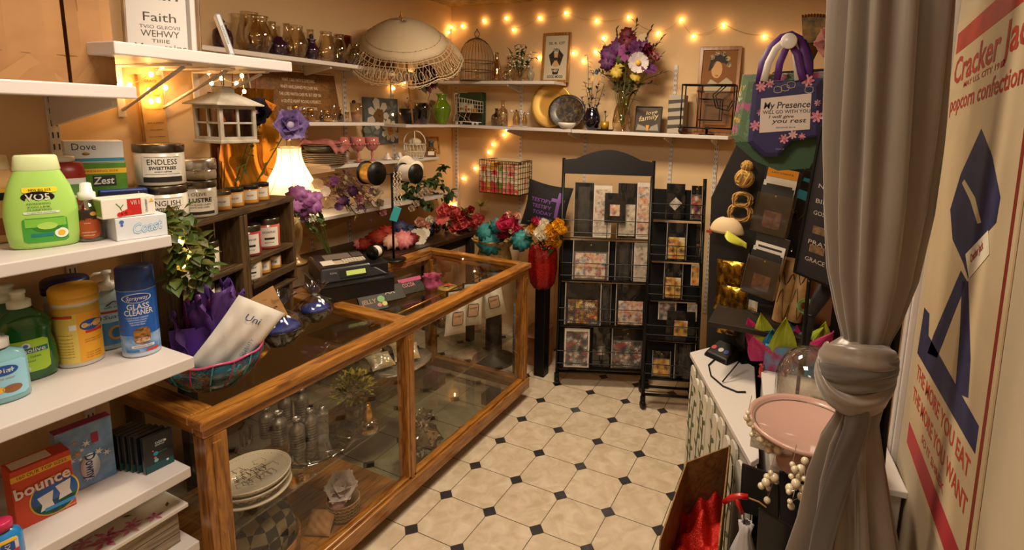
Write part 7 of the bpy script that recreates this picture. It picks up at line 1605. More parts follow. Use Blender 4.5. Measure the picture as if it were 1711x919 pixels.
b=B();b.grid(lambda u,v:((.02+.10*u)*1.0,-.045-.05*v*math.sin(PI*min(1,u+.15)),-.025*v-.045*u+.02),12,6);b.build('brim',mat('#b8b83a',.5),t,solid=.002)
B().box((-.075,-.03,-.005),(.03,.012,.012)).build('red_trim',mat('#8c2a1e',.6),t);arm(t,p,.05)
def holder(label,px0,py0,px1,py1,off,tilt,items):
 p=panel_pt((px0+px1)/2,py1,off);W_=size(px1-px0,p);H_=panel_pt((px0+px1)/2,py0,off).z-p.z;t=thing('card_holder',label,'card holder',p,-.25,'black and clear card holders')
 t.rotation_euler=(-.10,tilt,-.25)
 B().span((-W_/2,.03,0),(W_/2,.034,H_)).build('back_plate',mat('#1b1917',.4,coat=.3),t,bev=.002)
 B().span((-W_/2,-.01,0),(W_/2,.03,.004)).build('floor',mat('#1b1917',.4),t);
 b=B();b.add([(-W_/2,-.01,0),(W_/2,-.01,0),(W_/2,-.01,H_*.62),(-W_/2,-.01,H_*.62),(-W_/2,.03,0),(W_/2,.03,0),(W_/2,.03,H_*.9),(-W_/2,.03,H_*.9)],[(0,1,2,3),(0,3,7,4),(1,5,6,2)]);b.build('clear_pocket',glass('#e0dcd4',1.6,.05,.7,.35),t);arm(t,p+Vector((0,.03,0)),H_*.7)
 for k,(nm,c_,lab,y_,hh,w_)in enumerate(items):
  o=thing('gift_card',lab,'card',p,0,'cards in the clear holders');o.matrix_world=Matrix.Translation(p)@Euler((-.10,tilt,-.25)).to_matrix().to_4x4()@RT((0,y_,.0045));B().span((-W_*w_,0,0),(W_*w_,.001,H_*hh)).build('card',mat(c_,.5),o)
  if nm=='w':dec(o,-W_*w_*.8,W_*w_*.8,H_*hh*.86,H_*hh*.94,mat('#2a241e',.5),-.0006,'print')
  elif nm=='y':dec(o,-W_*w_,W_*w_,H_*hh*.86,H_*hh,mat('#d08a1a',.5),-.0006,'header');text('LAST CHANCE',.01,INK,o,(0,-.0008,H_*hh*.93),width=W_*w_*1.4)
  else:dec(o,-W_*w_*.5,W_*w_*.6,H_*hh*.12,H_*hh*.48,blots('#2a2624',CM if k%2 else CH,120,.5,.5),-.0006,'print');B().ball((0,-.0008,H_*hh*.8),.004,8,4,(1,.3,1)).build('emblem',mat('#b98a2a',.4),o)
holder('upper clear card holder with an orange headed card',1252,282,1312,392,.24,.10,[('y','#d9d0c4','orange headed white card in the upper clear holder',.022,1.0,.42),('w','#cfc8be','pale card behind the black card in the upper holder',.012,.80,.44),('b','#1a1817','black card with pink writing in the upper holder',.0,.72,.44)])
holder('lower clear card holder with white edged cards',1236,392,1292,494,.30,.12,[('w','#d3ccc0','tallest white card in the lower clear holder',.022,.84,.44),('w','#c9c2b6','white edged card leaning in the lower holder',.012,.76,.46),('b','#1a1817','black card with yellow bird print in the lower holder',.0,.70,.46)])
for px0,py0,px1,py1,off,tl,lab in((1296,300,1338,398,.14,.26,'tall dark folder leaning between holders and sign board'),(1316,284,1352,372,.10,.2,'clear fronted dark folder under the green tote base'),(1300,400,1330,500,.12,.28,'dark folder with a blue corner beside the paper tubes')):
 p=panel_pt((px0+px1)/2,py1,off);W_=size(px1-px0,p);H_=panel_pt((px0+px1)/2,py0,off).z-p.z;t=thing('dark_folder',lab,'folder',p,0,'dark folders on the display panel',rot=(-.05,tl,-.3));B().span((-W_/2,0,0),(W_/2,.006,H_)).build('cover',mat('#1c1712',.3,coat=.5),t,bev=.002);b=B();b.tube([(-W_*.3,-.003,H_*.3),(-W_*.1,-.003,H_*.5),(W_*.1,-.003,H_*.35),(W_*.3,-.003,H_*.6)],.002,4);b.build('line_print',mat('#5a4a34',.6),t)
 arm(t,p,H_*.8);dec(t,-W_*.4,W_*.1,H_*.7,H_*.85,mat('#1f6a7a',.5),-.0008,'sticker')
sc_z0=.7005
p=oy(1368,470,2.00);t=thing('menu_board','narrow black framed board with pale writing beside the curtain','sign',(p.x,2.00,p.z),rot=(0,.09,-.62));H_=oy(1368,215,2.0).z-p.z;W_=.20
B().span((-W_/2,0,0),(W_/2,.012,H_)).build('board',mat('#1a181c',.5),t,bev=.002)
b=B()
for a,c in(((-W_/2-.006,-.004,-.006),(-W_/2+.004,.014,H_+.006)),((W_/2-.004,-.004,-.006),(W_/2+.006,.014,H_+.006)),((-W_/2,-.004,-.006),(W_/2,.014,.004)),((-W_/2,-.004,H_-.004),(W_/2,.014,H_+.006))):b.span(a,c)
b.build('frame',BLACK,t,bev=.001)
for s,z in(('NOW',.62),('BIBLE',.52),('GOSPEL',.44),('PRAY',.24),('GRACE',.12)):text(s,.022,mat('#a89c8a',.6),t,(-.03,-.0006,H_*z),width=.08)
for z in(.33,.2):dec(t,-.06,.0,H_*z-.014,H_*z+.014,mat('#4a3a2c',.5,n=(60,'#7a5a3a')),-.0008,'sticker')
b=B();b.tube([(-.05,-.001,H_*.72),(-.02,-.001,H_*.8),(.02,-.001,H_*.74),(.05,-.001,H_*.84)],.002,4);b.build('line_print',mat('#a89c8a',.6),t)
sb=thing('board_stand','thin black easel holding up the menu board','stand',(p.x+.03,2.07,sc_z0))
for x in(-.06,.07):B().tube([(x,0,0.001),(x,.0,p.z+.3-sc_z0)],.007,8).build('leg',BLACK,sb)
B().tube([(-.06,-.06,p.z-sc_z0-.012),(-.06,0,p.z-sc_z0-.012),(.07,0,p.z-sc_z0-.012),(.07,-.06,p.z-sc_z0-.012)],.006,6).build('ledge',BLACK,sb)
for i,(px,lab,r)in enumerate(((1302,'first tan printed paper tube from the card holders',.032),(1326,'second tan printed paper tube from the card holders',.030))):
 p=panel_pt(px,535,.2);h_=panel_pt(px,430,.2).z-p.z;t=thing('paper_tube',lab,'paper tube',(p.x,p.y,p.z),0,'tan printed paper tubes',rot=(.02,.10,0));B().lathe([(r,0),(r,h_),(r-.003,h_),(r-.003,.01),(0,.01)],24).build('tube_body',mat('#b08a54',.6,n=(16,'#8f6a3a')),t)
 b=B();b.tube([(r*1.01*math.sin(i_*.25-.9),-r*1.01*math.cos(i_*.25-.9),h_*(.3+.25*math.sin(i_*.9)))for i_ in range(8)],.0016,4);b.tube([(r*1.01*math.sin(i_*.25-.9),-r*1.01*math.cos(i_*.25-.9),h_*(.72+.1*math.sin(i_*1.2+1)))for i_ in range(8)],.0022,4);b.build('line_print',INK,t)
p=panel_pt(1350,520,.25);t=thing('green_can','green woven can with a red rose inside beside the paper tubes','can',p,rot=(.9,0,-.3));B().lathe([(.028,0),(.034,.06),(.031,.06),(.025,.004),(0,.004)],24).build('can_body',mat('#5f7a3a',.5,n=(50,'#8fa05a')),t);bloom('rose',t,(0,0,.04),(0,0,1),.022,petal_mat('#8c2a1e','#b0503a'))
SHELFR=thing('display_shelf','dark narrow shelf on the display panel under the paper tubes','shelf',(0,PY_-.001,panel_pt(1310,537,.2).z-.012));a,c=panel_pt(1192,540,.2).x,panel_pt(1380,540,.2).x;B().span((a,-.36,-.012),(c,0,.010)).build('board',DARKW,SHELFR,bev=.002)
GF=mat('#a8842f',.2,.9,n=(30,'#5f4412'),bump=.9)
for i,(x0,y0,x1,y1,lab)in enumerate(((1194,432,1236,520,'crinkled gold foil bag hanging beside the narrow rack'),(1200,470,1242,560,'lower crinkled gold foil bag beside the narrow rack'))):
 p=panel_pt((x0+x1)/2,y1,.06+.05*i);t=pouch('gold_foil_bag',lab,'bag',p,-.1,0,size(x1-x0,p)*1.1,panel_pt(x0,y0,.06).z-p.z,.04,GF,'crinkled gold foil bags');arm(t,p,panel_pt(x0,y0,.06).z-p.z-.01)
 # -- white corner counter with picket front --
CT_=.62
A_,B_,C_=Vector((-.432,2.42,0)),Vector((-.075,1.69,0)),Vector((-.165,2.31,0))
wc=thing('corner_counter','white triangular counter with a picket fence front painted with green vines','counter',A_)
e=(B_-A_);L_=e.length;e.normalize();ang_=math.atan2(e.y,e.x)
def cl(p):return(p-A_)
out=Vector((e.y,-e.x,0));out=-out if out.dot(EYEP-A_)<0 else out
b=B();P3=[cl(A_)+out*.018-e*.01,cl(B_)+out*.018,cl(B_)+Vector((.006,.03,0)),cl(C_)+Vector((.012,.10,0)),cl(A_)+Vector((.08,.14,0))]
b.prism([(p.x,p.y)for p in P3],.022,'z');o=b.build('counter_top',WHITE,wc,bev=.003);o.location.z=CT_-.022
b=B();b.prism([(p.x,p.y)for p in[cl(A_)-out*.004,cl(B_)-out*.004,cl(B_)+Vector((.0,.03,0)),cl(C_)+Vector((.006,.09,0)),cl(A_)+Vector((.07,.13,0))]],CT_-.024,'z');b.build('cabinet_body',mat('#c9c2b4',.5),wc)
npk=11;pw=L_/npk
VINE=mat('#4f5a34',.6)
for i in range(npk):
 x0=(i+.5)*pw;b=B();b.T=Matrix.Translation(Vector(e)*x0+out*.001)@Matrix.Rotation(ang_,4,'Z');hw=pw*.43;ht=CT_-.045-.03*(i%2)
 poly=[(-hw,.015),(hw,.015),(hw,ht-.03)]+[(hw*math.cos(k*PI/6),ht-.03+.03*math.sin(k*PI/6))for k in range(1,6)]+[(-hw,ht-.03)]
 b.prism(poly,-.012);k=b.build('picket',mat('#c9c2b0',.55,n=(9,'#d8d2c2')),wc,bev=.002)
 if i in(0,1,2,3,5,6,8):
  b=B();b.T=Matrix.Translation(Vector(e)*x0+out*.0145)@Matrix.Rotation(ang_,4,'Z');xx=(-1)**i*hw*.3
  b.tube([(xx+hw*.4*math.sin(z*14+i),0,z)for z in[.04+.05*j for j in range(int(ht/.05)-1)]],.0022,4)
  for j in range(8):z=.07+j*ht/9.5;leaf(b,(xx+hw*.4*math.sin(z*14+i),-.001,z),((-1)**j,0,.7),.045,.024,(0,1,0),0)
  b.build('vine_print',VINE,k)
p=oz(1205,598,CT_);t=thing('card_machine','black card machine with red and white stickers on the white counter','card machine',(p.x,p.y,CT_+.0005),-.5)
b=B();b.add([(-.07,-.05,0),(.07,-.05,0),(.07,.06,0),(-.07,.06,0),(-.06,-.04,.022),(.06,-.04,.022),(.055,.05,.065),(-.055,.05,.065)],[(3,2,1,0),(4,5,6,7),(0,1,5,4),(1,2,6,5),(2,3,7,6),(3,0,4,7)]);b.build('housing',BLACK,t,bev=.008)
for x,c_ in((-.04,'#a8302a'),(.0,'#b8b4ae'),(.03,'#2f4a86')):
 b=B();b.T=RT((x,-.005,.040),(.44,0,0));b.cyl((0,0,0),.013,.002,14);b.build('sticker',mat(c_,.4),t)
p=oz(1232,596,CT_);t=thing('wire_card_rack','clear fronted countertop rack of magnets with a pale card on top','card rack',(p.x+.01,p.y-.02,CT_+.0005),-.9)
B().span((-.055,.04,.0),(.055,.046,.235)).build('back_plate',BLACK,t,bev=.001);B().span((-.055,-.02,0),(.055,.04,.008)).build('base',BLACK,t,bev=.001)
for k in range(5):B().span((-.05,-.012+.009*k,.075+.012*k),(.05,-.009+.009*k,.205+.010*k)).build('sleeve',glass('#d9d4cc',1.4,.06,.6,.4),t)
for x in(-.025,.025):B().span((x-.02,.028,.085),(x+.02,.030,.175)).build('magnet_sheet',blots('#26262c',['#a8302a','#2f4a9a','#d8d2c8','#1a1a20'],50,.4,.5),t)
cd=thing('photo_card','pale card with golden print standing in the countertop rack','card',(p.x+.035,p.y+.03,CT_+.12),-.55);B().span((-.04,0,0),(.04,.002,.16)).build('card',mat('#cfc6b6',.5),cd);dec(cd,-.032,.032,.07,.125,mat('#8a6a3a',.6,n=(90,'#d0a860')),-.0008,'print')
cbp=[oz(x,y,CT_+.004)for x,y in((1240,560),(1222,572),(1200,595),(1184,610),(1188,628),(1208,645),(1232,655),(1246,655))]
t=thing('power_cable','black cable looping over the white counter','cable',cbp[2]);B().tube([q-cbp[2]for q in cbp],.0038,6).build('cable',BLACK,t)
t=thing('card_pole','black thin support pole leaning on the white counter','pole',oz(1207,638,CT_+.005));B().tube([(0,0,0),oy(1240,598,oz(1207,638,CT_).y+.1)-Vector(t.location)],.003,6).build('pole',BLACK,t)
# -- white side cabinet --
sc_z=.70
sdc=thing('side_cabinet','white side cabinet beneath the pink cake stand','cabinet',(.10,1.97,0),.13)
B().span((-.17,-.36,.02),(.18,.34,sc_z-.022)).build('body',WHITE,sdc,bev=.003);B().span((-.18,-.375,sc_z-.0215),(.19,.35,sc_z)).build('cabinet_top',WHITE,sdc,bev=.003);B().span((-.16,-.34,0),(.17,.33,.0198)).build('plinth',DARKW,sdc)
def board(label,c4,th,mt,grp='black boards leaning on the white cabinet'):
 P=[Vector(p)for p in c4];o=P[0];t=thing('chalkboard',label,'chalkboard',o,0,grp);n=(P[1]-P[0]).cross(P[3]-P[0]).normalized()*th;b=B();b.add([p-o for p in P]+[p-o+n for p in P],[(0,1,2,3),(7,6,5,4),(0,4,5,1),(1,5,6,2),(2,6,7,3),(3,7,4,0)]);b.build('board',mt,t,bev=.003);return t
fy=1.575
t=board('rounded black board leaning on the cabinet behind the red handle',[oy(x,y,fy)for x,y in((1236,852),(1302,872),(1302,795),(1240,772))],.008,mat('#100f10',.35))
t=board('second black board behind the hanging pearls',[oy(x,y,fy-.01)for x,y in((1310,1185),(1352,1200),(1352,800),(1302,785))],.008,mat('#15141a',.35))
t=board('large plain black board nearest the curtain foot',[oy(x,y,1.36)for x,y in((1262,960),(1340,985),(1338,886),(1268,846))],.010,mat('#0c0b0c',.3))
for lab,px0,py0,px1,py1,ya in(('textured beige square box hanging low beside the cake stand',1243,690,1300,752,1.66),):
 p=oy((px0+px1)/2,py1,ya);t=thing('textured_box',lab,'box',p,-.1);B().span((-.035,0,0),(.04,.05,.085)).build('box_body',mat('#b0a48e',.7,bump=.8,n=(90,'#c9bda6')),t,bev=.002)
dc=oz(1338,706,.84);
t=thing('cake_stand','pale pink round cake stand with a raised rim','cake stand',(dc.x+.015,dc.y,sc_z+.0005));hs=.84-sc_z;RD=.165
PKC=mat('#c29a8c',.3,coat=.3)
B().lathe([(0,0),(.07,0),(.075,.008),(.03,.025),(.022,hs*.5),(.03,hs-.03),(.05,hs-.02),(0,hs-.02)],32).build('pedestal',PKC,t)
B().lathe([(0,hs-.019),(RD*.85,hs-.018),(RD,hs-.004),(RD*1.0,hs+.006),(RD*.96,hs+.008),(RD*.92,hs-.002),(RD*.88,hs-.008),(0,hs-.008)],56).build('plate',PKC,t)
cake=t
b=B();b.tube([(RD*.885*math.cos(2*PI*i/48),RD*.885*math.sin(2*PI*i/48),hs-.0065)for i in range(48)],.002,5,True);b.build('silver_ring',STEEL,t)
p=oy(1335,690,1.84);t=thing('glass_cloche','clear glass dome standing behind the pink cake stand','glass dome',(p.x+.03,1.93,sc_z+.0005));RC=.118
hc_=oy(1340,577,1.93).z-sc_z
B().lathe([(RC,.001),(RC,hc_*.5)]+[(RC*math.cos(k*PI/20),hc_*.5+hc_*.5*math.sin(k*PI/20))for k in range(1,11)],44).build('dome',glass('#f2eee6',1.3,.02,.8,.45),t)
b=B();b.tube([(RC*math.cos(2*PI*i/44),RC*math.sin(2*PI*i/44),.003)for i in range(44)],.003,6,True);b.build('rim',GC,t)
PRL=mat('#d9c8a8',.18,coat=.7,spec=.7)
pp_=[('pearl cluster hanging over the left of the pink cake stand',[(1250,690),(1248,698),(1254,706),(1258,712),(1262,718),(1270,722),(1256,726),(1272,734),(1278,738),(1286,742),(1284,752),(1300,752),(1268,734),(1276,728)],1.53),('small pearl spray beside the red handle',[(1288,790),(1282,797),(1290,800),(1297,805),(1272,812),(1280,806),(1284,816),(1282,836),(1294,798)],1.46),('longest pearl drops hanging by the curtain edge',[(1324,776),(1328,784),(1338,784),(1322,796),(1336,798),(1320,816),(1318,822),(1340,816),(1340,830),(1320,838),(1322,846),(1330,808),(1344,800),(1345,770)],1.40)]
for lab,pts,y_ in pp_:
 P=[oy(x,y,y_+U(-.012,.012))for x,y in pts];t=thing('pearl_strand',lab,'pearl strand',P[0],0,'pearl strands below the cake stand')
 b=B();b.tube([P[0]-P[0]+Vector((.005,.012,.05))]+[q-P[0]for q in P],.0011,4);b.build('wire',STEEL,t)
 for i,q in enumerate(P):B().ball(q-P[0],.0075+.0025*((i*7)%3),14,9).build('pearl',PRL,t)
bx=oz(1318,650,sc_z);t=thing('gift_bag','open gift bag behind the glass dome stuffed with bright tissue paper','gift bag',(bx.x-.01,bx.y+.17,sc_z+.0005),.1)
B().span((-.10,-.04,0),(.12,.06,.11)).build('bag_body',mat('#8c2a5a',.5,n=(20,'#3f8aa8')),t,bev=.002)
TC=['#b81f62','#a8b02a','#2a8ab0','#a8b02a','#c02a66','#2f9ab8','#9aa82a','#b81f62','#2a8ab0','#c9a82a','#a8b02a','#c03a72']
tips=[(1252,530),(1272,522),(1290,548),(1312,530),(1335,545),(1352,552),(1375,548),(1392,555),(1322,540),(1268,568),(1380,540),(1258,560)]
for i,(tp,c_)in enumerate(zip(tips,TC)):
 q=oy(tp[0],tp[1],t.location.y+.05-.03*(i%4))-Vector(t.location);x0=-.085+.19*(i/11.0)if i<9 else(-.07,.1,-.09)[i-9];yb=.035-.02*(i%4);b=B();w_=.085;k=i
 def f(u,v,q=q,x0=x0,yb=yb,w_=w_,k=k):c=Vector((x0,yb,.03))*(1-v)+q*v;return c+Vector(((u-.5)*w_*(1-v**2.2)*1.5,.012*math.sin(u*5+k+v*3),0))
 b.grid(f,6,8,False);b.build('tissue_sheet',mat(c_,.5,trl=.25),t,solid=.0006)
for(x,y),(x1,y1)in(((1255,645),(1262,588)),((1275,660),(1250,600)),((1308,632),(1306,622)),((1330,660),(1345,655))):
 pass
gc_='ribbon candies in front of the tissue'
for i,(x,y,lab)in enumerate(((1271,612,'red wrapped candy stick against the blue tissue'),(1307,628,'pink wrapped candy in front of the lime tissue'))):
 p=oy(x,y+14,t.location.y-.06);o=thing('candy_stick',lab,'candy',(p.x,p.y,p.z),.2*i,gc_);B().lathe([(.002,-.012),(.012,-.008),(.004,0),(.009,.006),(.009,.03),(.004,.036),(.012,.044),(.002,.048)],14).build('wrapper',mat(['#a82a2a','#c0606a'][i],.25,coat=.4),o)
um=[oy(x,y,2.09)for x,y in((1383,478),(1366,505),(1356,525),(1350,545),(1345,575),(1340,625))];t=thing('folded_umbrella','folded black umbrella leaning in the bright tissue bag','umbrella',um[5]);B().tube([q-um[5]for q in um],[.030,.026,.016,.020,.016,.008],12).build('canopy_folded',BLKC,t);b=B();b.tube([um[2]-um[5]+Vector((.017*math.cos(i*PI/6),.017*math.sin(i*PI/6),0))for i in range(12)],.003,5,True);b.build('strap',BLACK,t)
# -- red glitter box and tool --
KB=[oz(1102,900,.57),oz(1146,772,.57),oz(1220,744,.57),oz(1202,912,.57)]
KX=wood('#8f6a3c','#6b4a24','x',.6,6,0)
cxk=sum(KB,Vector())/4;t=thing('printed_carton','open brown printed carton holding red glitter fabric on the floor','box',(cxk.x,cxk.y,0))
for i in range(4):
 a,c=KB[i],KB[(i+1)%4];a,c=a-Vector((cxk.x,cxk.y,0)),c-Vector((cxk.x,cxk.y,0));b=B();n_=(c-a).cross(Vector((0,0,1))).normalized()*.004
 h_=.57 if i!=3 else .52;b.add([(a.x,a.y,.002),(c.x,c.y,.002),(c.x,c.y,h_),(a.x,a.y,h_),(a.x+n_.x,a.y+n_.y,.002),(c.x+n_.x,c.y+n_.y,.002),(c.x+n_.x,c.y+n_.y,h_),(a.x+n_.x,a.y+n_.y,h_)],[(0,1,2,3),(7,6,5,4),(3,2,6,7),(0,3,7,4),(1,5,6,2)]);b.build('side_panel',KX,t)
b=B();b.prism([(k.x-cxk.x,k.y-cxk.y)for k in KB],.004,'z');b.build('base_panel',KX,t)
gl=thing('glitter_fabric','shiny red glitter fabric heaped in the brown carton','fabric',(cxk.x,cxk.y,.34))
Kc=[k-cxk for k in KB]
def gf_(u,v):
 p=(Kc[0]*(1-u)*(1-v)+Kc[1]*(1-u)*v+Kc[2]*u*v+Kc[3]*u*(1-v))*.94
 return(p.x,p.y,.04+.04*math.sin(u*7+1)*math.sin(v*6)+.018*math.sin(u*15+v*9)+.02*math.sin(v*21))
b=B();b.grid(gf_,30,30);b.build('fabric',mat('#a80c06',.25,.35,n=(260,'#e0301c'),bump=1.0),gl)
p=oy(1212,878,1.44);t=thing('red_handle_scoop','red T handled tool standing in white cloth beside the black board','tool',p,.1)
b=B();q=[oy(x,y,1.44)-p for x,y in((1209,839),(1222,832),(1236,830),(1250,832))];b.tube(q,[.007,.009,.009,.007],10);b.tube([oy(1230,832,1.44)-p,oy(1234,845,1.44)-p,oy(1240,858,1.44)-p],[.010,.008,.009],10);b.build('handle',mat('#b01412',.3,coat=.4),t)
b=B();b.tube([oy(1250,834,1.44)-p,oy(1268,842,1.44)-p,oy(1280,852,1.44)-p],.0022,5);b.build('cord',mat('#a87a4a',.6),t)
b=B();b.tube([oy(1240,856,1.44)-p,oy(1246,990,1.44)-p],.006,8);b.build('shaft',STEEL,t)
p2=oy(1246,880,1.43);t=thing('white_cloth_bag','sheer white cloth bundled under the red handle','cloth',(p2.x,p2.y,0));hz=oy(1242,858,1.45).z
B().lathe([(.001,.002),(.058,.002),(.055,hz*.55),(.038,hz*.8),(.015,hz*.93),(.020,hz*.98),(.012,hz*.985)],40,wob=lambda a,i:1+.14*math.sin(9*a+i*1.3)*(i>0)).build('cloth_body',mat('#b9b4b4',.6,sheen=.3),t)
b=B();b.tube([(.054*math.cos(.4*i),.054*math.sin(.4*i)-.006,hz*(.62+.02*math.sin(i*1.1)))for i in range(16)],.004,5,True);b.build('cord_tie',mat('#8a8078',.5),t)
# -- things inside the showcase --
S1,S2_,DK_=SH1+.0006,SH2+.0006,.1056
pc=oz(428,800,.47);CHI=mat('#c9bfa8',.3,coat=.3);CHP=mat('#4f4a3c',.5)
gps='patterned china stacked in the showcase'
R_=size(112,pc)/2*1.04;zz=S1
for i,lab in enumerate(('cream cake plate with pleated rim at the bottom of the china stack','patterned deep dish in the middle of the china stack','large cream oval patterned plate topping the china stack')):
 t=thing('china_plate',lab,'plate',(pc.x-.005,pc.y-.01,zz),.3*i,gps)
 if i==0:B().lathe([(0,.002),(R_*.5,0),(R_*.55,.01),(R_*.98,.03),(R_,.036),(R_*.97,.037),(R_*.5,.016),(0,.014)],72,wob=lambda a,i:1+.012*math.sin(36*a)*(i>2)).build('dish',CHI,t);zz+=.0165
 elif i==1:
  B().lathe([(0,.002),(R_*.6,0),(R_*.66,.004),(R_*.95,.045),(R_*.98,.05),(R_*.92,.05),(R_*.6,.008),(0,.008)],48).build('dish',CHI,t)
  for k in range(26):
   a=2*PI*k/26;b=B();b.ball((R_*.83*math.cos(a),R_*.83*math.sin(a),.0285),.0085,8,5,(1,1,.8));b.build('leaf_print',CHP if k%2 else mat('#7a7560',.5),t)
  zz+=.0506
 else:
  B().lathe([(0,.002),(R_*.85,0),(R_*.9,.004),(R_*.98,.018),(R_*1.0,.022),(R_*.97,.023),(R_*.86,.010),(0,.008)],56).build('dish',CHI,t)
  b=B()
  for k in range(60):a=2*PI*k/60;r0=R_*(.90+.03*(k%2));b.tube([(r0*math.cos(a),r0*math.sin(a),.0142),((r0+.006)*math.cos(a+.05),(r0+.006)*math.sin(a+.05),.017),(r0*math.cos(a+.09),r0*math.sin(a+.09),.0148)],.0014,3)
  b.build('scroll_border',CHP,t);b=B()
  for k in range(22):
   x,y=R_*.6*math.sqrt(rnd.random())*math.cos(k*2.4),R_*.62*math.sqrt(rnd.random())*math.sin(k*2.4);r=U(.008,.022);b.tube([(x+r*(1+.4*math.sin(3*j))*math.cos(j*.6),y+r*(1+.3*math.cos(2*j))*math.sin(j*.6),.0092)for j in range(9)],.0010,3)
  b.build('floral_line_print',CHP,t)
gsb='silver bottles on the showcase shelf';SIL=mat('#8f8a82',.3,.85,n=(60,'#a8a29a'))
for i,(px,py,r,h,lab)in enumerate(((447,728,.028,.125,'silver bottle nearest the china stack'),(468,741,.030,.135,'wide mouthed silver bottle behind the china stack'),(498,752,.028,.135,'foremost silver bottle with raised text beside the glass tray'),(520,738,.027,.140,'tall silver bottle between the foremost one and the square tin'),(478,705,.027,.135,'silver bottle standing at the back beside the oak rail'),(505,700,.027,.14,'silver bottle at the rear of the cluster'))):
 p=oz(px,py,S1);t=thing('silver_bottle',lab,'bottle',(p.x,p.y,S1),facing(p),gsb);prof=[(0,.001),(r*.95,.001),(r,.005),(r,h*.66),(r*.8,h*.76),(r*.42,h*.82),(r*.42,h*.9),(r*.55,h*.92),(r*.55,h),(r*.4,h),(r*.38,h*.85)]
 B().lathe(prof,28).build('bottle_body',SIL,t)
 b=B()
 for k in range(6):patch(b,r*1.012,-.8,.8,h*(.14+.08*k),h*(.16+.08*k),n=8)
 b.build('embossed_lines',mat('#4a4640',.4,.6),t)
p=oz(540,722,S1);t=thing('silver_tin','square silver tin bottle beside the round silver ones','tin',(p.x,p.y,S1),facing(p));B().box((0,0,.045),(.045,.04,.09)).build('tin_body',SIL,t,bev=.005);B().lathe([(.02,.09),(.012,.10),(.012,.115),(0,.115)],16).build('neck',SIL,t);text('MILK',.016,INK,t,(0,-.0208,.055),width=.034)
p=oz(412,742,S1);t=thing('glass_scoop','ribbed clear perfume stopper bottle behind the patterned china','bottle',(p.x,p.y,S1),facing(p));B().lathe([(.022,.001),(.024,.07),(.008,.085),(.008,.10),(.012,.102),(0,.112)],24,wob=lambda a,i:1+.07*math.sin(12*a)*(i<2)).build('glass_body',GSMK,t)
p=oz(592,692,S1);tp=thing('yellow_topiary','bushy yellow green artificial plant in a clear pot inside the showcase','plant',(p.x,p.y,S1));B().lathe([(0,.002),(.035,.002),(.045,.06),(.04,.06),(.03,.006)],24).build('pot',glass('#c9c2b0',1.2,.05,.6,.4),tp)
b,c=B(),B()
for k in range(420):
 a,e,r=U(0,2*PI),U(-.5,1.4),U(.03,.085);q=Vector((r*math.cos(a)*math.cos(e),r*math.sin(a)*math.cos(e),.115+r*.95*math.sin(e)));leaf(b if k%3 else c,q,q-Vector((0,0,.10))+Vector((U(-.03,.03),U(-.03,.03),U(0,.05))),U(.014,.024),U(.010,.016))
b.build('foliage',mat('#8f7f1c',.55,n=(20,'#b8a43a'),trl=.2),tp);c.build('foliage',mat('#4a4a18',.55),tp);B().lathe([(0,.03),(.006,.03),(.006,.12),(0,.12)],8).build('stem',TW,tp)
p=oz(616,722,S1);t=thing('perfume_lamp','clear fragrance lamp with a golden cone burner leaning shape inside the showcase','lamp',(p.x,p.y,S1),facing(p));B().lathe([(0,.001),(.03,.001),(.044,.012),(.042,.045),(.02,.06),(.014,.06),(.036,.042),(.036,.014),(0,.008)],26).build('glass_body',GC,t);B().lathe([(.017,.058),(.023,.062),(.014,.10),(.010,.112),(.012,.114),(.011,.126),(0,.128)],22).build('burner',GOLD,t);S=lambda x,z:-.0445;stext('MAISON',.014,GOLD,t,0,.026,S,.045)
t['label']='clear fragrance lamp with a golden cone burner beside the yellow topiary'
p=oz(560,745,S1);t=thing('glass_tray','large clear scalloped glass tray lying on the showcase shelf','tray',(p.x-.03,p.y-.02,S1));B().lathe([(0,.002),(.10,.001),(.14,.012),(.142,.014),(.10,.005),(0,.005)],48,sx=.7,sy=1.15,wob=lambda a,i:1+.02*math.sin(16*a)).build('tray_body',glass('#d9ded6',1.6,.05,.8,.45),t)
gfk='silver forks on the glass tray'
for i,lab in enumerate(('silver serving fork laid across the glass tray nearest the china','silver serving fork on the glass tray nearest the plant')):
 t=thing('serving_fork',lab,'fork',(p.x+.015,p.y-.06+.10*i,S1+.016),.5-.3*i,gfk);b=B();b.tube([(-.07,0,.003),(0,0,0),(.02,0,.002)],[.003,.0022,.004],6);b.build('handle',STEEL,t)
 for k in range(4):bb=B();bb.tube([(.02,-.006+.004*k,.002),(.032,-.009+.006*k,.0),(.06,-.009+.006*k,.004)],.0012,4);bb.build('tine',STEEL,t)
p=oz(575,862,DK_);t=thing('woven_basket','small woven wicker basket on the showcase floor','basket',(p.x,p.y,DK_));
b=B().lathe([(0,.002),(.045,.002),(.05,.01),(.060,.075),(.063,.08),(.057,.08),(.046,.012),(0,.008)],64,wob=lambda a,i:1+.03*math.sin(28*a+PI*(i%2)));b.build('basket_body',mat('#7a5a32',.75,bump=.8,n=(40,'#a5824f')),t)
b=B()
for z in(.02,.035,.05,.065):b.tube([((.0515+z*.14)*math.cos(i*PI/24),(.0515+z*.14)*math.sin(i*PI/24),z+.003*(-1)**i)for i in range(48)],.003,4,True)
b.build('weave_rows',mat('#94703c',.75),t)
o=thing('pale_paper_rose','large pale crumpled paper rose sitting in the wicker basket','flower',(p.x,p.y,DK_+.06));bloom('poppy',o,(0,0,.07),(.5,-.8,.9),.06,petal_mat('#b9a8a0','#d0c2ba'));bloom('puff',o,(.01,-.035,.02),(.3,-.8,.4),.03,petal_mat('#8a5a62','#b98a8c'));b=B();b.tube([(0,0,-.05),(0,0,.07)],.003,5);b.build('stem',STEMM,o)
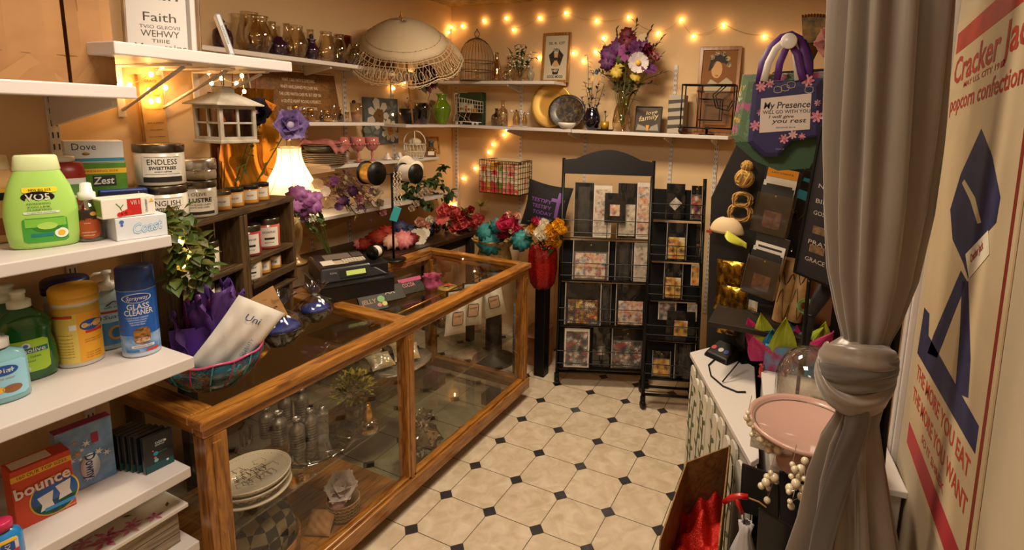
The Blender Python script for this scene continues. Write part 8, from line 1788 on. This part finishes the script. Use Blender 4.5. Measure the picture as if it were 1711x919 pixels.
p=oz(505,905,DK_);t=thing('wooden_bucket','round wooden bucket at the near end of the showcase floor','bucket',(-1.66,1.06,DK_));B().lathe([(0,.002),(.12,.002),(.135,.11),(.128,.11),(.115,.01),(0,.01)],40).build('bucket_body',wood('#8a5a26','#5a360f','z',.5),t)
for z in(.03,.085):b=B();r=.121+.136*z*.95;b.tube([(r*math.cos(i*PI/20),r*math.sin(i*PI/20),z)for i in range(40)],.004,5,True);b.build('hoop',mat('#6b4416',.5),t)
def checks():
 mt,nt,b=_new('m_gingham');tc=nt.nodes.new('ShaderNodeTexCoord');ck=nt.nodes.new('ShaderNodeTexChecker');ck.inputs['Scale'].default_value=26;ck.inputs[1].default_value=lin('#15150f');ck.inputs[2].default_value=lin('#6b5f42');nt.links.new(tc.outputs['Object'],ck.inputs[0]);nt.links.new(ck.outputs[0],b.inputs['Base Color']);b.inputs['Roughness'].default_value=.85;return mt
o=thing('gingham_cloth','black and tan checked cloth bundle in the wooden bucket','cloth',(-1.66,1.06,DK_+.012));B().lathe([(.001,.0),(.10,.02),(.112,.09),(.12,.14),(.10,.20),(.05,.235),(.001,.245)],48,wob=lambda a,i:1+.05*math.sin(7*a+i)*(i>1)).build('cloth_body',checks(),o)
gk_='kraft paper packets on the showcase floor'
for i,(px,py,rz_,lab)in enumerate(((535,900,.4,'kraft paper packet with a bow beside the wooden bucket'),(492,800,1.1,'crumpled kraft packet behind the wooden bucket'))):
 p=oz(px,py,DK_);t=pouch('kraft_packet',lab,'packet',(p.x-.02,p.y,DK_+.004),rz_,.9,.10,.09,.03,KRAFT,gk_)
p=oz(735,745,DK_);t=thing('cellophane_gift','large crumpled cellophane gift bundle on the showcase floor past the middle post','gift',(-1.62,1.86,DK_))
B().ball((0,0,.05),.045,14,8,(1,1.2,.9)).build('gift_filling',mat('#b0a083',.5,n=(24,'#d0c2a4')),t)
b=B();b.lathe([(.02,.001),(.085,.004),(.095,.04),(.07,.085),(.03,.11),(.045,.15),(.06,.165)],40,wob=lambda a,i:1+.14*math.sin(7*a+i*1.9)+.08*math.sin(17*a+i*3));b.build('cellophane',glass('#d9cfb8',2.2,.10,.8,.6),t)
b=B()
for s in(-1,1):b.tube([(0,0,.11),(s*.03,-.02,.15),(s*.055,-.02,.14),(s*.03,-.01,.115),(0,0,.11)],[.004,.008,.008,.006,.004],8)
b.build('ribbon_bow',mat('#d9cfc0',.25,.5),t)
p=oz(690,612,S1);t=thing('silver_platter','oval silver platter of wrapped treats behind the middle post','platter',(-1.84,1.98,S1));B().lathe([(0,.01),(.10,.01),(.16,.025),(.165,.028),(.10,.014),(0,.014)],44,sx=.75,sy=1.1).build('platter_body',mat('#c9c2b4',.2,.8),t);B().lathe([(.04,.0),(.05,.0),(.04,.011),(.03,.011)],24).build('foot_ring',STEEL,t)
for i,(dx,dy,rz_,w_,h_,c_,lab)in enumerate(((-.02,-.10,1.2,.12,.10,'#cfc8ba','crinkled silvery packet at the near end of the oval platter'),(.02,.02,.9,.13,.11,'#d4ccba','largest crinkled silvery packet on the oval platter'),(-.05,.10,1.5,.11,.09,'#c2b08a','golden tinted packet at the far end of the oval platter'))):
 t2=pouch('silver_packet',lab,'packet',(-1.84+dx,1.98+dy,S1+.034),rz_,1.15,w_,h_,.045,mat(c_,.25,.25,n=(30,'#b59a62')),'packets on the oval platter')
BAGW=mat('#d4ccba',.45,coat=.2)
rl=thing('hanging_rail','thin brass rail holding the white puffy bags in the showcase','rail',(-1.72,2.2,.778));B().tube([(0,-.54,0),(0,.395,0)],.004,8).build('rod',BRASS,rl)
for i,(x,y,lab)in enumerate(((-1.705,2.20,'white puffy bag with a black and gold header nearest the middle post'),(-1.705,2.345,'white puffy bag with an orange printed header in the middle of the rail'),(-1.66,2.535,'white puffy bag tilted at the far end of the rail'))):
 ang=PI/2-.45-.15*i;w_,h_=.125,.21
 t=thing('puffy_bag',lab,'bag',(x+.035,y,.545),ang,'white puffy bags hanging in the showcase',rot=(0,.06 if i<2 else-.18,ang))
 def pf(s):return lambda u,v:((u-.5)*w_*(1-.06*math.sin(v*PI)),s*(.024*((1-abs(2*u-1)**2.4)*(1-abs(2*v-1)**2.4))**.6*(1+.12*math.sin(u*13+v*11))+.001),v*h_)
 b=B();b.grid(pf(-1),14,16);b.grid(pf(1),14,16);b.build('bag_body',BAGW,t)
 B().span((-w_/2,-.004,h_-.004),(w_/2,.004,h_+.04)).build('header_card',mat('#1a1714',.5),t);dec(t,-w_*.42,w_*.25,h_+.006,h_+.032,mat('#cfc4ae',.5),-.0046,'header_label');dec(t,w_*.27,w_*.44,h_+.006,h_+.032,mat(['#b98a2a','#b5642a','#8a8070'][i],.5),-.0046,'header_emblem');text('popcorn',.012,INK,t,(-w_*.1,-.0050,h_+.019),width=w_*.5)
 Sf=lambda x,z:-(.0255*((1-abs(2*x/w_)**2.4)*(1-abs(2*z/h_-1)**2.4))**.6*1.12+.002);slabel(mat('#1a1714',.5),t,-.034,.03,.06,.135,Sf,'label_border',8,8,.006);Sg=lambda x,z:Sf(x,z)-.0006;slabel(mat('#b0a592',.5,n=(70,'#c98a5a')),t,-.030,.026,.064,.131,Sg,'label',8,8);stext('SWEET',.014,INK,t,-.002,.11,lambda x,z:Sf(x,z)-.0012,.045)
p=oz(748,484,S2_);t=thing('golden_trinket_box','round golden trinket box with a red starfish on its lid','box',(-1.87,2.40,S2_));B().lathe([(0,.004),(.03,.004),(.05,.012),(.055,.05),(.05,.055),(0,.055)],32).build('box_body',mat('#9a7a2c',.3,.6,n=(40,'#c9a24a')),t)
B().lathe([(.052,.055),(.060,.058),(.056,.066),(0,.074)],32).build('lid',mat('#b9a05a',.35,.4),t);b=B();b.add([(.04*(1 if k%2 else .4)*math.cos(PI*k/5),.04*(1 if k%2 else .4)*math.sin(PI*k/5),.078)for k in range(10)]+[(0,0,.088)],[(k,(k+1)%10,10)for k in range(10)]);b.build('starfish',mat('#a8402a',.6),t)
for k in range(3):a=2*PI*k/3;B().ball((.036*math.cos(a),.036*math.sin(a),.006),.007,8,6,(1,1,.85)).build('foot',BRASS,t)
gbp='black packs on the upper showcase shelf'
for i,(x,y,rz_,lab)in enumerate(((-2.06,2.03,1.15,'black pack with bright green and red print under the cash register'),(-2.09,2.20,1.2,'black pack with white lettering behind the green printed pack'),(-2.08,2.36,1.25,'black pack with pink tissue at the back of the upper shelf'))):
 t=thing('black_pack',lab,'pack',(x,y,S2_),rz_,gbp,rot=(-.75,0,rz_));t.location.z=S2_+.0095;B().span((-.075,0,0),(.075,.012,.10)).build('pack_body',mat('#0b0a0b',.5),t,bev=.003)
 text(('JELLY','PAX','COCOA')[i],.035,mat(('#d9a07a','#cfc6ba','#d98a9a')[i],.5),t,(-.02,-.0006,.055),width=.08,bold=.02)
 if i==0:
  for x_,z_,r_,c_ in((.045,.06,.02,'#3fae2a'),(.058,.03,.014,'#e0d23a'),(.03,.028,.012,'#c9401f')):bb=B();bb.T=RT((x_,-.0008,z_),(PI/2,0,0));bb.cyl((0,0,0),r_,.0005,16);bb.build('fruit_print',mat(c_,.4),t)
 if i==2:dec(t,-.075,.075,.075,.1,mat('#c9508a',.5),-.0008,'pink_band')
t=thing('pink_tissue_bundle','hot pink tissue bundle at the back of the upper showcase shelf','tissue',(-2.06,2.49,S2_));B().lathe([(0,.002),(.05,.004),(.06,.03),(.04,.06),(.055,.085)],26,wob=lambda a,i:1+.2*math.sin(6*a+i*2)).build('tissue_body',petal_mat('#c0407a','#e07aa8'),t)
gst='clear bags of potpourri on the showcase shelf'
for i,(x,y,lab)in enumerate(((-2.02,1.95,'sparkling clear bag of pale potpourri under the register end'),(-2.0,2.13,'clear bag of brown potpourri below the black packs'),(-1.98,2.48,'clear bag of red and brown potpourri in the far showcase corner'))):
 t=thing('potpourri_bag',lab,'bag',(x,y,S1),i,gst);B().ball((0,0,.05),.05,16,10,(1.1,1.1,.9)).build('potpourri',mat(('#a8987a','#6b4a2c','#7a2f2a')[i],.8,bump=1,n=(45,('#d0c4a8','#a5824f','#b09a7a')[i])),t);B().lathe([(.04,.002),(.068,.04),(.05,.09),(.02,.105),(.04,.13)],26,wob=lambda a,i:1+.1*math.sin(9*a+i)).build('cellophane',CEL,t)
 # -- fairy lights --
BULB=glow('#ffc070',70);WIREL=mat('#b9a27a',.5)
def fairy(label,pts,sag=.02):
 o=pts[0];t=thing('fairy_lights',label,'string lights',o,0,'warm fairy lights');P=[]
 for a,c in zip(pts,pts[1:]):P+=[a-o+(c-a)*u+Vector((0,0,-sag*4*u*(1-u)))for u in(0,.25,.5,.75)]
 P.append(pts[-1]-o);B().tube(P,.0013,4).build('wire',WIREL,t)
 for i,p in enumerate(pts):q=p-o;B().ball(q+Vector((0,0,-.006)),.0062,8,6,(1,1,1.3)).build('bulb',BULB,t)
 return t
WBK,WLF=BW-.022,LW+.022
fairy('fairy light string zigzagging across the top of the end wall',[ox(728,58,WLF),ox(750,53,WLF),ox(754,44,WLF)]+[oy(x,y,WBK)for x,y in((772,42),(808,33),(845,29),(857,48),(901,28),(945,20),(996,33),(1050,27),(1099,54),(1138,31),(1158,59),(1209,40),(1277,59),(1320,66))],.018)
fairy('short fairy light strand between the bird print and the bouquet',[oy(x,y,WBK)for x,y in((900,95),(958,87),(974,100),(995,85),(1008,62))])
fairy('fairy light strand running down past the wire basket to the roses',[oy(x,y,WBK)for x,y in((846,216),(841,224),(823,240),(816,253),(793,280),(773,297),(758,341))],.006)
fairy('fairy light strand in the room corner above the canvas',[ox(x,y,WLF)for x,y in((690,122),(676,137),(658,146),(656,190))],.01)
fairy('fairy lights looped around the brackets beside the parchment scroll',[ox(x,y,NW+.03)for x,y in((166,108),(172,113),(186,123),(200,138),(216,139),(252,121),(270,107),(276,143),(264,164),(252,166),(249,148))],.008)
fairy('fairy lights tangled under the small shelf behind the lantern',[ox(x,y,-2.0)for x,y in((348,118),(353,136),(370,128),(395,137),(404,124),(408,150),(396,166))],.008)
for lab,x,y in(('tiny fairy lights twinkling in the ivy garland',0,0),):fairy(lab,[ox(a,c,-1.585)for a,c in((290,372),(293,386),(299,401),(312,420),(305,440))],.006)
# -- area lights added under the ceiling for brightness, no fixtures in view --
for o in list(bpy.data.objects):
 if o.type=='LIGHT' and o.name.startswith('added_ceiling_light'):bpy.data.objects.remove(o)
lamp('added_ceiling_light',(-1.1,2.35,CZ-.03),30,(1,.80,.56),(.4,.4))
lamp('added_ceiling_light',(-.75,.75,CZ-.03),24,(1,.85,.68),(.5,.5))
lamp('added_ceiling_light',(-.4,-.8,CZ-.03),7,(1,.82,.6),(.5,.5))
sc.view_settings.exposure=.34
